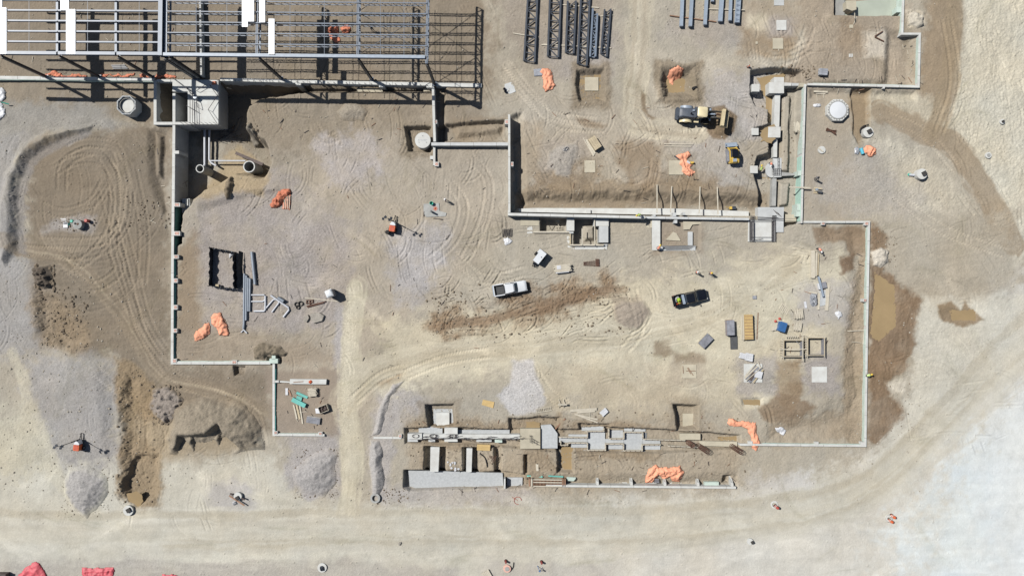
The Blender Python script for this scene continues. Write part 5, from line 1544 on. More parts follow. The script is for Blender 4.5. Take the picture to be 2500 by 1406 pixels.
FB = [((1428, 1052), (1474, 1052)), ((1434, 1052), (1434, 1068)), ((1434, 1080), (1434, 1097)), ((1434, 1098), (1479, 1098)), ((1478, 1082), (1478, 1097)), ((1364, 1066), (1434, 1067.5)), ((1386, 1080.4), (1434, 1080.4)), ((1478, 1082.5), (1522, 1082.5)), ((1486, 1070), (1523, 1070)), ((1486, 1046), (1486, 1069)),
      ((1523, 1054), (1570, 1055)), ((1523, 1055), (1523, 1070)), ((1522, 1082), (1522, 1098)), ((1522, 1099), (1568, 1099)), ((1567.5, 1084), (1567.5, 1098)), ((1569, 1055), (1569, 1070)), ((1570, 1071), (1672, 1074)), ((1568, 1084.5), (1613, 1084.5)), ((1630, 1087), (1706, 1091)), ((1386, 1080), (1386, 1086)), ((1369, 1076), (1369, 1086)), ((1369, 1086), (1386, 1086)), ((1474, 1044), (1474, 1052))]
for p, q in FB:
 build_w(MB().bar(P3(*p, -0.42), P3(*q, -0.42), 0.13, 0.62), "form_board", WOODW, ff)
rr = random.Random(9)
for p, q in FB:
 L_ = math.hypot(q[0] - p[0], q[1] - p[1])
 for i in range(int(L_ / 15) + 1):
  t = (i + 0.5) / (int(L_ / 15) + 1)
  x, y = p[0] + (q[0] - p[0]) * t, p[1] + (q[1] - p[1]) * t
  build_w(MB().bar(P3(x, y + 1.4, -0.9), P3(x + rr.uniform(-1, 1), y + 1.4, 0.06), 0.07), "stake", WOODR, ff)
slab("tan pier slab at the east end of the timber footing forms", rect(1660, 1058, 1710, 1073), -0.25, 0.7, CONC_T, "cap_slab", "concrete slab")
slab("tan strip footing running from the rusty cages to the boundary wall", [(1710, 1076), (1800, 1078), (1800, 1090), (1706, 1088)], -0.35, 0.6, CONC_T, "strip_footing", "strip footing")
slab("square tan pad beneath the draped orange tarp", rect(1815, 1063, 1838, 1078), -0.05, 0.7, CONC_T, "cap_slab", "concrete slab")


def cage(label, px, py, r, h, n=10, lean=(0, 0), m=RUST):
 x, y, z = G(px, py); z = max(z, -0.4)
 mb = MB()
 for i in range(n):
  a = 2 * math.pi * i / n
  mb.tube([(r * math.cos(a), r * math.sin(a), 0), (r * math.cos(a) + lean[0], r * math.sin(a) + lean[1], h)], 0.035, 5)
 for k in range(10):
  t = (k + 0.5) / 10
  mb.tube([(r * 1.04 * math.cos(b * 0.524) + lean[0] * t, r * 1.04 * math.sin(b * 0.524) + lean[1] * t, h * t) for b in range(13)], 0.025, 4)
 return tag(mb.build("rebar_cage", m, None, (x, y, z)), label, "rebar cage", "rusty rebar cages on the south strip footing")


cage("short rusty cage at the end of the timber forms, leftmost of three", 1677, 1077, 0.36, 1.1, 8, (0.5, -0.3))
cage("tall rusty cage leaning over the tan strip, middle of three", 1701, 1084, 0.38, 1.7, 8, (1.2, -0.75))
cage("tall rusty cage beside the draped orange tarp, rightmost of three", 1783, 1086, 0.38, 1.6, 8, (1.1, -0.7))
rf = MB()
for p, q in (((1292, 1063), (1298, 1063)), ((1298, 1063), (1298, 1082)), ((1298, 1070), (1316, 1080)), ((1294, 1064), (1294, 1080)), ((1298, 1076), (1316, 1086)), ((1303, 1072), (1303, 1082)), ((1309, 1076), (1309, 1086))):
 rf.bar(P3(*p, 0.35), P3(*q, 0.30), 0.05); rf.bar(P3(*p, 0.08), P3(*p, 0.35), 0.04)
tag(build_w(rf, "bent_rebar_cage", REBAR), "small bent rebar frame standing on the tan finished slab", "rebar frame")

# timber formwork at the west end of the retaining wall
wf = thing("wall_formwork", "timber wall formwork with many cross ties, at the west end of the retaining wall", "formwork", (*W(1337, 1178, 0), -1.2))
for y in (1170, 1176.5, 1186):
 build_w(MB().bar(P3(1302, y, 0.5), P3(1372, y + 1, 0.5), 0.14, 0.2), "waler", WOODW, wf)
for i in range(21):
 x = 1303 + i * 3.4
 build_w(MB().bar(P3(x, 1169.5, 0.38), P3(x, 1186.5, 0.38), 0.09, 0.1), "tie", WOODR, wf)
for x0, x1 in ((1291, 1295), (1296, 1300), (1373, 1376), (1378, 1381)):
 build_w(MB().prism(wpoly(rect(x0, 1169, x1, 1187), 0.55), -1.3, 0.55), "end_panel", WOODR if x0 != 1296 else WOODW, wf)
build_w(MB().prism(wpoly(rect(1302, 1172, 1372, 1174), 0.2), -1.4, 0.2), "form_panel", WOODD, wf)
build_w(MB().prism(wpoly(rect(1302, 1182, 1372, 1184.5), 0.2), -1.4, 0.2), "form_panel", WOODD, wf)
for lab, p, q in (("left one of two slim green foam boards lying north of the wall formwork", (1287, 1161), (1325, 1163)), ("right one of two slim green foam boards lying north of the wall formwork", (1339, 1161), (1375, 1163))):
 a, b = P3(*p, gz(*p, 0.12)), P3(*q, gz(*q, 0.12))
 tag(build_w(MB().bar(a, b, 0.22, 0.2), "foam_board", TEALB), lab, "foam board")
slab("white and green lidded foam box beside the end of the wall formwork", [(1384, 1164), (1406, 1165), (1405, 1169), (1400, 1174), (1384, 1173)], gz(1394, 1168, 0.45), 0.4, MINT, "foam_box", "foam box")
slab("bright mint foam panel leaning on the retaining wall", rect(1720, 1176, 1755, 1185), -0.1, 0.7, MINT, "mint_board", "foam panel")
# ------------------------------------------------------------------ vehicles (x forward, y left, origin on the ground)
def rrect(x0, x1, hw0, hw1, r, n=4):
 """plan outline, rear x0 (half width hw0) to front x1 (half width hw1), rounded corners"""
 pts = []
 for cx, cy, a0, rr in ((x1 - r, hw1 - r, 0, r), (x0 + r, hw0 - r, 90, r), (x0 + r, -hw0 + r, 180, r), (x1 - r, -hw1 + r, 270, r)):
  for k in range(n + 1):
   a = math.radians(a0 + 90 * k / n)
   pts.append((cx + rr * math.cos(a), cy + rr * math.sin(a)))
 return pts


def loft(mb, rings, smooth=True, cap=True):
 n = len(rings[0]); vs = [v for r in rings for v in r]; fs = []
 for i in range(len(rings) - 1):
  for k in range(n):
   fs.append((i * n + k, i * n + (k + 1) % n, (i + 1) * n + (k + 1) % n, (i + 1) * n + k))
 o = len(mb.v)
 mb.add(vs, fs, smooth)
 if cap:
  mb.f.append(tuple(o + (len(rings) - 1) * n + k for k in range(n))); mb.mi.append(mb.cur); mb.sm.append(False)
  mb.f.append(tuple(o + k for k in range(n))[::-1]); mb.mi.append(mb.cur); mb.sm.append(False)
 return mb


def wheel(parent, x, y, r, w, name="wheel", tyre=RUBBER, rim=STEELL):
 sg = 1 if y > 0 else -1
 hub = MB()
 prof = [(r * 0.55, -w * 0.3), (r * 0.55, w * 0.32), (r * 0.2, w * 0.38), (0, w * 0.38)]
 for pr, a, m, nm in (([(r * 0.6, -w / 2), (r * 0.94, -w / 2), (r, -w * 0.36), (r, w * 0.36), (r * 0.94, w / 2), (r * 0.6, w / 2)], 0, tyre, "tyre"), (prof, 0, rim, "rim")):
  b = MB(); n = 20; vs = []; fs = []
  for q, (rr, t) in enumerate(pr):
   for k in range(n):
    aa = 2 * math.pi * k / n
    vs.append((rr * math.cos(aa), t * sg, rr * math.sin(aa)))
  for q in range(len(pr) - 1):
   for k in range(n):
    fs.append((q * n + k, q * n + (k + 1) % n, (q + 1) * n + (k + 1) % n, (q + 1) * n + k))
  b.add(vs, fs, True)
  if nm == "tyre":
   wo = part(parent, name, b, m, (x, y, r))
  else:
   part(wo, "rim", b, m)
 return wo


def pickup(label, px, py, deg, paint_m, box=False):
 x, y, z = G(px, py)
 t = thing("pickup_truck", label, "pickup truck", (x, y, z), math.radians(deg), "pickup trucks in the yard")
 fr_, rr_ = 2.72, -2.78
 b = MB()
 # front half and cab lower body
 rings = []
 for zz, x0, x1, h0, h1, r in ((0.42, -0.95, fr_ - 0.10, 0.88, 0.80, 0.12), (0.62, -0.95, fr_, 0.94, 0.88, 0.25), (0.92, -0.95, fr_ - 0.02, 0.95, 0.88, 0.34), (1.06, -0.95, fr_ - 0.16, 0.92, 0.82, 0.36), (1.12, -0.95, fr_ - 0.42, 0.86, 0.72, 0.34)):
  rings.append([(a, c, zz) for a, c in rrect(x0, x1, h0, h1, r)])
 loft(b, rings)
 # greenhouse
 g0 = rrect(-0.95, 1.22, 0.86, 0.80, 0.18); g1 = rrect(-0.80, 0.52, 0.74, 0.66, 0.22)
 gm = rrect(-0.83, 0.64, 0.755, 0.69, 0.22)
 loft(b, [[(a, c, 1.10) for a, c in g0], [(a, c, 1.60) for a, c in gm], [(a, c, 1.72) for a, c in g1]])
 # box sides, tailgate, floor
 for s in (-1, 1):
  y0, y1 = sorted((s * 0.80, s * 0.95))
  b.box(rr_ + 0.10, y0, 0.5, -0.97, y1, 1.12)
  b.box(-2.15, min(s * 0.93, s * 0.97), 0.62, -1.25, max(s * 0.93, s * 0.97), 0.95)
 b.box(rr_ + 0.10, -0.79, 0.55, rr_ + 0.20, 0.79, 1.10)
 part(t, "body", b, paint_m)
 part(t, "box_liner", MB().box(rr_ + 0.21, -0.79, 0.58, -0.98, 0.79, 0.63), PLYD if paint_m is WHITE else RUBBER)
 liner = MB()
 for s in (-1, 1):
  liner.box(rr_ + 0.21, min(s * 0.785, s * 0.796), 0.63, -0.98, max(s * 0.785, s * 0.796), 1.09)
 liner.box(-1.0, -0.78, 0.63, -0.985, 0.78, 1.10)
 part(t, "box_side_liner", liner, RUBBER)
 w = MB().add([(1.16, -0.70, 1.135), (1.16, 0.70, 1.135), (0.66, 0.62, 1.605), (0.66, -0.62, 1.605)], [(0, 1, 2, 3)])
 w.add([(1.20, -0.40, 1.13), (1.20, 0.40, 1.13), (1.16, 0.70, 1.137), (1.16, -0.70, 1.137)], [(0, 1, 2, 3)])
 part(t, "windscreen", MB().add([(1.235, -0.42, 1.13), (1.235, 0.42, 1.13), (1.16, 0.74, 1.15), (0.70, 0.62, 1.58), (0.72, 0.3, 1.60), (0.72, -0.3, 1.60), (0.70, -0.62, 1.58), (1.16, -0.74, 1.15)], [(0, 1, 2, 3, 4, 5, 6, 7)]), GLASS)
 part(t, "rear_window", MB().add([(-0.962, 0.6, 1.16), (-0.962, -0.6, 1.16), (-0.865, -0.55, 1.54), (-0.865, 0.55, 1.54)], [(0, 1, 2, 3)]), GLASS)
 for s in (-1, 1):
  for xa, xb, xc, xd in ((-0.72, 0.05, 0.05, -0.66), (0.12, 0.92, 0.55, 0.12)):
   q = [(xa, s * 0.862, 1.16), (xb, s * 0.835, 1.16), (xc, s * 0.755, 1.55), (xd, s * 0.765, 1.55)]
   part(t, "side_window", MB().add(q if s < 0 else q[::-1], [(0, 1, 2, 3)]), GLASS)
  part(t, "mirror", MB().bar((0.98, s * 0.9, 1.12), (0.90, s * 1.14, 1.16), 0.08, 0.06).cbox((0.88, s * 1.16, 1.18), (0.10, 0.18, 0.22)), BLACKP)
  part(t, "headlight", MB().cbox((fr_ - 0.12, s * 0.66, 0.88), (0.16, 0.32, 0.16), s * -0.3), LAMPG)
  part(t, "tail_light", MB().cbox((rr_ + 0.115, s * 0.88, 0.92), (0.05, 0.12, 0.3)), REDB)
 part(t, "bumper", MB().prism(rrect(rr_ - 0.08, rr_ + 0.09, 0.9, 0.9, 0.05), 0.46, 0.62), STEELL if paint_m is WHITE else BLACKP)
 part(t, "grille", MB().cbox((fr_ - 0.0, 0, 0.72), (0.05, 0.9, 0.22)), BLACKP)
 for xx in (-1.72, 1.72):
  for s in (-1, 1):
   wheel(t, xx, s * 0.82, 0.38, 0.26)
 return t


pk1 = pickup("white pickup truck with an empty dark box, parked beside the churned muddy strip", 1245.5, 703.5, 9.5, WHITE)
pk2 = pickup("black pickup truck with a loaded box and steel toolbox, parked in the middle lane", 1682, 726.5, 13.0, BLACKP)
q = part(pk2, "toolbox", MB().box(-1.42, -0.76, 1.02, -1.02, 0.76, 1.22), STEELL)
# load in the black truck's box: things of their own
def in_box(lx, ly, lz):
 a = pk2.rotation_euler.z; o = pk2.location
 return (o.x + lx * math.cos(a) - ly * math.sin(a), o.y + lx * math.sin(a) + ly * math.cos(a), o.z + lz)


def lump(name, m, label, cat, loc, size, seed, rz=0.0, fold=0.35):
 """soft crumpled bundle: a pushed-about grid closed underneath"""
 n = 11; rs = np.random.RandomState(seed); vs = []; fs = []
 for j in range(n):
  for i in range(n):
   u, v = i / (n - 1) * 2 - 1, j / (n - 1) * 2 - 1
   k = 1 - 0.25 * (u * u * v * v)
   h = max(0.0, 1 - max(abs(u), abs(v)) ** 3)
   zz = size[2] * (h * (0.75 + fold * (rs.rand() - 0.5) * 2)) if h > 0 else 0
   vs.append((u * size[0] / 2 * k + rs.randn() * size[0] * 0.015, v * size[1] / 2 * k + rs.randn() * size[1] * 0.015, zz))
 for j in range(n - 1):
  for i in range(n - 1):
   fs.append((j * n + i, j * n + i + 1, (j + 1) * n + i + 1, (j + 1) * n + i))
 rim = [i for i in range(n)] + [k * n + n - 1 for k in range(1, n)] + [(n - 1) * n + i for i in range(n - 2, -1, -1)] + [k * n for k in range(n - 2, 0, -1)]
 fs.append(tuple(rim[::-1]))
 o = MB().add(vs, fs, False).build(name, m, None, loc, rz)
 return tag(o, label, cat)


lump("vest_pile", LIME, "heap of lime safety vests in the black truck's box", "safety vests", in_box(-1.85, 0.05, 0.635), (0.62, 0.75, 0.55), 1, 0.4)
lump("cable_coil", WHITEP, "white coil behind the lime vests in the black truck's box", "coil", in_box(-1.95, 0.52, 0.635), (0.5, 0.36, 0.35), 2)
lump("bag", WHITEP, "white bags against the tailgate of the black truck", "bag", in_box(-2.35, 0.1, 0.635), (0.35, 0.8, 0.4), 3)
lump("fuel_can", REDB, "red fuel can in the tailgate corner of the black truck's box", "fuel can", in_box(-2.25, -0.55, 0.635), (0.35, 0.3, 0.4), 4, 0, 0.1)
lump("sack", YEL, "yellow orange sack beside the lime vests in the black truck's box", "sack", in_box(-1.85, -0.48, 0.635), (0.5, 0.3, 0.35), 5)


# wheel loader
def loader():
 x, y, z = G(1701, 286)
 t = thing("wheel_loader", "cream and charcoal wheel loader with its bucket raised over a damp tip", "wheel loader", (x, y, z), math.radians(-4))
 b = MB()
 rings = [[(a, c, zz) for a, c in rrect(x0, x1, h0, h1, 0.25)] for zz, x0, x1, h0, h1 in ((0.75, -3.35, -0.6, 0.75, 0.85), (1.5, -3.45, -0.6, 0.85, 0.85), (2.0, -3.3, -0.6, 0.78, 0.80), (2.25, -2.9, -0.6, 0.62, 0.72))]
 loft(b, rings)
 part(t, "engine_hood", b, CHAR)
 part(t, "exhaust", MB().tube([(-1.55, -0.15, 2.2), (-1.55, -0.15, 2.75)], 0.12, 10), BLACKP)
 part(t, "air_intake", MB().cbox((-1.15, 0.35, 2.35), (0.3, 0.25, 0.25)), STEELL)
 part(t, "counterweight", MB().prism(rrect(-3.75, -3.3, 0.95, 1.05, 0.15), 0.7, 1.35), CHAR)
 part(t, "rear_grille", MB().cbox((-3.40, 0, 1.75), (0.12, 1.2, 0.6)), CHAR)
 part(t, "rear_frame", MB().box(-3.2, -0.55, 0.6, 0.3, 0.55, 1.2), DUSTY)
 c = MB()
 loft(c, [[(a, d, zz) for a, d in rrect(x0, x1, h, h, 0.16)] for zz, x0, x1, h in ((1.25, -0.65, 0.95, 0.78), (2.0, -0.6, 0.95, 0.78), (3.1, -0.5, 0.72, 0.7))])
 part(t, "cab", c, GLASS)
 r = MB()
 loft(r, [[(a, d, zz) for a, d in rrect(x0, x1, h, h, 0.28, 6)] for zz, x0, x1, h in ((3.1, -0.68, 0.82, 0.76), (3.2, -0.72, 0.88, 0.8), (3.3, -0.6, 0.76, 0.68))])
 part(t, "cab_roof", r, CREAM)
 for s in (-1, 1):
  f = MB()
  vs = []
  for k in range(9):
   a = math.radians(10 + 20 * k); rr_ = 0.92
   for yy_ in (0.78, 1.32):
    vs.append((-1.95 + rr_ * 1.15 * math.cos(a), s * yy_, 0.75 + rr_ * math.sin(a)))
  f.add(vs, [(2 * k, 2 * k + 1, 2 * k + 3, 2 * k + 2) for k in range(8)], True)
  part(t, "mudguard", f, CREAM if s < 0 else STEELL)
  part(t, "step", MB().box(-0.75, min(s * 0.8, s * 1.25), 1.2, 0.0, max(s * 0.8, s * 1.25), 1.3), CREAM if s < 0 else CHAR)
  for xx in (-1.95, 1.35):
   wheel(t, xx, s * 1.02, 0.76, 0.55, rim=CREAM)
 part(t, "front_frame", MB().box(0.3, -0.5, 0.6, 2.1, 0.5, 1.3).cbox((1.5, 0, 1.55), (0.5, 0.7, 0.9)), DUSTY)
 for s in (-1, 1):
  part(t, "boom_arm", MB().bar((1.35, s * 0.52, 2.0), (2.5, s * 0.52, 2.15), 0.16, 0.35).bar((2.45, s * 0.52, 2.15), (3.35, s * 0.52, 1.95), 0.16, 0.32), DUSTY)
  part(t, "lift_cylinder", MB().tube([(1.1, s * 0.34, 1.4), (2.0, s * 0.34, 1.75)], 0.1, 10).tube([(2.0, s * 0.34, 1.75), (2.6, s * 0.34, 1.95)], 0.055, 8), STEELL)
  part(t, "work_light", MB().cbox((1.6, s * 0.8, 1.9), (0.25, 0.35, 0.25)).bar((1.45, s * 0.5, 1.5), (1.6, s * 0.8, 1.8), 0.07), STEELL)
 part(t, "tilt_cylinder", MB().tube([(1.3, 0, 2.1), (2.3, 0, 2.35)], 0.11, 10).tube([(2.3, 0, 2.35), (3.0, 0, 2.2)], 0.06, 8), STEELL)
 part(t, "tilt_link", MB().bar((2.5, 0, 2.5), (3.25, 0, 2.0), 0.14, 0.22).bar((2.6, 0, 1.7), (2.6, 0, 2.5), 0.16, 0.18), RUST)
 part(t, "cross_tube", MB().tube([(2.3, -0.52, 2.0), (2.3, 0.52, 2.0)], 0.13, 10), DUSTY)
 k = MB(); prof = [(3.42, 2.25), (3.36, 1.9), (3.40, 1.5), (3.6, 1.2), (3.95, 1.12), (4.62, 1.25)]
 prof2 = [(px_ + 0.05, pz_ + 0.06) for px_, pz_ in prof]
 hw = 1.32; vs = []
 for s in (-hw, hw):
  vs += [(a, s, c_) for a, c_ in prof] + [(a, s, c_) for a, c_ in prof2]
 n = len(prof); fs = []
 for i in range(n - 1):
  fs += [(i, i + 1, 2 * n + i + 1, 2 * n + i), (n + i, 3 * n + i, 3 * n + i + 1, n + i + 1)]
 k.add(vs, fs)
 for s in (-hw, hw):
  k.add([(a, s, c_) for a, c_ in prof] + [(4.25, s, 1.85), (3.75, s, 2.25)], [tuple(range(n + 2))])
  k.add([(a, s * 1.015, c_) for a, c_ in prof] + [(4.25, s * 1.015, 1.85), (3.75, s * 1.015, 2.25)], [tuple(range(n + 2))[::-1]])
 k.box(3.36, -hw, 2.22, 3.85, hw, 2.30)
 bk = part(t, "bucket", k, BUCKET); bk.rotation_euler = (0, 0, 0)
 bk.location = (-0.05, -0.25, 0.45)
 bk.rotation_euler.z = math.radians(-4)
 part(bk, "cutting_edge", MB().box(4.56, -hw, 1.22, 4.72, hw, 1.27), DUSTY)
 return t


loader()


def skid():
 x, y, z = G(1785, 380)
 t = thing("skid_steer", "yellow compact track loader with a grey bucket, facing the trench", "track loader", (x, y, z), math.radians(94))
 b = MB()
 loft(b, [[(a, c, zz) for a, c in rrect(-1.35, 0.75, 0.55, 0.55, 0.12)] for zz in (0.35, 1.05)])
 part(t, "chassis", b, CHAR)
 e = MB(); loft(e, [[(a, c, zz) for a, c in rrect(x0, -0.55, h, 0.55, 0.15)] for zz, x0, h in ((0.9, -1.5, 0.55), (1.45, -1.45, 0.5), (1.6, -1.3, 0.42))])
 part(t, "engine_cover", e, YEL)
 part(t, "cover_grille", MB().cbox((-1.05, 0, 1.62), (0.5, 0.6, 0.05)), STEELL)
 c = MB(); loft(c, [[(a, d, zz) for a, d in rrect(x0, x1, h, h, 0.1)] for zz, x0, x1, h in ((1.0, -0.6, 0.72, 0.45), (2.0, -0.55, 0.55, 0.43))])
 part(t, "cab", c, GLASS)
 part(t, "cab_roof", MB().prism(rrect(-0.62, 0.6, 0.47, 0.47, 0.1), 2.0, 2.08), BLACKP)
 for s in (-1, 1):
  tr = MB(); prof = [(-1.25, 0.35), (-1.0, 0.0), (0.75, 0.0), (1.05, 0.3), (0.75, 0.68), (-1.0, 0.72)]
  y0, y1 = sorted((s * 0.58, s * 0.92))
  n = len(prof)
  tr.add([(a, y0, z_) for a, z_ in prof] + [(a, y1, z_) for a, z_ in prof], [tuple(range(n)), tuple(range(2 * n - 1, n - 1, -1))] + [(i, n + i, n + (i + 1) % n, (i + 1) % n) for i in range(n)])
  o = part(t, "track", tr, RUBBER if s < 0 else PLYG); bpy_fix(o)
  part(t, "lift_arm", MB().bar((-1.3, s * 0.66, 1.35), (0.5, s * 0.66, 1.55), 0.15, 0.22).bar((0.45, s * 0.66, 1.55), (1.2, s * 0.66, 0.6), 0.15, 0.2).bar((-1.3, s * 0.66, 0.7), (-1.3, s * 0.66, 1.4), 0.15, 0.3), YEL)
 part(t, "cross_bar", MB().bar((1.05, -0.7, 0.62), (1.05, 0.7, 0.62), 0.14), YEL)
 k = MB()
 k.box(1.3, -0.92, 0.16, 1.36, 0.92, 0.75).box(1.36, -0.92, 0.12, 2.05, 0.92, 0.17)
 for s in (-0.92, 0.89):
  k.add([(1.3, s, 0.12), (2.05, s, 0.12), (1.9, s, 0.55), (1.3, s, 0.75), (1.3, s + 0.03, 0.12), (2.05, s + 0.03, 0.12), (1.9, s + 0.03, 0.55), (1.3, s + 0.03, 0.75)], [(0, 1, 2, 3), (7, 6, 5, 4), (2, 6, 7, 3), (1, 5, 6, 2)])
 k.box(1.28, -0.93, 0.75, 1.42, 0.93, 0.79)
 part(t, "bucket", k, STEELL)


skid()


def light_tower(label, px, py, deg):
 x, y, z = G(px, py)
 t = thing("light_tower", label, "light tower", (x, y, z), math.radians(deg), "mobile light towers")
 b = MB()
 loft(b, [[(a, c, zz) for a, c in rrect(x0, x1, 0.45, 0.45, 0.12)] for zz, x0, x1 in ((0.45, -0.75, 0.28), (1.25, -0.75, 0.28), (1.38, -0.68, 0.24))])
 part(t, "engine_canopy", b, ORP)
 w = MB(); loft(w, [[(a, c, zz) for a, c in rrect(x0, x1, 0.45, h, 0.14)] for zz, x0, x1, h in ((0.45, 0.29, 0.95, 0.3), (1.2, 0.29, 0.9, 0.3), (1.36, 0.29, 0.8, 0.26))])
 part(t, "front_canopy", w, WHITE)
 for i in range(3):
  part(t, "vent", MB().cbox((-0.45 + 0.28 * i, 0, 1.395), (0.16, 0.6, 0.02)), REDB)
 part(t, "chassis", MB().box(-0.85, -0.4, 0.3, 0.95, 0.4, 0.44), DUSTY)
 part(t, "drawbar", MB().bar((0.9, 0.15, 0.4), (2.0, 0.0, 0.4), 0.09).bar((0.9, -0.15, 0.4), (2.0, 0, 0.4), 0.09).bar((1.9, 0, 0.0), (1.9, 0, 0.75), 0.07), DUSTY)
 for s in (-1, 1):
  wheel(t, -0.35, s * 0.58, 0.3, 0.2)
  part(t, "outrigger", MB().bar((-0.8, s * 0.4, 0.4), (-0.9, s * 1.15, 0.4), 0.07).bar((-0.9, s * 1.15, 0.0), (-0.9, s * 1.15, 0.7), 0.06), DUSTY)
 part(t, "mast", MB().tube([(0.95, 0.1, 0.4), (0.95, 0.1, 2.6)], 0.09, 10).tube([(0.95, 0.1, 2.6), (0.95, 0.1, 5.4)], 0.055, 8), DUSTY)
 part(t, "cross_arm", MB().bar((0.95, -0.55, 5.35), (0.95, 0.75, 5.35), 0.06), DUSTY)
 for i, (dx, dy) in enumerate(((0.12, -0.5), (-0.2, -0.3), (0.15, 0.4), (-0.2, 0.7))):
  h = part(t, "lamp_head", MB().cbox((0, 0, 0), (0.34, 0.34, 0.16)), STEELD, (0.95 + dx, 0.1 + dy, 5.5), 0.5 * i)
  h.rotation_euler.x = 0.5; h.rotation_euler.y = 0.4 - 0.2 * i
  part(h, "lamp_glass", MB().cbox((0, 0, -0.09), (0.28, 0.28, 0.02)), LAMPG)


light_tower("orange and white light tower trailer with its mast up, standing in mid yard", 961, 556, 80)
light_tower("orange and white light tower with raised mast, on the lower left gravel", 199, 1085, 84)
x, y, z = G(948, 568)
tag(MB().lathe([(0.32, 0), (0.33, 0.9), (0.28, 0.95), (0, 0.95)], n=18).build("drum", RUBBER, None, (x, y, z)), "black drum standing beside the mid yard light tower", "drum")

x, y, z = G(1317, 628)
t = thing("compressor_trailer", "white box compressor trailer with a black tow hitch, near the twin formed pits", "trailer", (x, y, z), math.radians(232))
b = MB(); loft(b, [[(a, c, zz) for a, c in rrect(-1.05, 1.1, 0.58, 0.55, 0.06)] for zz in (0.45, 1.5)]); b.box(-1.05, -0.78, 0.45, -0.35, -0.585, 1.45)
part(t, "canopy", b, WHITE)
part(t, "drawbar", MB().bar((1.1, 0.3, 0.45), (1.9, 0, 0.45), 0.09).bar((1.1, -0.3, 0.45), (1.9, 0, 0.45), 0.09).tube([(1.7, 0.15, 0.0), (1.7, 0.15, 0.8)], 0.06, 8).cbox((1.35, 0, 0.6), (0.4, 0.5, 0.2)), BLACKP)
part(t, "rear_bar", MB().bar((-1.1, -0.8, 0.5), (-1.1, 0.65, 0.5), 0.08), BLACKP)
for s in (-1, 1):
 part(t, "panel_joint", MB().box(-0.9, min(s * 0.582, s * 0.59), 0.6, 0.9, max(s * 0.582, s * 0.59), 1.35), PLYG)
 wheel(t, -0.1, s * 0.72 if s > 0 else -0.9, 0.32, 0.2)
part(t, "filler_cap", MB().lathe([(0.09, 1.5), (0.09, 1.54), (0, 1.54)], (-0.1, 0.25), 10), STEELD)

x, y, z = G(812, 716)
t = thing("portable_toilet", "white portable toilet cabin with a grey side, at the yard's gravel edge", "portable toilet", (x, y, z), math.radians(22))
loft_b = MB(); loft(loft_b, [[(a, c, zz) for a, c in rrect(-0.55, 0.55, 0.55, 0.55, 0.08)] for zz in (0.05, 2.05)])
part(t, "cabin", loft_b, PLYG)
rf_ = MB(); loft(rf_, [[(a, c, zz) for a, c in rrect(-k, k, k, k, 0.14, 5)] for zz, k in ((2.05, 0.6), (2.15, 0.58), (2.32, 0.38))])
part(t, "roof", rf_, WHITE)
part(t, "door", MB().box(-0.35, -0.575, 0.15, 0.35, -0.555, 1.9), WHITEP)
part(t, "vent_pipe", MB().tube([(0.4, 0.4, 1.8), (0.4, 0.4, 2.5)], 0.05, 8), BLACKP)


# ------------------------------------------------------------------ people: one skinned body each, vest and helmet as clothing
def skinned(J, E, name):
 me = bpy.data.meshes.new(name)
 me.from_pydata([j[0] for j in J], E, [])
 o = bpy.data.objects.new(name, me); COL.objects.link(o)
 md = o.modifiers.new("skin", 'SKIN'); md.use_smooth_shade = True
 for i, j in enumerate(J):
  me.skin_vertices[0].data[i].radius = (j[1], j[2] if len(j) > 2 else j[1])
  me.skin_vertices[0].data[i].use_root = (i == 0)
 o.modifiers.new("sub", 'SUBSURF').levels = 1
 dg = bpy.context.evaluated_depsgraph_get(); dg.update()
 out = bpy.data.meshes.new_from_object(o.evaluated_get(dg))
 bpy.data.objects.remove(o); out.name = name
 return out


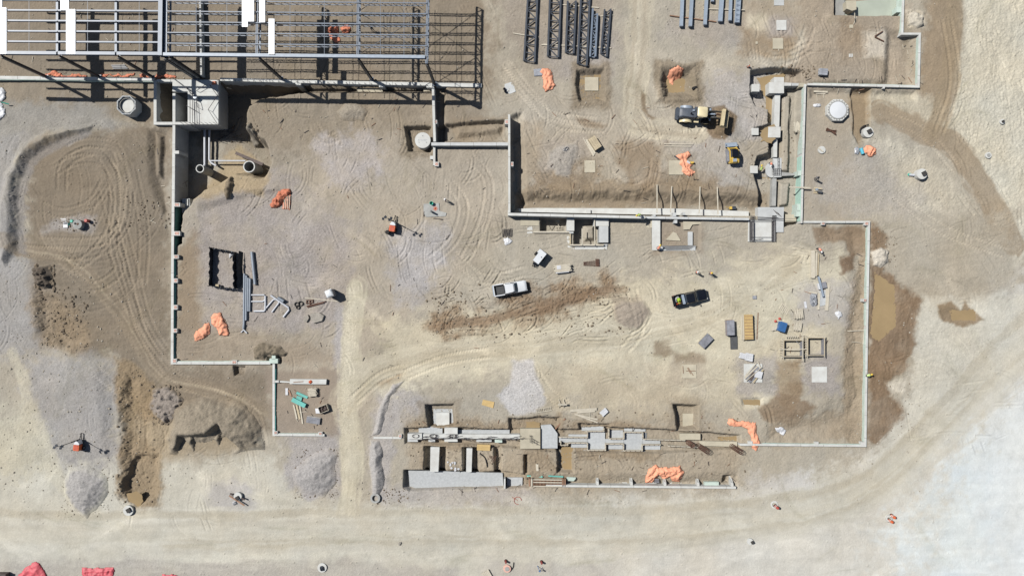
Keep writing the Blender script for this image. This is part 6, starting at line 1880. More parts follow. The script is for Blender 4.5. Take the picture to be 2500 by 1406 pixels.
def person_mesh(bend):
 """facing +x; bend leans the upper body forward"""
 ca, sa = math.cos(bend), math.sin(bend); hip = Vector((0, 0, 0.94))

 def up(x, y, z):
  d = Vector((x, y, z)) - hip
  return tuple(hip + Vector((d.x * ca + d.z * sa, d.y, -d.x * sa + d.z * ca)))
 J = [((0, 0, 0.95), 0.155, 0.12), (up(0, 0, 1.15), 0.15, 0.11), (up(0, 0, 1.36), 0.175, 0.12), (up(0, 0, 1.48), 0.07), (up(0.01, 0, 1.55), 0.06), (up(0.02, 0, 1.66), 0.095, 0.105), (up(0.02, 0, 1.74), 0.075), (up(0.13, 0, 1.645), 0.015)]
 E = [(0, 1), (1, 2), (2, 3), (3, 4), (4, 5), (5, 6), (5, 7)]
 for s in (-1, 1):
  b = len(J)
  fwd = 0.10 if s > 0 else -0.08
  J += [((0, s * 0.10, 0.90), 0.10), ((fwd, s * 0.11, 0.50), 0.068), ((fwd * 0.6, s * 0.12, 0.11), 0.048), ((fwd * 0.6 + 0.13, s * 0.13, 0.05), 0.045)]
  E += [(0, b), (b, b + 1), (b + 1, b + 2), (b + 2, b + 3)]
  a = len(J); reach = 0.18 + bend * 0.2
  sh, el, wr = (0.0, s * 0.20, 1.42), (0.06, s * 0.28, 1.15), (reach, s * 0.26, 0.95)
  J += [(up(*sh), 0.06), (up(*el), 0.046), (up(*wr), 0.032), (up(wr[0] + 0.05, wr[1], wr[2] - 0.06), 0.034)]
  E += [(2, a), (a, a + 1), (a + 1, a + 2), (a + 2, a + 3)]
  J.append((up(0.0, s * 0.098, 1.64), 0.018)); E.append((5, len(J) - 1))
  for f in range(5):
   th = f == 4
   o_ = (f - 1.5) * 0.018 if not th else 0.0
   k = len(J)
   p0 = (wr[0] + 0.05 + (0.03 if th else 0.02), wr[1] + (s * -0.03 if th else 0) + o_ * s, wr[2] - (0.05 if th else 0.10))
   p1 = (p0[0] + (0.03 if th else -0.005), p0[1] + (s * -0.02 if th else 0), p0[2] - (0.03 if th else 0.045 - abs(o_) * 0.4))
   J += [(up(*p0), 0.009), (up(*p1), 0.008)]
   E += [(a + 3, k), (k, k + 1)]
 me = skinned(J, E, "person")
 for m in (DENIM, SHIRT, SKIN):
  me.materials.append(m)
 inv = lambda v: ((v.x) * ca - (v.z - 0.94) * sa, v.y, 0.94 + (v.x) * sa + (v.z - 0.94) * ca)
 for p in me.polygons:
  c = p.center; x_, y_, z_ = inv(c)
  if c.z < 0.93 and abs(y_) < 0.235 and z_ < 1.0:
   p.material_index = 0
  elif z_ > 1.50 or (z_ < 0.985 and abs(y_) > 0.2):
   p.material_index = 2
  else:
   p.material_index = 1
 v = MB()
 loft(v, [[(*up(x_, y_, zz),) for x_, y_ in [(rx * math.cos(t * 0.5236), ry * math.sin(t * 0.5236)) for t in range(12)]] for zz, rx, ry in ((0.98, 0.15, 0.19), (1.15, 0.145, 0.185), (1.32, 0.155, 0.215), (1.43, 0.12, 0.20), (1.475, 0.08, 0.12))], True, False)
 band = MB()
 for z0 in (1.08, 1.24):
  loft(band, [[(*up(x_, y_, z0 + dz),) for x_, y_ in [(0.158 * math.cos(t * 0.5236), 0.208 * math.sin(t * 0.5236)) for t in range(12)]] for dz in (0, 0.05)], True, False)
 for s in (-1, 1):
  band.bar(up(0.13, s * 0.1, 1.44), up(-0.13, s * 0.1, 1.44), 0.05, 0.02)
 h = MB(); c = up(0.02, 0, 1.70)
 n = 14
 rings = []
 for rr_, zz in ((0.165, 0.0), (0.13, 0.015), (0.125, 0.06), (0.10, 0.12), (0.05, 0.15), (0.005, 0.155)):
  rings.append([(c[0] + rr_ * math.cos(2 * math.pi * k / n) * (1.15 if rr_ > 0.15 else 1.05), c[1] + rr_ * math.sin(2 * math.pi * k / n), c[2] + zz) for k in range(n)])
 loft(h, rings, True, False)
 return me, v, band, h


PM = {0: person_mesh(0.0), 1: person_mesh(1.05)}
VM = {}


def person(label, px, py, deg, vest, hat, bend=0, z=None, trousers=None):
 x, y, g = G(px, py)
 z = g if z is None else z
 me, v, band, h = PM[bend]
 o = link("person", me, None, (x, y, z), math.radians(deg))
 for nm, mb_, m in (("vest", v, vest), ("vest_band", band, REFL), ("hard_hat", h, hat)):
  k = (nm, bend, m.name)
  if k not in VM:
   VM[k] = mb_.build(nm, m, o).data
  else:
   link(nm, VM[k], o)
 return tag(o, label, "person")


person("worker in an orange vest and white hard hat, walking beside the survey pad", 1089, 490, 200, ORV, HATW)
person("worker in an orange vest, left of the two standing north of the black truck", 1697, 665, 20, ORV, HATW)
person("worker in an orange vest, right of the two standing north of the black truck", 1731, 667, 190, ORV, HATY)
person("worker in an orange vest at the lower left corner of the U shaped footing", 1603, 609, 60, ORV, HATY, 1)
person("worker in a lime vest bending over the top of the trench wall", 1556, 528, 200, LIME, HATY, 1, 1.66)
person("worker in a lime vest beside the lowest white cube footing", 1853, 418, 90, LIME, HATY, 1)
person("worker in an orange vest crouched on the round base of the grade beam", 1876, 401, 250, ORV, HATW, 1, -1.34)
person("worker in a dark top and blue jeans standing east of the mint wall", 1987, 438, 30, BLACK, BLACKP)
person("worker in orange bending over the north end of the long pale timbers", 1994, 607, 290, ORV, HATW, 1)
person("worker in a lime vest crouched beside the puddle wall", 2109, 915, 20, LIME, HATY, 1)
person("worker in a dark jacket standing on the soil inside the steel frame", 911, 76, 140, BLACK, BLACKP)
# ------------------------------------------------------------------ crumpled tarps
def tarp(label, pts, m, h=0.45, wl=16, name="tarp", seed=701, edge=7, step=0.12, warp=4, lines=None):
 P = np.array([W(x, y, 0) for x, y in pts])
 x = np.arange(P[:, 0].min() - 0.5, P[:, 0].max() + 0.5, step); y = np.arange(P[:, 1].min() - 0.5, P[:, 1].max() + 0.5, step)
 X, Y = np.meshgrid(x, y)
 U = (PCX + X * S).astype(np.float32); V = (PCY - Y * S).astype(np.float32)
 d = sdf(pts, U + warp * fbm(U / 12, V / 12, seed, 3), V + warp * fbm(U / 12, V / 12, seed + 20, 3))
 t = np.clip(-d / edge, 0, 1)
 c, s = math.cos(seed), math.sin(seed)
 Ur, Vr = U * c - V * s, U * s + V * c
 n1 = 1 - 2.8 * np.abs(fbm(Ur / wl + 0.6 * fbm(U / 20, V / 20, seed + 3, 2), Vr / (wl * 2.2), seed + 5, 3, 0.55))
 n2 = 1 - 2.8 * np.abs(fbm(U / (wl * 0.55), V / (wl * 0.55), seed + 9, 3, 0.6))
 Z = ground_z_np(X, Y) + 0.07 + h * np.sqrt(t) * np.clip(0.35 + 0.4 * n1 + 0.28 * n2, 0.02, 1.3)
 o3 = (float(x.mean()), float(y.mean()), ground_z(float(x.mean()), float(y.mean())))
 ny, nx = X.shape
 keep = (d < 2.2).ravel()
 idx = -np.ones(ny * nx, int); idx[keep] = np.arange(keep.sum())
 i = np.arange(ny * nx).reshape(ny, nx)
 q = np.stack([i[:-1, :-1], i[:-1, 1:], i[1:, 1:], i[1:, :-1]], -1).reshape(-1, 4)
 q = q[keep[q].all(1)]
 vs = np.stack([X.ravel() - o3[0], Y.ravel() - o3[1], Z.ravel() - o3[2]], -1)[keep]
 me = bpy.data.meshes.new(name)
 me.from_pydata(vs.tolist(), [], idx[q].tolist()); me.materials.append(m); me.shade_smooth(); me.update()
 o = link(name, me, None, o3)
 sm_ = o.modifiers.new("thickness", 'SOLIDIFY'); sm_.thickness = 0.02
 return tag(o, label, "tarp" if name == "tarp" else "netting")


tarp("orange tarp lying in a long fold beside the wrapped panels, below the stacked trusses", [(1330, 168), (1338, 170), (1346, 178), (1350, 205), (1354, 212), (1348, 218), (1334, 223), (1326, 212), (1328, 190), (1318, 177), (1320, 172)], ORANGE, 0.53, 17, seed=701)
tarp("orange tarp draped over the back rim of a square muddy pit", [(1638, 170), (1652, 164), (1667, 170), (1666, 184), (1656, 192), (1648, 201), (1640, 198), (1635, 182)], ORANGE, 0.48, 13, seed=712)
tarp("crumpled orange tarp spilling across a half covered square pad", [(1652, 382), (1664, 376), (1680, 370), (1686, 380), (1674, 392), (1690, 404), (1680, 410), (1694, 420), (1690, 428), (1676, 429), (1662, 418), (1668, 408), (1656, 400), (1662, 390)], ORANGE, 0.58, 13, seed=723)
tarp("heaped orange tarp beside a light blue roll, near the mud edged manhole", [(2108, 364), (2116, 357), (2128, 357), (2138, 364), (2136, 376), (2122, 382), (2110, 376)], ORANGE, 0.63, 12, seed=734)
tarp("left of two orange tarps near the pipe bundle, narrow and slanting", [(474, 824), (480, 810), (498, 798), (500, 788), (508, 788), (512, 798), (514, 808), (506, 818), (486, 830), (476, 832)], ORANGE, 0.53, 15, seed=745)
tarp("right of two orange tarps near the pipe bundle, wide topped", [(515, 776), (522, 766), (540, 764), (544, 776), (552, 790), (560, 812), (556, 818), (537, 818), (534, 808), (524, 796), (518, 788)], ORANGE, 0.63, 15, seed=756)
tarp("long orange tarp draped over the end of the south boundary wall", [(1777, 1020), (1800, 1026), (1828, 1032), (1843, 1030), (1845, 1044), (1848, 1062), (1854, 1085), (1846, 1098), (1834, 1090), (1836, 1070), (1826, 1056), (1826, 1046), (1812, 1041), (1780, 1036)], ORANGE, 0.48, 17, seed=767)
tarp("wide ragged orange tarp lying north of the retaining wall", [(1579, 1162), (1584, 1146), (1602, 1135), (1614, 1141), (1640, 1141), (1660, 1137), (1668, 1150), (1661, 1177), (1643, 1177), (1634, 1165), (1622, 1173), (1607, 1159), (1595, 1180), (1579, 1182)], ORANGE, 0.68, 13, seed=778)
tarp("rust orange striped netting heap beside its unrolled strip, mid west yard", [(659, 500), (668, 485), (680, 470), (692, 462), (708, 464), (711, 474), (696, 484), (688, 496), (676, 508), (662, 507)], ORANGED, 0.8, 9, "safety_netting", seed=789)
tarp("flat striped netting strip beside the rust orange heap, mid west yard", [(693, 478), (710, 474), (708, 511), (691, 510)], ORANGED, 0.12, 9, "safety_netting", seed=790, warp=1)
for i in range(4):
 a, b = P3(695 + 4.3 * i, 478, gz(695 + 4.3 * i, 478, 0.2)), P3(693 + 4.3 * i, 510, gz(693 + 4.3 * i, 510, 0.2))
 tag(build_w(MB().bar(a, b, 0.1, 0.05), "netting_stake", WOODW), "%s of four pale stakes lying on the striped netting strip" % ("leftmost", "second from left", "third from left", "rightmost")[i], "stake")
tarp("rust red netting coil seen under the roof joists, left of two", [(800, 68), (812, 63), (824, 66), (826, 80), (812, 86), (801, 80)], ORANGED, 0.8, 9, "safety_netting", seed=801)
tarp("rust red netting heap seen under the roof joists, right of two", [(830, 70), (846, 62), (857, 70), (853, 82), (838, 82)], ORANGED, 0.6, 9, "safety_netting", seed=806)
tarp("rust red netting tail fanning out south of the coils under the joists", [(804, 86), (828, 90), (830, 103), (820, 105), (812, 98)], ORANGED, 0.15, 9, "safety_netting", seed=812)
tarp("big red tarp tent at the lower left corner, cut by the picture edge", [(40, 1412), (60, 1390), (86, 1371), (96, 1378), (112, 1402), (116, 1414), (80, 1440)], REDT, 1.0, 40, seed=823, edge=40)
tarp("pale red tarp sheet with a dark prop, second from the lower left corner", [(203, 1386), (236, 1387), (276, 1384), (278, 1412), (206, 1414)], REDT, 0.4, 18, seed=834)
tarp("sliver of red tarp on the lower edge, third from the lower left corner", [(396, 1404), (420, 1402), (433, 1406), (430, 1420), (398, 1420)], REDT, 0.4, 16, seed=845)
tarp("white and mint wrapped bundle at the left edge, upper of two beside the frame's shadow", [(-12, 214), (4, 216), (14, 226), (12, 238), (6, 248), (-12, 248)], WHITEP, 0.5, 34, seed=856, edge=14)
tarp("white and mint wrapped bundle at the left edge, lower of two beside the frame's shadow", [(-12, 252), (4, 254), (12, 266), (12, 282), (0, 292), (-12, 290)], WHITEP, 0.5, 34, seed=867, edge=14)
tag(build_w(MB().tube([P3(3, 250, 0.9), P3(22, 255, 0.4)], 0.09, 8), "mint_pipe", GREENB), "slim mint pipe sticking out between the two white bundles at the left edge", "pipe")
tarp("torn white plastic bag on the gravel, beside the mint wall's muddy edge", [(2040, 764), (2048, 759), (2055, 764), (2054, 772), (2046, 778), (2042, 772)], WHITEP, 0.25, 8, seed=878)
tarp("white rubbish bag beside scrap mesh, west of the formed pits", [(1230, 583), (1240, 580), (1249, 588), (1245, 595), (1232, 594)], WHITEP, 0.25, 9, seed=889)
tarp("crumpled white plastic in the south-east corner yard", [(1896, 1045), (1908, 1044), (1920, 1052), (1914, 1064), (1904, 1056)], WHITEP, 0.2, 6, seed=892)
tarp("small white cloth tied to the black fabric enclosure", [(560, 620), (569, 619), (566, 626), (561, 630)], WHITEP, 0.5, 6, seed=895, warp=1)
for i, (a, b, c, d) in enumerate(((113, 178, 150, 185), (152, 185, 212, 189), (240, 182, 260, 189), (266, 184, 328, 187), (340, 183, 366, 190), (376, 185, 430, 191))):
 tarp(("rust orange netting on the wall top, nearest the left edge", "thin rust netting ribbon, second from the left edge on the wall top", "rust netting clump, third from the left edge on the wall top", "long rust netting ribbon, fourth from the left edge on the wall top", "rust netting clump beside a column foot, fifth on the wall top", "rust netting end trailing over the pit box corner, sixth on the wall top")[i],
         [(a, b), (c, b), (c, d), (a, d)], ORANGED, 0.2, 6, "safety_netting", seed=901 + 7 * i, edge=3, step=0.09, warp=9)

# ------------------------------------------------------------------ timber, boards, stacks
def plank(label, p, q, w, th=0.09, m=WOODW, name="plank", cat="plank", up=0.02, group=None):
 a, b = P3(*p, gz(*p, up + th / 2)), P3(*q, gz(*q, up + th / 2))
 zmid = gz((p[0] + q[0]) / 2, (p[1] + q[1]) / 2, up + th / 2)
 k = max(0, zmid - (a[2] + b[2]) / 2)
 a = (a[0], a[1], a[2] + k); b = (b[0], b[1], b[2] + k)
 return tag(build_w(MB().bar(a, b, w, th), name, m), label, cat, group)


def stack(label, cx, cy, lx, ly, h, deg, layers, n, m, name="lumber_stack", cat="lumber stack", jit=0.03, mm=None, bearers=True, bands=0):
 """boards in layers, each board a part; length lx along the local x axis"""
 x, y, z = G(cx, cy)
 t = thing(name, label, cat, (x, y, z), math.radians(deg))
 rr = random.Random(int(cx * 7 + cy)); w = ly / n; th = (h - 0.1) / layers
 me = MB().box(-lx / 2, -w / 2 + 0.008, -th / 2 + 0.004, lx / 2, w / 2 - 0.008, th / 2 - 0.004)
 me0 = None
 for L_ in range(layers):
  for i in range(n):
   lz = 0.1 + th * (L_ + 0.5)
   px_, py_ = rr.gauss(0, jit), -ly / 2 + w * (i + 0.5)
   if me0 is None:
    o = me.build("board", m, t, (px_, py_, lz)); me0 = o.data
   else:
    o = link("board", me0, t, (px_, py_, lz))
   o.rotation_euler.z = rr.gauss(0, jit * 0.1)
 if bearers:
  for s in (-0.35, 0.35):
   part(t, "bearer", MB().box(lx * s - 0.05, -ly / 2, 0, lx * s + 0.05, ly / 2, 0.098), WOODR)
 for i in range(bands):
  s = -lx / 2 + lx * (i + 0.5) / bands
  part(t, "band", MB().box(s - 0.035, -ly / 2 - 0.02, h, s + 0.035, ly / 2 + 0.02, h + 0.03), mm or WOODD)
 return t


s1 = stack("loose stack of pale lumber with a white panel on top, below the white trailer", 1374, 655, 2.5, 1.15, 0.7, 6, 4, 7, WOODW, jit=0.12)
part(s1, "panel", MB().box(-1.0, -0.1, 0.715, -0.35, 0.5, 0.75), WHITEP)
part(s1, "panel", MB().box(-1.25, -0.72, 0.45, 0.9, -0.56, 0.6), WHITEP)
s2 = stack("tan timber form stack with bolt holes, beside long leaning boards", 1451, 352, 2.1, 1.25, 0.95, -57, 3, 4, WOOD, "form_stack", "form stack")
for i in range(6):
 part(s2, "bolt_hole", MB().lathe([(0.04, 0.952), (0.0, 0.953)], (-0.7 + 0.28 * i, -0.35 + 0.02 * i), 8), RUBBER)
plank("long pale board lying farthest west of the tan timber form stack", (1424, 338), (1449, 382), 0.14, 0.08)
plank("second pale board lying between the tan stack and the farthest board", (1430, 341), (1450, 380), 0.22, 0.08)
plank("wide pale board lying tight against the tan timber form stack", (1434, 341), (1453, 376), 0.3, 0.1)
for i, (p, q, w, m) in enumerate((((1344, 407), (1379, 378), 0.16, WOODD), ((1351, 411), (1391, 382), 0.12, WOODW), ((1358, 413), (1383, 395), 0.08, WOODW), ((1360, 396), (1394, 374), 0.1, WOODD))):
 plank(("dark timber pole, westernmost on the grey gravel spill", "pale timber pole second from the west on the gravel spill", "thin pale lath third from the west on the gravel spill", "dark timber pole upper right on the gravel spill")[i], p, q, w, 0.1, m, cat="pole", up=0.1)
tag(lump("tape_bundle", YEL, "", "", G(1363, 398), (0.5, 0.35, 0.25), 8), "yellow tape bundle among the poles on the gravel spill", "tape bundle")
tag(lump("scrap_pile", WHITEP, "", "", G(1381, 366), (1.3, 0.9, 0.5), 9, 0.5, 0.9), "pale scrap pile at the top of the gravel spill, above the poles", "scrap pile")
pl = stack("clear wrapped pallet of blocks north of the boundary wall, at the trench end", 2006, 179, 1.3, 1.05, 0.75, -4, 3, 3, CLEARG, "wrapped_pallet", "pallet")
lump("white_sack", WHITEP, "white sack lying left of the octagonal chamber", "sack", G(1995, 258), (1.3, 0.62, 0.35), 12, 0.02, 0.15)
plank("upper of two pale boards lying south of the boundary wall, left of the octagonal chamber", (1986, 224), (2020, 225.5), 0.3, 0.08)
plank("lower, shorter of two pale boards left of the octagonal chamber", (1992, 228.5), (2015, 230), 0.22, 0.08)
plank("thin stake below the two boards, on the left", (1994, 231), (1995, 247), 0.07, 0.05)
plank("thin stake below the two boards, on the right", (2010, 231), (2011, 240), 0.09, 0.05)
rb = MB(); rr = random.Random(3)
for i in range(12):
 a = -0.3 + rr.gauss(0, 0.18)
 rb.bar((-0.9 * math.cos(a), -0.9 * math.sin(a) + rr.gauss(0, 0.08), 0.05 + 0.02 * i), (0.8 * math.cos(a), 0.8 * math.sin(a) + rr.gauss(0, 0.2), 0.05 + 0.02 * i), 0.06)
tag(rb.build("rusty_rod_bundle", RUST, None, G(2029, 320)), "fanned rusty rod bundle south of the octagonal chamber", "rod bundle")


def stakes(label, cx, cy, r, deg, h=0.5, n=13, layers=3):
 x, y, z = G(cx, cy)
 t = thing("stake_pile", label, "stake pile", (x, y, z), math.radians(deg), "piles of wooden stakes")
 rr = random.Random(int(cx + cy)); w = 1.75 * r / n; me0 = None
 for L_ in range(layers):
  for i in range(n):
   u = -0.9 * r + w * (i + 0.5)
   o_ = (u, rr.gauss(0, 0.09 * r), 0.05 + h * (L_ + 0.5) / layers)
   if me0 is None:
    b = MB(); hl = 0.86 * r
    b.add([(-w * 0.42, -hl, -0.05), (w * 0.42, -hl, -0.05), (w * 0.42, hl, -0.05), (0, hl * 1.18, -0.03), (-w * 0.42, hl, -0.05), (-w * 0.42, -hl, 0.05), (w * 0.42, -hl, 0.05), (w * 0.42, hl, 0.05), (0, hl * 1.18, 0.03), (-w * 0.42, hl, 0.05)],
                      [(0, 4, 3, 2, 1), (5, 6, 7, 8, 9), (0, 1, 6, 5), (1, 2, 7, 6), (2, 3, 8, 7), (3, 4, 9, 8), (4, 0, 5, 9)])
    o = b.build("stake", WOODW, t, o_); me0 = o.data
   else:
    o = link("stake", me0, t, o_)
   o.rotation_euler.z = rr.gauss(0, 0.06) + (math.pi if rr.random() < 0.5 else 0) + (math.pi / 2 if L_ == 0 else 0)
   if L_ == 0:
    o.location = (o_[1], o_[0], o_[2])
 return t


stakes("pale stake pile between the grade beam and the mint faced wall", 1943, 315, 0.85, 2)
stakes("stake pile right of the slatted frame, the upper of two in the timber yard", 1948, 766, 0.8, 3)
stakes("stake pile right of the blue box, the lower of two in the timber yard", 1946, 797, 0.72, -5, 0.35)
stakes("stake pile near teal boards in the south-west timber store", 765, 956, 0.75, 88, 0.6)


def panels(label, cx, cy, lx, ly, h, deg, n, m, side=None, name="form_panel_stack", cat="panel stack", bands=0, mm=None):
 x, y, z = G(cx, cy)
 t = thing(name, label, cat, (x, y, z), math.radians(deg))
 rr = random.Random(int(cx)); th = h / n
 for i in range(n):
  o = part(t, "form_panel", MB().box(-lx / 2, -ly / 2, 0.004, lx / 2, ly / 2, th - 0.004), m if i == n - 1 or i % 2 == 0 else (side or m), (rr.gauss(0, 0.03), rr.gauss(0, 0.025), th * i), rr.gauss(0, 0.012))
 for i in range(bands):
  s = -lx / 2 + lx * (i + 0.5) / bands
  part(t, "cross_batten", MB().box(s - 0.04, -ly / 2, h, s + 0.04, ly / 2, h + 0.035), mm or WOODR)
 return t


panels("tall dark grey form panel stack left of the yellow panels, above a black mat", 1779, 799, 2.45, 1.15, 0.95, 92, 6, PLYG, WOODR)
panels("flat black panel lying just below the dark grey panel stack", 1791, 836, 2.2, 1.15, 0.12, 92, 1, PLYD, name="flat_panel", cat="panel")
yp = panels("long yellow ply panel stack with dark cross bands, centre of the timber yard", 1824, 798, 4.0, 1.35, 0.8, 91, 5, WOODY, WOOD, bands=8)
part(yp, "side_board", MB().box(-2.1, 0.72, 0.0, 2.0, 0.86, 0.55), WOODW); part(yp, "side_board", MB().box(-2.0, 0.9, 0.0, 1.8, 1.02, 0.3), WOODW)
panels("angled panel stack with a scuffed white top, near the bare square pad", 1721, 832, 2.15, 1.35, 0.6, 47, 4, PLYG, WOOD)
plank("left of two long thin laths right of the yellow panels", (1847, 764), (1844, 836), 0.1, 0.06, WOODW)
plank("right of two long thin laths right of the yellow panels", (1851, 763), (1848, 828), 0.12, 0.06, WOODR)
for lab, cx, cy, lx, ly, d in (("left one of two white block stacks above the scrap covered pad", 1812, 868, 1.0, 0.9, -12), ("right one of two white block stacks above the scrap covered pad", 1827, 871, 1.15, 1.25, -12)):
 t = stack(lab, cx, cy, lx, ly, 0.55, d, 2, 3, WHITEP, "block_stack", "block stack", bearers=False)
sp = thing("scrap_panel_pile", "tilted pile of scrap boards and form panels over the left white pad", "scrap pile", G(1838, 911), math.radians(47))
for i, (a, b, c, d, z, rz, m) in enumerate(((-1.5, -0.7, 1.3, 0.6, 0.15, 0.0, PLYG), (-1.2, -1.0, 1.5, -0.75, 0.24, 0.1, WOOD), (-1.6, 0.3, 1.3, 0.5, 0.24, -0.05, WOODW), (-1.3, 0.65, 1.6, 0.8, 0.2, 0.06, WOODW), (-0.5, -1.4, 0.6, -0.2, 0.35, 0.5, WHITEP), (-1.2, -0.3, 0.2, 0.25, 0.3, 0.15, WOODD), (-1.7, -0.1, 1.6, 0.0, 0.42, -0.1, WOODW), (0.3, -1.5, 1.5, -1.35, 0.3, 1.2, WOODW))):
 part(sp, "scrap_board", MB().box(a, b, z, c, d, z + 0.09), m, (0, 0, 0), rz)
rods = MB()
for p, q in (((1675, 905), (1698, 905)), ((1680, 897), (1692, 916)), ((1678, 898), (1686, 912)), ((1667, 893), (1668, 911))):
 rods.bar(P3(*p, gz(*p, 0.18)), P3(*q, gz(*q, 0.18)), 0.07)
tag(build_w(rods, "rod_cluster", WOODR), "crossed rods lying on the pad in the scraped dust ring", "rods")
lf = thing("slatted_frame", "small slatted timber frame lying above the blue box", "timber frame", G(1915, 753))
for i in range(6):
 p = (1909.5 + 3.3 * i, 741 + 2.9 * i); q = (p[0] - 7.5, p[1] + 13.5)
 o = MB().bar((*[a - b for a, b in zip(W(*p), (lf.location.x, lf.location.y))], 0.06), (*[a - b for a, b in zip(W(*q), (lf.location.x, lf.location.y))], 0.06), 0.12, 0.08)
 part(lf, "slat", o, WOODW)
part(lf, "rail", MB().bar((*[a - b for a, b in zip(W(1909, 740), (lf.location.x, lf.location.y))], 0.13), (*[a - b for a, b in zip(W(1928, 757), (lf.location.x, lf.location.y))], 0.13), 0.1, 0.06), WOODW)
x, y, z = G(1905, 797)
t = thing("blue_site_box", "bright blue site box with pallet boards leaning on its left", "site box", (x, y, z), math.radians(-17))
bb = MB(); loft(bb, [[(a, c, zz) for a, c in rrect(-0.55, 0.55, 0.75, 0.75, 0.05)] for zz in (0.08, 0.95)])
part(t, "box", bb, BLUE); part(t, "lid", MB().prism(rrect(-0.58, 0.58, 0.78, 0.78, 0.06), 0.95, 1.05), BLUE)
part(t, "skid", MB().box(-0.5, -0.7, 0, -0.35, 0.7, 0.08).box(0.35, -0.7, 0, 0.5, 0.7, 0.08), STEELD)
for i in range(3):
 plank(("pinkish board, nearest of three leaning by the blue site box", "pinkish board, middle of three leaning by the blue site box", "short board, farthest of three left of the blue site box")[i], (1896 - 4 * i, 796 + i), (1892 - 4 * i, 806 + i), 0.22, 0.3, WOODW)
plank("thin lath pointing west from the blue site box", (1880, 805), (1888, 806), 0.12, 0.06)
for i, (px_, py_) in enumerate(((1893, 784), (1903, 778))):
 tag(MB().lathe([(0.22, 0), (0.22, 0.12), (0.08, 0.2), (0.06, 0.5), (0, 0.52)], n=12).build("jack_stand", REDB, None, G(px_, py_)), ("left of two red jack stands above the blue site box", "right of two red jack stands above the blue site box")[i], "jack stand")


def form_box(label, x0, y0, x1, y1, cross=False):
 cx, cy = (x0 + x1) / 2, (y0 + y1) / 2
 x, y, z = G(cx, cy)
 t = thing("form_box", label, "form box", (x, y, z), 0, "square timber form boxes")
 hw, hh, H_ = (x1 - x0) / 2 / S, (y1 - y0) / 2 / S, 1.05
 th = 0.09
 for nm, a, b, c, d in (("form_side", -hw, -hh, -hw + th, hh), ("form_side", hw - th, -hh, hw, hh), ("form_side", -hw + th + 0.003, -hh, hw - th - 0.003, -hh + th), ("form_side", -hw + th + 0.003, hh - th, hw - th - 0.003, hh)):
  o = part(t, nm, MB().box(a, b, -0.05, c, d, H_), WOOD)
 for a, b, c, d in ((-hw + th + 0.004, -hh + th + 0.004, -hw + th + 0.02, hh - th - 0.004), (hw - th - 0.02, -hh + th + 0.004, hw - th - 0.004, hh - th - 0.004), (-hw + th + 0.03, -hh + th + 0.004, hw - th - 0.03, -hh + th + 0.02)):
  part(t, "ply_face", MB().box(a, b, -0.05, c, d, H_ - 0.05), PLYG)
 for zz in (0.25, 0.75):
  for s in (-1, 1):
   part(t, "waler", MB().box(-hw - 0.12, s * (hh + 0.06) - 0.045, zz, hw + 0.12, s * (hh + 0.06) + 0.045, zz + 0.12), WOODW)
   part(t, "waler", MB().box(s * (hw + 0.06) - 0.045, -hh - 0.3, zz + 0.125, s * (hw + 0.06) + 0.045, hh + 0.3, zz + 0.24), WOODW)
 for k in range(7):
  yk = -hh + (k + 0.5) * 2 * hh / 7
  part(t, "stud", MB().box(-hw - 0.26, yk - 0.04, 0, -hw - 0.11, yk + 0.04, 0.9), WOODW)
 if cross:
  part(t, "spreader", MB().box(-hw - 0.75, -0.2, H_ + 0.005, hw + 0.35, -0.06, H_ + 0.09), WOODW)
  part(t, "brace", MB().bar((hw - 0.1, 0.1, H_), (0.4, hh - 0.1, H_ + 0.05), 0.06), PLYG)
  part(t, "kicker", MB().box(hw - 0.14, -hh - 0.6, H_ + 0.005, hw - 0.02, hh + 0.75, H_ + 0.1), WOODW)
  for k in range(7):
   part(t, "top_stud", MB().bar((-hw + 0.5 + 0.3 * k, hh + 0.35, 0.9), (-hw + 0.35 + 0.3 * k, hh + 0.75, 0.9), 0.09), WOODW)
 return t


form_box("left one of two square timber form boxes, with a board laid across it", 1907, 829, 1954, 869, True)
form_box("right one of two square timber form boxes, standing empty", 1965, 823, 2006, 866)
plank("widest pale timber of the long pile under the bending orange worker", (1984, 612), (1984, 679), 0.62, 0.4, WOODW, "timber", "timber")
plank("middle pale timber of the long pile under the bending orange worker", (1993, 617), (1991, 675), 0.3, 0.28, WOODW, "timber", "timber")
plank("narrow reddish edge timber of the long pile under the bending orange worker", (1998, 620), (1996, 672), 0.16, 0.26, WOOD, "timber", "timber")
tag(build_w(MB().bar(P3(1998, 675, gz(1998, 675, 0.7)), P3(2010, 724, gz(2010, 724, 0.5)), 0.28, 0.2), "steel_angle", STEELL), "grey steel section resting across the two white boxes", "steel section")
for lab, p, a, b, d in (("small white box under the steel section, left one", (1998, 699), 0.4, 0.95, 12), ("larger white box under the steel section, right one", (2009, 696), 0.75, 0.95, 12)):
 x, y, z = G(*p)
 o = thing("white_box", lab, "box", (x, y, z), math.radians(d)); part(o, "box", MB().box(-a / 2, -b / 2, 0, a / 2, b / 2, 0.42), WHITEP); part(o, "lid", MB().box(-a / 2 - 0.015, -b / 2 - 0.015, 0.422, a / 2 + 0.015, b / 2 + 0.015, 0.48), PLYG if a > 0.5 else WHITEP)
lump("plastic_bundle", CLEARG, "clear plastic covered bundle left of the long planks, timber yard", "bundle", G(1986, 731), (1.2, 2.3, 0.55), 15, 0.05, 0.6)
plank("short wide pale plank right beside the plastic covered bundle", (2000, 715), (1998, 756), 0.3, 0.14)
plank("long pale plank standing alone, farthest right of the plank group", (2022, 696), (2018, 758), 0.5, 0.14)
plank("thin pale plank tight along the left side of the long lone plank", (2018.5, 694), (2016.5, 720), 0.2, 0.12)
plank("short crossing board at the head of the plastic covered bundle", (1976, 713), (1994, 716), 0.22, 0.2)
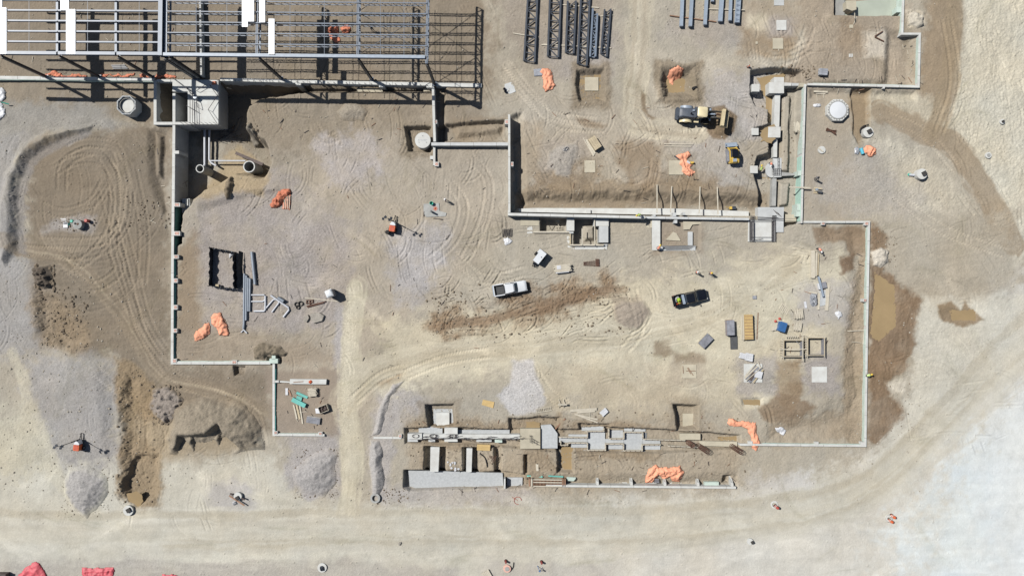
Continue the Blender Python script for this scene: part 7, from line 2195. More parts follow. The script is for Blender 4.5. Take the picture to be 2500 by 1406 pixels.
plank("slim dark stake west of the plastic covered bundle's head", (1964, 711), (1985, 719), 0.08, 0.06, WOODR)
plank("lone white board left of the plastic covered bundle", (1965, 736), (1967.5, 752), 0.38, 0.1, WHITEP, "board", "board")
slab("thin milky grout spill between the planks, timber yard", [(2000, 712), (2017, 708), (2016, 744), (2002, 748)], gz(2008, 728, 0.05), 0.15, BLIND, "grout_spill", "grout")
tag(build_w(MB().prism(wpoly(rect(1838, 722, 1847, 730), gz(1843, 726, 0.2)), gz(1843, 726), gz(1843, 726, 0.2)), "board_square", CLEARG), "small square board lying alone west of the timber piles", "board")
plank("upper bar of the three laths nailed in a frame beside the east wall", (2069, 808), (2110, 806), 0.12, 0.08)
plank("upright bar of the three laths nailed in a frame beside the east wall", (2110, 804), (2106.5, 840), 0.14, 0.08)
plank("lower thin bar of the three laths nailed in a frame beside the east wall", (2079, 834), (2107, 837), 0.07, 0.06)
plank("upper bar of thick white planks lying left of the block bundle, south yard", (1392, 1002), (1457, 998), 0.42, 0.2)
plank("shorter white plank under the thick white planks, south yard", (1409, 1006.5), (1453, 1002.5), 0.3, 0.16)
plank("upper of two thin planks fanning down right from the white planks", (1404, 1010), (1459, 1024), 0.2, 0.1)
plank("lower of two thin planks fanning down right from the white planks", (1403, 1010), (1459, 1031), 0.2, 0.1)
plank("left thin cross batten under the thick white planks", (1409, 991), (1408.5, 1008), 0.09, 0.08)
plank("right thin cross batten under the thick white planks", (1439, 989), (1440, 1024), 0.09, 0.08)
stack("small bundle of white blocks right of the thick white planks", 1474, 1005, 1.2, 0.85, 0.4, 43, 2, 3, WHITEP, "block_stack", "block stack", bearers=False)
pr = plank("dark edged plank leaning into the gravel pit above the grey blinding", (1352, 1050), (1380, 1021), 0.2, 0.15, WOODR)
plank("little pale board lying in the bare soil north of the slim green boards", (1311, 1132), (1312, 1149), 0.42, 0.06)
sh = MB()
for k in (0, 1):
 sh.bar((-0.7, 0.12 * k, 0.75), (0.75, 0.12 * k, 0.75), 0.16, 0.1)
for a in (-0.45, 0.3):
 for s in (-0.3, 0.42):
  sh.bar((a, 0.06, 0.72), (a - 0.05, s * 2, 0), 0.08)
tag(sh.build("sawhorse", WOODW, None, G(1372, 986)), "pale timber sawhorse north of the thick white planks", "sawhorse")


def ladder(label, p, q, w, n, m=WOODW):
 a, b = Vector(P3(*p, gz(*p, 0.08))), Vector(P3(*q, gz(*q, 0.08)))
 t = thing("ladder", label, "ladder", (a + b) / 2)
 a, b = a - t.location, b - t.location
 d = (b - a).normalized(); nn = Vector((-d.y, d.x, 0)) * w / 2
 for s in (-1, 1):
  part(t, "rail", MB().bar(a + nn * s, b + nn * s, 0.08, 0.12), m)
 for i in range(n):
  c = a + (b - a) * ((i + 0.5) / n)
  part(t, "rung", MB().bar(c - nn, c + nn, 0.06), m)


ladder("pale wooden ladder lying at the foot of the grey gravel patch", (1308, 1003), (1347, 997), 0.55, 9)
tag(build_w(MB().prism(wpoly([(1179, 975), (1207, 981), (1204, 996), (1176, 988)], gz(1190, 986, 0.1)), gz(1190, 986, 0.03), gz(1190, 986, 0.1)), "plywood_sheet", WOODY), "single yellow plywood sheet lying above the strip beam trench", "plywood sheet")
stack("folded yellow plywood stack on the bank south of the strip beam", 1181, 1090, 2.15, 0.95, 0.5, -2, 3, 3, WOODY, "plywood_stack", "plywood stack", jit=0.01)
# south-west timber store
plank("upper thin teal foam board in the timber store", (724, 958), (751, 970), 0.42, 0.16, TEALB, "foam_board", "foam board")
plank("short square teal foam board in the timber store", (724, 970), (737, 974), 0.65, 0.2, TEALB, "foam_board", "foam board")
plank("thick stacked teal foam board in the timber store, lowest of three", (714, 974), (746, 990), 0.7, 0.5, TEALB, "foam_board", "foam board")
plank("leftmost long plank under the thick teal board, timber store", (717, 988), (725, 1022), 0.24, 0.12, WOODW)
plank("middle long plank under the thick teal board, timber store", (724, 988), (732, 1023), 0.3, 0.12, WOOD)
plank("rightmost long plank under the thick teal board, timber store", (732, 990), (739, 1034), 0.22, 0.12, WOODW)
plank("small white board near the timber store's west wall", (700, 947), (700, 964), 0.4, 0.1, WHITEP, "board", "board")
plank("small orange brown board beside the small white board, timber store", (705, 952), (711, 967), 0.25, 0.1, WOODR, "board", "board")
plank("thin lath crossing the planks in the timber store", (730, 1006), (750, 1004), 0.08, 0.06)
x, y, z = G(792, 996)
t = thing("rubbish_bin", "open bin of dark scrap with a torn white lid, timber store", "bin", (x, y, z), math.radians(20))
for a, b, c, d in ((-0.75, -0.55, -0.7, 0.55), (0.7, -0.55, 0.75, 0.55), (-0.697, -0.55, 0.697, -0.5), (-0.697, 0.5, 0.697, 0.55)):
 part(t, "bin_side", MB().box(a, b, 0, c, d, 0.75), WOODW)
part(t, "bin_floor", MB().box(-0.69, -0.49, 0.05, 0.69, 0.49, 0.1), WOODD)
scr = MB(); rr = random.Random(12)
for i in range(24):
 scr.ico((rr.uniform(-0.55, 0.55), rr.uniform(-0.38, 0.38), rr.uniform(0.3, 0.6)), rr.uniform(0.08, 0.2), rr)
part(t, "scrap", scr, WOODD)
part(t, "torn_lid", MB().add([(-1.5, -0.3, 0.3), (-0.75, -0.5, 0.7), (-0.75, 0.35, 0.72), (-1.3, 0.5, 0.4), (-1.1, 0.0, 0.55), (-1.5, -0.3, 0.27), (-0.75, -0.5, 0.67), (-0.75, 0.35, 0.69), (-1.3, 0.5, 0.37), (-1.1, 0.0, 0.52)], [(0, 1, 4), (1, 2, 4), (2, 3, 4), (3, 0, 4), (5, 9, 6), (6, 9, 7), (7, 9, 8), (8, 9, 5)]), WHITEP)
panels("low grey panel stack with a pale top patch, timber store's south end", 766, 1024, 2.2, 1.0, 0.4, -8, 3, PLYG, WOODW)
tag(lump("orange_bag", ORP, "", "", (*W(758, 932, 0.5), 0.505), (0.6, 0.55, 0.25), 18, 0.7), "small orange bag lying on the pale grade beam", "bag")
plank("grey lath dropped on the pale grade beam", (716, 933), (740, 931), 0.1, 0.05, WOODR, up=0.52)
# braces at the trench wall
for i, (p, q) in enumerate((((1604, 451), (1604, 520)), ((1640, 455), (1637, 518)), ((1709, 456), (1707, 520)), ((1751, 457), (1753, 523)))):
 tag(build_w(MB().bar(P3(*p, gz(*p, 0.25)), P3(*q, 0.78), 0.16, 0.12), "wall_brace", WOODW), "%s of four pale raking braces north of the trench wall" % ("westernmost", "second from west", "third from west", "easternmost")[i], "brace", "raking braces at the trench wall")
for i in range(3):
 plank("%s of three boards lying on the strip footing below the braces" % ("upper", "middle", "lower")[i], (1700 + 4 * i, 518 + 2.4 * i), (1768 + 2 * i, 519 + 2.4 * i), 0.14, 0.08, WOODW, up=0.08)
plank("upper of two long laths lying above the orange covered pad", (1621, 352), (1692, 353), 0.14, 0.08)
plank("lower of two long laths lying above the orange covered pad", (1621, 357.5), (1688, 358.5), 0.14, 0.08)

# ------------------------------------------------------------------ steel stored on the ground
def ground_truss(label, a0, a1, b0, b1, dep=0.32, cw=0.28, m=STEELD, n=9, z=0.35):
 """parallel-chord truss lying on its side; chords a0-a1 and b0-b1"""
 A0, A1, B0, B1 = (Vector(P3(*p, z)) for p in (a0, a1, b0, b1))
 c = (A0 + A1 + B0 + B1) / 4
 t = thing("roof_truss", label, "roof truss", (c.x, c.y, 0.1), 0, "roof trusses stored on the ground")
 o = Vector((c.x, c.y, 0.1))
 for p, q in ((A0, A1), (B0, B1)):
  part(t, "chord", ibeam(MB(), p - o, q - o, cw, dep, 0.05), m)
 for i in range(n):
  t0, t1 = i / n, (i + 1) / n
  p, q = (A0.lerp(A1, t0), B0.lerp(B1, t1)) if i % 2 else (B0.lerp(B1, t0), A0.lerp(A1, t1))
  part(t, "diagonal", MB().bar(p - o, q - o, 0.14, 0.16), m)
  part(t, "post", MB().bar(A0.lerp(A1, t1) - o, B0.lerp(B1, t1) - o, 0.13, 0.14), m)
 return t


ground_truss("westernmost dark roof truss of the six stored near the top centre", (1293, -80), (1279, 149), (1315, -80), (1305, 153), n=11)
ground_truss("second dark roof truss from the west among the six stored", (1345, -80), (1337, 138), (1372, -80), (1363, 141), n=10)
ground_truss("third dark roof truss from the west, shorter, its top end in the picture", (1386, 4), (1381, 129), (1406, 3), (1400, 132), 0.3, 0.3, n=7)
ground_truss("fourth dark roof truss from the west, reaching farthest south", (1422, -80), (1410, 156), (1443, -80), (1432, 162), n=11)
ground_truss("fifth roof truss from the west, pale chord side up, set close to the fourth", (1447, 23), (1440, 140), (1458, 35), (1453, 140), 0.5, 0.3, STEEL, n=7)
ground_truss("easternmost short dark roof truss of the six stored", (1476, 24), (1467, 132), (1491, 23), (1481, 140), 0.28, 0.26, n=7)
for lab, p, q in (("timber sleeper poking west from under the first truss", (1253, 82), (1312, 92)), ("timber sleeper under the upper ends of the second to fourth trusses", (1364, 12), (1462, 20)), ("timber sleeper under the upper ends of the fifth and sixth trusses", (1436, 43), (1496, 38)),
                  ("long timber sleeper under the lower ends of the trusses", (1327, 109), (1492, 118)), ("timber sleeper poking west under the second truss", (1322, 110), (1340, 111))):
 plank(lab, p, q, 0.16, 0.14, WOODW, "sleeper", "sleeper", 0.0)
for i, (p, q, w, m) in enumerate((((1668, -60), (1663, 65), 0.5, STEELL), ((1692, -60), (1685, 65), 0.5, STEELL), ((1728, -60), (1721, 61), 0.48, STEELL), ((1740, -60), (1739, 5), 0.42, STEELL), ((1766, -60), (1758, 53), 0.62, STEELL), ((1786, -60), (1782, 51), 0.42, STEELL), ((1807, -60), (1799, 56), 0.7, STEELL))):
 a, b = P3(*p, 0.45), P3(*q, 0.45)
 t = thing("steel_column", "%s pale steel column of the seven laid out at the top right" % ("first", "second", "third", "shortest showing, fourth", "fifth, wider", "sixth", "easternmost, plated")[i], "steel column", ((a[0] + b[0]) / 2, (a[1] + b[1]) / 2, 0.2), 0, "steel columns stored on the ground")
 o = t.location; a = Vector(a) - o; b = Vector(b) - o
 part(t, "shaft", ibeam(MB(), a, b, w, 0.42, 0.05), m)
 part(t, "end_plate", MB().cbox((b.x, b.y - 0.05, b.z), (w * 1.15, 0.06, 0.5)), STEEL)
 if i == 6:
  for k in range(6):
   c = a.lerp(b, 0.45 + 0.1 * k)
   part(t, "gusset", MB().add([(c.x - 0.3, c.y + 0.25, 0.48), (c.x + 0.3, c.y, 0.48), (c.x - 0.3, c.y - 0.25, 0.48), (c.x - 0.3, c.y + 0.25, 0.52), (c.x + 0.3, c.y, 0.52), (c.x - 0.3, c.y - 0.25, 0.52)], [(0, 1, 2), (5, 4, 3), (0, 3, 4, 1), (1, 4, 5, 2), (2, 5, 3, 0)]), STEEL)
plank("lower timber sleeper under the pale steel columns", (1635, 39), (1748, 54), 0.14, 0.2, WOODR, "sleeper", "sleeper", 0.0)
plank("upper timber sleeper under the pale steel columns", (1717, 23), (1817, 26), 0.14, 0.2, WOODW, "sleeper", "sleeper", 0.0)
va = MB().bar(P3(2136, 89, gz(2136, 89, 0.12)), P3(2155, 77, gz(2155, 77, 0.12)), 0.16, 0.16).bar(P3(2136, 91, gz(2136, 90, 0.12)), P3(2158, 102, gz(2158, 102, 0.12)), 0.16, 0.16)
tag(build_w(va, "bent_steel_angle", RUST), "vee of dark steel angles on the pale sand patch, upper right", "steel angle")
for i in range(3):
 plank("%s of three dark steel tubes lying in the frame's shadow" % ("upper", "middle", "lower")[i], (272 + 2 * i, 160.5 + 3.6 * i), (306 + 3 * i, 160 + 3.6 * i), 0.14, 0.14, STEELD, "steel_tube", "steel tube")

# ------------------------------------------------------------------ pipes and the deep pit
def pipe(label, pts, r, m=GALVP, name="pipe", cat="pipe", z=None, n=12, group=None):
 q = [P3(x, y, (gz(x, y) if z is None else z) + r + 0.02) for x, y in pts]
 if z is None:
  k = max(max(0, gz((pts[i][0] + pts[i + 1][0]) / 2, (pts[i][1] + pts[i + 1][1]) / 2) + r + 0.02 - (q[i][2] + q[i + 1][2]) / 2) for i in range(len(q) - 1))
  q = [(a, b, c + k) for a, b, c in q]
 return tag(build_w(MB().tube(q, r, n), name, m), label, cat, group)


pipe("lone thick grey pipe lying right of the black fabric enclosure", [(615, 615), (623, 694)], 0.26)
pipe("leftmost pipe of the long bundle, ending in a flared foot", [(597, 668), (596, 790), (594.5, 803)], 0.2)
pipe("second pipe from the left in the long bundle", [(602, 672), (601, 782)], 0.2)
pipe("third pipe from the left in the long bundle", [(606.5, 678), (605, 760)], 0.18)
pipe("rightmost pipe of the long bundle", [(611, 680), (609.5, 760)], 0.18)
pipe("flared white pipe fitting at the foot of the long pipe bundle", [(589, 811), (595, 805), (603, 813)], 0.13, PVC, "pipe_fitting", "pipe fitting")
pipe("U shaped white pipe bend, lower loop of the ladder like pipes", [(620, 759.5), (645, 759.5), (648, 756), (648, 722)], 0.16, PVC)
pipe("upper straight white pipe of the ladder like pipes", [(612, 720), (646, 720)], 0.12, PVC)
pipe("middle straight white pipe of the ladder like pipes", [(612, 736), (642, 736), (647, 732)], 0.12, PVC)
pipe("long bent white pipe of the comb shaped group, pointing lower right", [(661, 721), (688, 740), (704, 750), (705.5, 757), (692, 774)], 0.16, PVC)
pipe("left short prong of the comb shaped pipe group", [(674, 731), (667, 732), (650, 752)], 0.13, PVC)
pipe("right short prong of the comb shaped pipe group", [(681, 735), (680, 741), (664, 762)], 0.13, PVC)
pipe("stubby fat fitting on the comb shaped pipe group", [(679, 727), (693, 736)], 0.3, GALVP, "pipe_fitting", "pipe fitting")
for i, (px_, py_, rr_) in enumerate(((725, 743, 0.34), (735, 741, 0.34), (728, 750, 0.28))):
 mb = MB()
 for k in range(3):
  mb.tube([(rr_ * math.cos(a * 0.4488), rr_ * math.sin(a * 0.4488), 0.06 + 0.07 * k) for a in range(15)], 0.045, 6, False)
 tag(mb.build("wire_coil", RUBBER, None, G(px_, py_)), ("left dark wire coil of three beside the rusty steel", "right dark wire coil of three beside the rusty steel", "lower dark wire coil of three beside the rusty steel")[i], "wire coil")
rs2 = MB()
for p, q in (((748, 733), (765, 733)), ((747, 741), (765, 738)), ((749, 732), (748, 742)), ((764, 731), (764, 740)), ((748, 747), (795, 736)), ((750, 750), (790, 739)), ((756, 733), (757, 746))):
 rs2.bar(P3(*p, gz(*p, 0.12)), P3(*q, gz(*q, 0.14)), 0.13)
tag(build_w(rs2, "rusty_steel_frame", RUST), "rusty steel frame and bars lying below the thin pale board", "scrap steel")
plank("long thin pale board lying below the portable toilet", (744, 727), (829, 736), 0.11, 0.08, WOODW)
for lab, pts, h in (("smaller flat slab of broken rock at the gravel edge, left", [(741, 772), (752, 768), (755, 776), (748, 788), (741, 782)], 0.35), ("larger flat slab of broken rock at the gravel edge, right", [(756, 765), (780, 762), (793, 770), (788, 784), (766, 790), (757, 780)], 0.45)):
 o = tag(build_w(MB().prism(wpoly(pts, 0.3), gz(pts[0][0], pts[0][1], -0.1), gz(pts[0][0], pts[0][1], h), 0.12), "rock_slab", STONE), lab, "rock")


def riser(label, px, py, r, h, base_z, th=0.12):
 x, y = W(px, py, base_z + h)
 t = thing("concrete_riser", label, "manhole riser", (x, y, base_z), 0, "open concrete risers in the deep pit")
 part(t, "pipe_ring", MB().lathe([(r, 0), (r, h), (r - th, h), (r - th, h - 2.5), (0, h - 2.5)], n=32), CONC_D)
 part(t, "rim", MB().lathe([(r + 0.012, h - 0.12), (r + 0.012, h + 0.012), (r - th - 0.004, h + 0.012), (r - th - 0.004, h - 0.1)], n=32), CONC_W)
 return t


riser("smaller open concrete riser at the foot of the twin white pipes", 488, 412, 0.66, 3.6, -3.9)
riser("larger open concrete riser with a black mouth, in the deep pit", 608, 407, 0.95, 3.8, -3.9, 0.15)
pipe("left upright white pipe descending to the smaller riser", [(500, 318), (500, 402), (497, 408)], 0.2, PVC, z=-3.2)
pipe("right upright white pipe with an elbow, beside the smaller riser", [(511.5, 318), (511, 390), (516, 398), (528, 405)], 0.17, PVC, z=-3.2)
pipe("level white pipe linking the elbow to the larger riser", [(514, 393), (560, 393), (600, 393)], 0.13, PVC, z=-3.0)
pipe("short grey outlet pipe south of the larger riser", [(621, 424), (620, 442)], 0.2, GALVP, z=-3.3)
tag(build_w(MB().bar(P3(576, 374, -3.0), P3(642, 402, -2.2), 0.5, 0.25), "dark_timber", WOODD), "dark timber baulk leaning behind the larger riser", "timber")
mb = MB(); rr = random.Random(77)
for i in range(26):
 x0, y0 = rr.uniform(528, 575), rr.uniform(318, 345)
 a = rr.uniform(-0.8, 0.4); l = rr.uniform(8, 26)
 mb.bar(P3(x0, y0, gz(x0, y0, 0.2)), P3(x0 + l * math.cos(a), y0 + l * math.sin(a), gz(x0 + l * math.cos(a), y0 + l * math.sin(a), 0.35)), 0.05)
tag(build_w(mb, "rebar_scrap", REBAR), "tangle of scrap rebar on the shaded pit slope below the deck", "scrap rebar")
# black fabric enclosure
t = thing("fabric_enclosure", "black fabric screen standing in a rectangle around bare gravel", "fabric screen", G(552, 655))
def screen(p, q, h, seed):
 rr = random.Random(seed)
 a, b = Vector(P3(*p, gz(*p))), Vector(P3(*q, gz(*q)))
 d = b - a; n = Vector((-d.y, d.x, 0)).normalized(); k = 14; mb = MB()
 vs = []
 for i in range(k + 1):
  c = a + d * (i / k)
  for j in range(4):
   u = j / 3
   vs.append(tuple(c + n * (rr.gauss(0, 0.05) + 0.12 * math.sin(i * 1.9) * u) + Vector((0, 0, -0.1 + (h - 0.12 * abs(math.sin(i * math.pi / 3.5))) * u)) - t.location))
 fs = []
 for i in range(k):
  for j in range(3):
   fs.append((i * 4 + j, (i + 1) * 4 + j, (i + 1) * 4 + j + 1, i * 4 + j + 1))
 mb.add(vs, fs, True)
 o = part(t, "fabric_panel", mb, BLACK)
 sm_ = o.modifiers.new("thickness", 'SOLIDIFY'); sm_.thickness = 0.03
 for i in range(5):
  c = a + d * (i / 4) - t.location
  part(t, "post", MB().tube([c + Vector((0, 0, -0.2)), c + Vector((0, 0, h + 0.15))], 0.045, 6), STEEL)
for p, q, sd_ in (((520, 606), (518, 698), 1), ((520, 606), (575, 616), 2), ((576, 616), (578, 704), 3), ((518, 698), (578, 706), 4)):
 screen(p, q, 1.45, sd_)
part(t, "shadow_sheet", MB().add([(*[c - d for c, d in zip(P3(a, b, gz(a, b, hh)), t.location)],) for a, b, hh in ((583, 612, 0.9), (594, 616, 0.15), (592, 650, 0.12), (595, 703, 0.1), (582, 706, 0.7), (580, 660, 1.2), (585, 640, 0.7), (588, 690, 0.4))], [(0, 6, 1), (1, 6, 2), (2, 6, 7), (2, 7, 3), (3, 7, 4), (4, 7, 5), (5, 7, 6), (5, 6, 0)]), BLACK)  # black sheet added over the strip where the screen's shadow falls
x, y, z = G(532, 697)
tag(MB().box(-0.25, -0.2, 0, 0.25, 0.2, 0.35).build("small_carton", WOOD, None, (x, y, z)), "little tan carton in the bottom left corner of the black enclosure", "carton")
x, y, z = G(541, 698)
tag(MB().lathe([(0.16, 0), (0.18, 0.4), (0, 0.4)], n=12).build("bucket", BLACKP, None, (x, y, z)), "black bucket beside the little tan carton", "bucket")


# ------------------------------------------------------------------ manholes, chambers, cones
def manhole(label, px, py, r, h=0.35, lid=None, hole=True, m=CONC_W, cat="manhole", off=(0.1, 0.1), deep=1.2):
 x, y, z = G(px, py)
 t = thing("manhole", label, cat, (x, y, z - 0.1), 0)
 hh = h + 0.1
 if hole:
  part(t, "cone_ring", MB().lathe([(r, 0), (r, hh), (r * 0.62, hh + 0.02), (r * 0.62, hh - deep), (0, hh - deep)], n=28), m)
 else:
  part(t, "cone_ring", MB().lathe([(r, 0), (r, hh), (0, hh + 0.02)], n=28), m)
 if lid == "box":
  part(t, "pump_box", MB().cbox((off[0], off[1], hh + 0.1), (r * 0.8, r * 0.8, 0.35), 0.5), DUSTY)
 if lid == "cover":
  part(t, "cover", MB().lathe([(r * 0.55, hh), (r * 0.55, hh + 0.08), (0, hh + 0.08)], (off[0], off[1]), 24), CONC_D)
 return t


manhole("white manhole ring with a dark box and a bent hose, on the mud edge", 2113, 326, 0.85, 0.7, "box", False, off=(0.15, 0.1))
mb = MB().tube([P3(*p, gz(*p, 0.3)) for p in smooth_path([(2101, 325), (2101, 316), (2108, 309), (2120, 305)], 4)], 0.13, 8)
tag(build_w(mb, "hose", RUBBER), "bent black hose curling up from the mud edge manhole", "hose")
manhole("white conical manhole with a square black opening, fed by a teal ended pipe", 2243, 427, 0.85, 0.9, "box", False, off=(0.3, 0.05))
pipe("white pipe with a black teal ringed mouth, left of the conical manhole", [(2219, 427), (2232, 428)], 0.2, PVC)
tag(MB().lathe([(0.24, 0), (0.24, 0.3), (0.17, 0.3), (0.17, 0.02), (0, 0.02)], n=16).build("pipe_collar", GREENB, None, G(2219, 427)), "teal collar at the mouth of the conical manhole's pipe", "pipe collar")
manhole("small round manhole with a dark lid, far right on pale crusted ground", 2411, 380, 0.5, 0.25, "cover", False, off=(0, 0))
manhole("small dark capped manhole near the right edge, above the crusted ground", 2445, 298, 0.4, 0.25, "box", False, off=(0, 0))
manhole("white dish shaped manhole with a board in it, inside the mint wall's yard", 2005, 367, 0.6, 0.25, None, False)
plank("pale board lying across the white dish shaped manhole", (1999, 362), (2010, 371), 0.16, 0.08, WOODW, up=0.3)
manhole("white manhole at the puddle end of the brown trench, with dark gear on it", 316, 1244, 0.82, 0.4, "box", False, off=(0.15, 0.1))
manhole("white manhole under crossed planks, on the round gravel pad", 583, 1209, 0.65, 0.5, "box", False, off=(0, -0.2))
plank("long dark plank lying across the planked manhole, lower one", (560, 1209), (597, 1233), 0.2, 0.12, WOODR, up=0.45)
plank("short black plank left of the planked manhole, upper one", (562, 1204), (578, 1214), 0.2, 0.2, WOODD, up=0.3)
plank("short black plank right of the planked manhole", (589, 1215), (598, 1219), 0.22, 0.2, WOODD, up=0.4)
lump("white_bag", WHITEP, "white bag with a dark tie below the planked manhole", "bag", G(573, 1227), (0.75, 0.6, 0.4), 30, 0.4, 0.5)
manhole("half buried grey manhole ring at the gravel berm's foot", 917, 1214, 0.8, 0.4, None, True, CONC_D)
manhole("white manhole with a dark rock like cap, on the lower road edge", 787, 1384, 0.75, 0.2, None, False)
lump("manhole_plug", STEELD, "dark cap sitting on the white manhole at the lower road edge", "cap", (*W(786, 1387, 0.25), gz(786, 1387, 0.25)), (0.7, 0.85, 0.5), 31, 0.2, 0.3)
manhole("pinkish manhole with a round cage lid and a hose, lower edge of the picture", 1238, 1386, 0.62, 0.3, "cover", False, PINK, off=(0, 0))
mb = MB().tube([P3(*p, gz(*p, 0.12)) for p in smooth_path([(1244, 1391), (1248, 1391), (1253, 1382), (1254, 1372)], 4)], 0.06, 6)
tag(build_w(mb, "hose", RUBBER), "thin black hose running from the pinkish manhole", "hose")
manhole("pale manhole stub with a black gap, alone on the lower right road", 1830, 1320, 0.5, 0.3, "box", False, off=(0.3, -0.1))
manhole("pale manhole between two orange barrels on the bright ground, lower right", 2169, 1264, 0.55, 0.3, None, True)
manhole("pale manhole ring with a red barrel on its edge, south road", 1890, 1231, 0.6, 0.12, None, True)
tm = manhole("stone crusted manhole with dark openings, in the west haul yard", 197, 549, 0.75, 0.9, None, False, CONC_D)
part(tm, "opening", MB().lathe([(0.18, 1.03), (0.0, 1.035)], (-0.3, 0.1), 12), RUBBER); part(tm, "opening", MB().cbox((0.1, 0.05, 1.03), (0.35, 0.3, 0.03), 0.5), RUST)
tag(MB().lathe([(0.24, 0), (0.25, 0.6), (0.2, 0.65), (0, 0.65)], n=16).build("teal_barrel", GREENB, None, G(180, 541)), "bright teal barrel left of the stone crusted manhole", "barrel")
tag(MB().lathe([(0.27, 0), (0.28, 0.8), (0.22, 0.86), (0, 0.86)], n=16).build("red_barrel", REDB, None, G(217, 540)), "red barrel right of the stone crusted manhole", "barrel")
tag(build_w(MB().prism(wpoly(rect(154, 548, 165, 556), gz(160, 552, 0.2)), gz(160, 552, 0.02), gz(160, 552, 0.2)), "white_board", WHITEP), "white square board left of the teal barrel", "board")
lump("white_wrap", WHITEP, "crumpled white wrap above the white square board", "wrap", G(161, 545), (0.9, 0.4, 0.2), 40, 0.0, 0.8)
lump("teal_offcut", TEALB, "teal foam offcuts between the white board and the teal barrel", "offcuts", G(169, 548), (0.45, 0.5, 0.2), 41, 0.4, 0.8)
for i in range(2):
 plank("%s thin white strip above the crumpled white wrap" % ("upper", "lower")[i], (148 + 2 * i, 534 + 4 * i), (161, 534.5 + 4 * i), 0.1, 0.05, WHITEP, "strip", "strip")


def octagon(n, r, rot=0.3927):
 return [(r * math.cos(rot + 2 * math.pi * k / n), r * math.sin(rot + 2 * math.pi * k / n)) for k in range(n)]


x, y, z = G(2040, 272)
t = thing("octagonal_chamber", "low octagonal chamber base with a big white round lid, right of the mint wall", "chamber", (x, y, z), 0)
part(t, "base", MB().prism(octagon(8, 1.85), 0, 0.75), CONC_W)
part(t, "ring", MB().lathe([(1.48, 0.752), (1.48, 0.86), (1.36, 0.86), (1.36, 0.752)], n=36), CONC_D)
part(t, "lid", MB().lathe([(1.34, 0.752), (1.34, 0.83), (1.2, 0.86), (0, 0.9)], n=36), WHITE)
for k in range(22):
 a = 2 * math.pi * k / 22
 part(t, "starter_bar", MB().tube([(1.6 * math.cos(a), 1.6 * math.sin(a), 0.7), (1.6 * math.cos(a), 1.6 * math.sin(a), 0.92)], 0.035, 5), REBAR)
x, y = W(308, 257, 1.9)
t = thing("octagonal_basin", "tall octagonal concrete basin with an open ribbed top, in the frame's shadow", "concrete basin", (x, y, ground_z(x, y)), 0)
o8 = octagon(8, 1.62); i8 = octagon(8, 1.42)
b = MB(); vs = [(*p, 0) for p in o8] + [(*p, 1.9) for p in o8] + [(*p, 1.9) for p in i8] + [(*p, 1.35) for p in i8]
b.add(vs, [(i, (i + 1) % 8, 8 + (i + 1) % 8, 8 + i) for i in range(8)] + [(8 + i, 8 + (i + 1) % 8, 16 + (i + 1) % 8, 16 + i) for i in range(8)] + [(16 + i, 16 + (i + 1) % 8, 24 + (i + 1) % 8, 24 + i) for i in range(8)] + [tuple(24 + i for i in range(8))])
part(t, "shell", b, CONC)
part(t, "inner_ring", MB().lathe([(1.2, 1.36), (1.2, 1.7), (1.12, 1.7), (1.12, 1.36)], n=32), CONC_G)
part(t, "floor", MB().lathe([(1.1, 1.37), (0.0, 1.38)], n=32), CONC_W)
for k in range(36):
 a = 2 * math.pi * k / 36
 part(t, "rib", MB().bar((1.22 * math.cos(a), 1.22 * math.sin(a), 1.6), (1.46 * math.cos(a), 1.46 * math.sin(a), 1.94), 0.07, 0.08), STEEL)
x, y = W(1032, 343, 0.9)
t = thing("round_chamber", "large white round chamber lid at the corner of the grey cross wall", "chamber", (x, y, -1.3), 0)
part(t, "shaft", MB().lathe([(1.22, 0), (1.22, 2.1), (0, 2.1)], n=40), CONC_W)
part(t, "lid", MB().lathe([(1.26, 2.1), (1.26, 2.28), (0, 2.3)], n=40), CONC_W)
for k in range(3):
 part(t, "lifting_eye", MB().lathe([(0.05, 2.3), (0.05, 2.36), (0, 2.36)], (0.7 * math.cos(2.1 * k + 1.57), 0.7 * math.sin(2.1 * k + 1.57)), 8), STEELD)
mk = MB()
for i in range(9):
 mk.bar((-0.75 + 0.17 * i, -0.02 + 0.05 * ((i * 7) % 3 - 1), 2.305), (-0.63 + 0.17 * i, 0.03 - 0.06 * ((i * 5) % 3 - 1), 2.305), 0.05, 0.008)
part(t, "chalk_scrawl", mk, STEEL)


def barrel_cone(label, px, py, m, name="traffic_barrel", r=0.26, h=1.05, bands=True):
 x, y, z = G(px, py)
 t = thing(name, label, "traffic barrel", (x, y, z), 0, "traffic barrels marking manholes")
 part(t, "base", MB().lathe([(r * 1.35, 0), (r * 1.35, 0.08), (0, 0.08)], n=12), RUBBER)
 pr = [(r, 0.08), (r * 0.95, h * 0.5), (r * 0.82, h), (r * 0.5, h + 0.04), (0, h + 0.04)]
 part(t, "drum", MB().lathe(pr, n=16), m)
 if bands:
  for zz in (0.3, 0.62):
   rr_ = r * (1 - 0.15 * zz) + 0.012
   part(t, "reflective_band", MB().lathe([(rr_, zz), (rr_ - 0.012, zz + 0.14)], n=16), REFL)
 return t


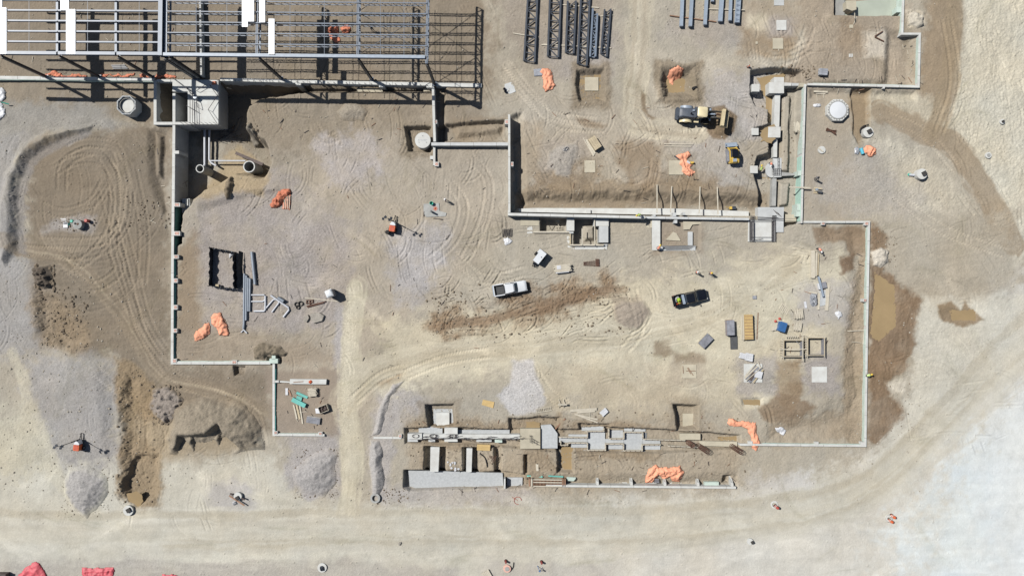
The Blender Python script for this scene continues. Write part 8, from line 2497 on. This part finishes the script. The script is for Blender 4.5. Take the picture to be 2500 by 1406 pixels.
barrel_cone("upper orange and white barrel at the lower right manhole", 2176, 1258, ORP)
barrel_cone("lower orange barrel at the lower right manhole", 2170, 1269, ORP)
barrel_cone("red barrel standing on the south road manhole", 1893, 1235, REDB)
barrel_cone("dark red barrel above the pinkish manhole on the lower edge", 1235, 1368, REDD, r=0.2, h=0.8, bands=False)
barrel_cone("dark red barrel above the blue tripod on the lower edge", 1322, 1370, REDD, r=0.2, h=0.8, bands=False)
barrel_cone("small orange cone at the rim of the wet trench, near the stacked cubes", 1826, 164, ORP, r=0.16, h=0.6)
tr = MB()
for a in (0.2, 2.3, 4.4):
 tr.bar((0, 0, 1.1), (0.5 * math.cos(a), 0.5 * math.sin(a), 0), 0.07)
tr.cbox((0, 0, 1.2), (0.2, 0.2, 0.22))
tag(tr.build("survey_tripod", BLUE, None, G(1317, 1386)), "blue tripod on the grey patch at the lower edge", "tripod")
pal = stack("weathered pallet of boards cut by the lower edge of the picture", 1190, 1403, 1.5, 1.3, 0.35, -60, 1, 5, WOODW, "pallet", "pallet")
mb = MB()
for i, (p, q) in enumerate((((150, 1392), (150, 1406)), ((170, 1373), (164, 1406)), ((188, 1384), (187, 1406)))):
 x, y, z = G(*q)
 tag(MB().bar((0, 0, 0), (0.1, 0.5, 1.6), 0.09).build("stake", WOODD, None, (x, y, z)), "%s of three leaning dark stakes between the red tarps" % ("left", "middle, tallest", "right")[i], "stake")
x, y, z = G(5, 1404)
tag(MB().box(-1.3, -0.6, 0, 1.3, 0.6, 1.0).box(-1.35, -0.65, 1.0, 1.35, 0.65, 1.06).build("dark_crate", WOODD, None, (x, y, z)), "dark slatted crate in the lower left corner", "crate")
hp = MB().tube([(0.6 * math.cos(a * 0.35), 0.6 * math.sin(a * 0.35), 0.05) for a in range(15)], 0.04, 6).bar((0, 0, 0.03), (-0.9, 0.55, 0.05), 0.05)
tag(hp.build("red_hoop", REDB, None, G(1264, 1221)), "thin red hoop lying on the gravel south of the blinding", "hoop")
x, y, z = G(1602, 1171)
t = thing("dark_crate", "small dark square crate at the foot of the wide ragged orange tarp", "crate", (x, y, z), 0)
part(t, "crate", MB().box(-0.35, -0.36, 0, 0.35, 0.36, 0.5), WOODD)
for s in (-0.22, 0, 0.22):
 part(t, "slat", MB().box(-0.36, s - 0.07, 0.5, 0.36, s + 0.07, 0.53), PLYG)
lump("black_roll", RUBBER, "black wrapped roll lying on the east bank of the puddled pit", "roll", G(1696, 215), (1.0, 0.5, 0.35), 50, 0.35, 0.15)
x, y, z = G(1783, 509)
t = thing("plate_compactor", "yellow plate compactor lying in the trench below the braces", "compactor", (x, y, z), 0)
part(t, "plate", MB().box(-0.1, -0.35, 0, 0.85, 0.35, 0.12), DUSTY); part(t, "engine", MB().box(0.15, -0.22, 0.12, 0.7, 0.24, 0.6), STEELD); part(t, "hood", MB().box(-0.25, -0.2, 0.15, 0.14, 0.25, 0.5), YEL); part(t, "handle", MB().bar((-0.2, 0, 0.4), (-0.95, 0.15, 0.75), 0.08), YEL)
x, y, z = G(1688, 398)
tag(MB().box(-0.35, -0.16, 0, 0.35, 0.16, 0.3).box(0.1, -0.1, 0.3, 0.3, 0.1, 0.5).build("yellow_pump", YEL, None, (x, y, z)), "small yellow pump beside the crumpled orange tarp", "pump")
pipe("white roll lying next to the small yellow pump", [(1677, 394), (1684, 399)], 0.2, WHITEP, "white_roll", "roll")
pipe("dark pipe end poking west out of the crumpled orange tarp", [(1646, 381), (1656, 388)], 0.1, STEELD)
x, y, z = G(1996, 466)
t = thing("tool_pallet", "tool laden pallet right of the mint wall, south of the dark worker", "pallet", (x, y, z), math.radians(-6))
part(t, "pallet", MB().box(-0.65, -0.5, 0, 0.65, 0.5, 0.14), WOOD); part(t, "tool_box", MB().box(-0.1, -0.4, 0.14, 0.55, 0.1, 0.5), STEELD); part(t, "saw", MB().cbox((-0.3, 0.15, 0.3), (0.4, 0.3, 0.3), 0.4), STEELL)
part(t, "rods", MB().bar((-1.0, -0.1, 0.55), (0.9, -0.15, 0.55), 0.06).bar((-0.8, 0.25, 0.4), (0.6, 0.3, 0.4), 0.06), WOODW)
pipe("light blue rolled sleeve against the heaped orange tarp", [(2102, 362), (2107, 376)], 0.27, CYAN, "blue_roll", "roll")
tarp("round clear plastic sheet left of the light blue roll", [(2086, 366), (2092, 360), (2099, 362), (2101, 370), (2095, 376), (2087, 374)], CLEARG, 0.2, 8, seed=930)
panels("clear film wrapped grey panels lying west of the long folded orange tarp", 1313, 178, 1.35, 1.1, 0.2, 5, 2, CLEARG, name="wrapped_bundle", cat="panels")
for i, (px_, py_) in enumerate(((1231.5, 219), (1234, 225))):
 tag(MB().lathe([(0.2, 0), (0.22, 0.35), (0.19, 0.35), (0.17, 0.1), (0, 0.1)], n=14).build("black_bucket", BLACKP, None, G(px_, py_)), ("upper of two black buckets beside the pale concrete patch", "lower of two black buckets beside the pale concrete patch")[i], "bucket")
tag(MB().lathe([(0.26, 0), (0.3, 0.5), (0.26, 0.5), (0.22, 0.1), (0, 0.1)], n=14).build("teal_bucket", GREENB, None, (*W(1054, 497, 0.1), gz(1054, 497, 0.1))), "teal bucket on the upper edge of the survey pad", "bucket")
tag(MB().tube([(0, 0, 0), (0, 0, 1.1)], 0.16, 10).build("shadow_tube", STEELD, None, (*W(1055, 518, 0.1), gz(1055, 518, 0.1))), "dark upright tube added in place of a shadow on the survey pad", "shadow stand-in")  # upright dark tube added to stand in for a shadow
mk = MB()
for a in range(4):
 mk.bar((0.4 * math.cos(a * 0.785), 0.4 * math.sin(a * 0.785), 0), (-0.4 * math.cos(a * 0.785), -0.4 * math.sin(a * 0.785), 0), 0.09, 0.012)
mk.build("paint_mark", ORP, sd, (0.05, 0.25, 0.32))
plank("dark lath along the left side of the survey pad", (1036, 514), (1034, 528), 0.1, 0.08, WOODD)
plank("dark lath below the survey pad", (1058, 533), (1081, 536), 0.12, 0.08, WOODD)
ms = MB(); rr = random.Random(14)
for i in range(7):
 ms.bar(P3(1226 + 4 * i, 560 + rr.gauss(0, 2), gz(1240, 570, 0.15)), P3(1228 + 3.4 * i, 578 + rr.gauss(0, 2), gz(1240, 570, 0.1)), 0.05)
 ms.bar(P3(1225, 561 + 2.6 * i, gz(1240, 570, 0.15)), P3(1251, 559 + 2.8 * i, gz(1240, 570, 0.12)), 0.05)
tag(build_w(ms, "scrap_mesh", REBAR), "bent scrap mesh above the white rubbish bag", "scrap mesh")
ms = MB()
for i in range(6):
 ms.bar(P3(1424, 640 + i * 1.6, gz(1440, 645, 0.1)), P3(1452 + 2 * i, 637 + i * 2.6, gz(1450, 645, 0.12)), 0.05)
 ms.bar(P3(1454 + i * 1.6, 632, gz(1456, 640, 0.12)), P3(1455 + i * 1.6, 650, gz(1456, 645, 0.12)), 0.06)
tag(build_w(ms, "scrap_mesh", RUST), "rusty scrap mesh lying right of the lumber stack", "scrap mesh")
mb = MB(); rr = random.Random(19)
wpcs = []
for i in range(11):
 px_, py_ = rr.uniform(1090, 1122), rr.uniform(1126, 1148)
 x, y, z = G(px_, py_)
 wpcs.append(tag(MB().prism([(rr.uniform(0.1, 0.3) * math.cos(a), rr.uniform(0.1, 0.3) * math.sin(a)) for a in (0.3, 1.7, 3.0, 4.6)], 0, 0.12).build("foam_scrap", WHITEP, None, (x, y, z + 0.02)), "broken white foam scrap littering the pit floor between the two pale piers", "foam scrap", "white foam scraps between the piers"))
rd = MB()
for i in range(6):
 rd.bar(P3(1178 + 3 * i, 1150, gz(1180, 1150, 0.12)), P3(1196 + 3.4 * i, 1112, gz(1200, 1112, 0.12)), 0.06)
tag(build_w(rd, "reed_rods", RUST), "slanting thin rods lying in the bay east of the piers", "rods")
rd = MB().tube([P3(*p, gz(*p, 0.12)) for p in smooth_path([(1172, 1107), (1184, 1118), (1190, 1140)], 4)], 0.07, 6)
tag(build_w(rd, "bent_pipe", RUBBER), "bent black pipe across the thin rods east of the piers", "pipe")
x, y, z = G(976, 1326)
r3 = random.Random(2); mb = MB()
for i in range(4):
 mb.ico((r3.uniform(-0.12, 0.12), r3.uniform(-0.12, 0.12), 0.12), 0.2, r3)
tag(mb.build("rock", STONE, None, (x, y, z)), "lone rock lying on the wide lower road", "rock")
for lab, p, q in (("thin fallen lath in the grade beam yard, above the stake pile", (1932, 267), (1928, 284)), ("lower thin lath above the stake pile, grade beam yard", (1928, 284), (1929, 303))):
 plank(lab, p, q, 0.09, 0.06)
plank("thin rod at the lower edge of the dusted top right pad", (1900, 118), (1901, 125), 0.1, 0.06)
plank("upright stake south of the green basin, left", (2081, 32), (2081, 50), 0.1, 0.1)
plank("slanting stake south of the green basin, right", (2091, 42), (2084, 60), 0.09, 0.08)
tag(build_w(MB().prism(wpoly([(2066, 3), (2090, 2), (2091, 24), (2080, 27), (2067, 22)], 0.2), -1.6, 0.2), "pier_block", CONC_T), "tan pier block standing in the green basin at the top", "concrete pier")
tag(build_w(MB().prism(wpoly(rect(2038, -30, 2062, 38), -1.0), -1.8, -1.0), "basin_slab", CONC_G), "dull grey slab left of the tan pier in the green basin", "concrete slab")
# loose short sticks and offcuts across the work areas
rr = random.Random(91); mb = MB()
for (x0, y0, x1, y1), n in (((1000, 1000, 1800, 1200), 90), ((1880, 600, 2100, 860), 40), ((430, 420, 1230, 900), 40), ((1260, 260, 1900, 500), 50), ((1980, 180, 2240, 220), 26), ((2200, 80, 2245, 205), 14), ((700, 940, 820, 1050), 14), ((540, 210, 1180, 340), 40), ((0, 0, 480, 190), 30), ((330, 300, 420, 600), 12)):
 for _ in range(n):
  x, y = rr.uniform(x0, x1), rr.uniform(y0, y1); a = rr.uniform(0, 3.14); l = rr.uniform(4, 16)
  q = (x + l * math.cos(a), y + l * math.sin(a))
  mb.use(rr.choice((WOODW, WOODR, WOODD, REBAR)))
  mb.bar(P3(x, y, gz(x, y, 0.07)), P3(*q, gz(*q, 0.07)), rr.uniform(0.04, 0.08))
st = mb.build("offcut_litter"); st["kind"] = "stuff"
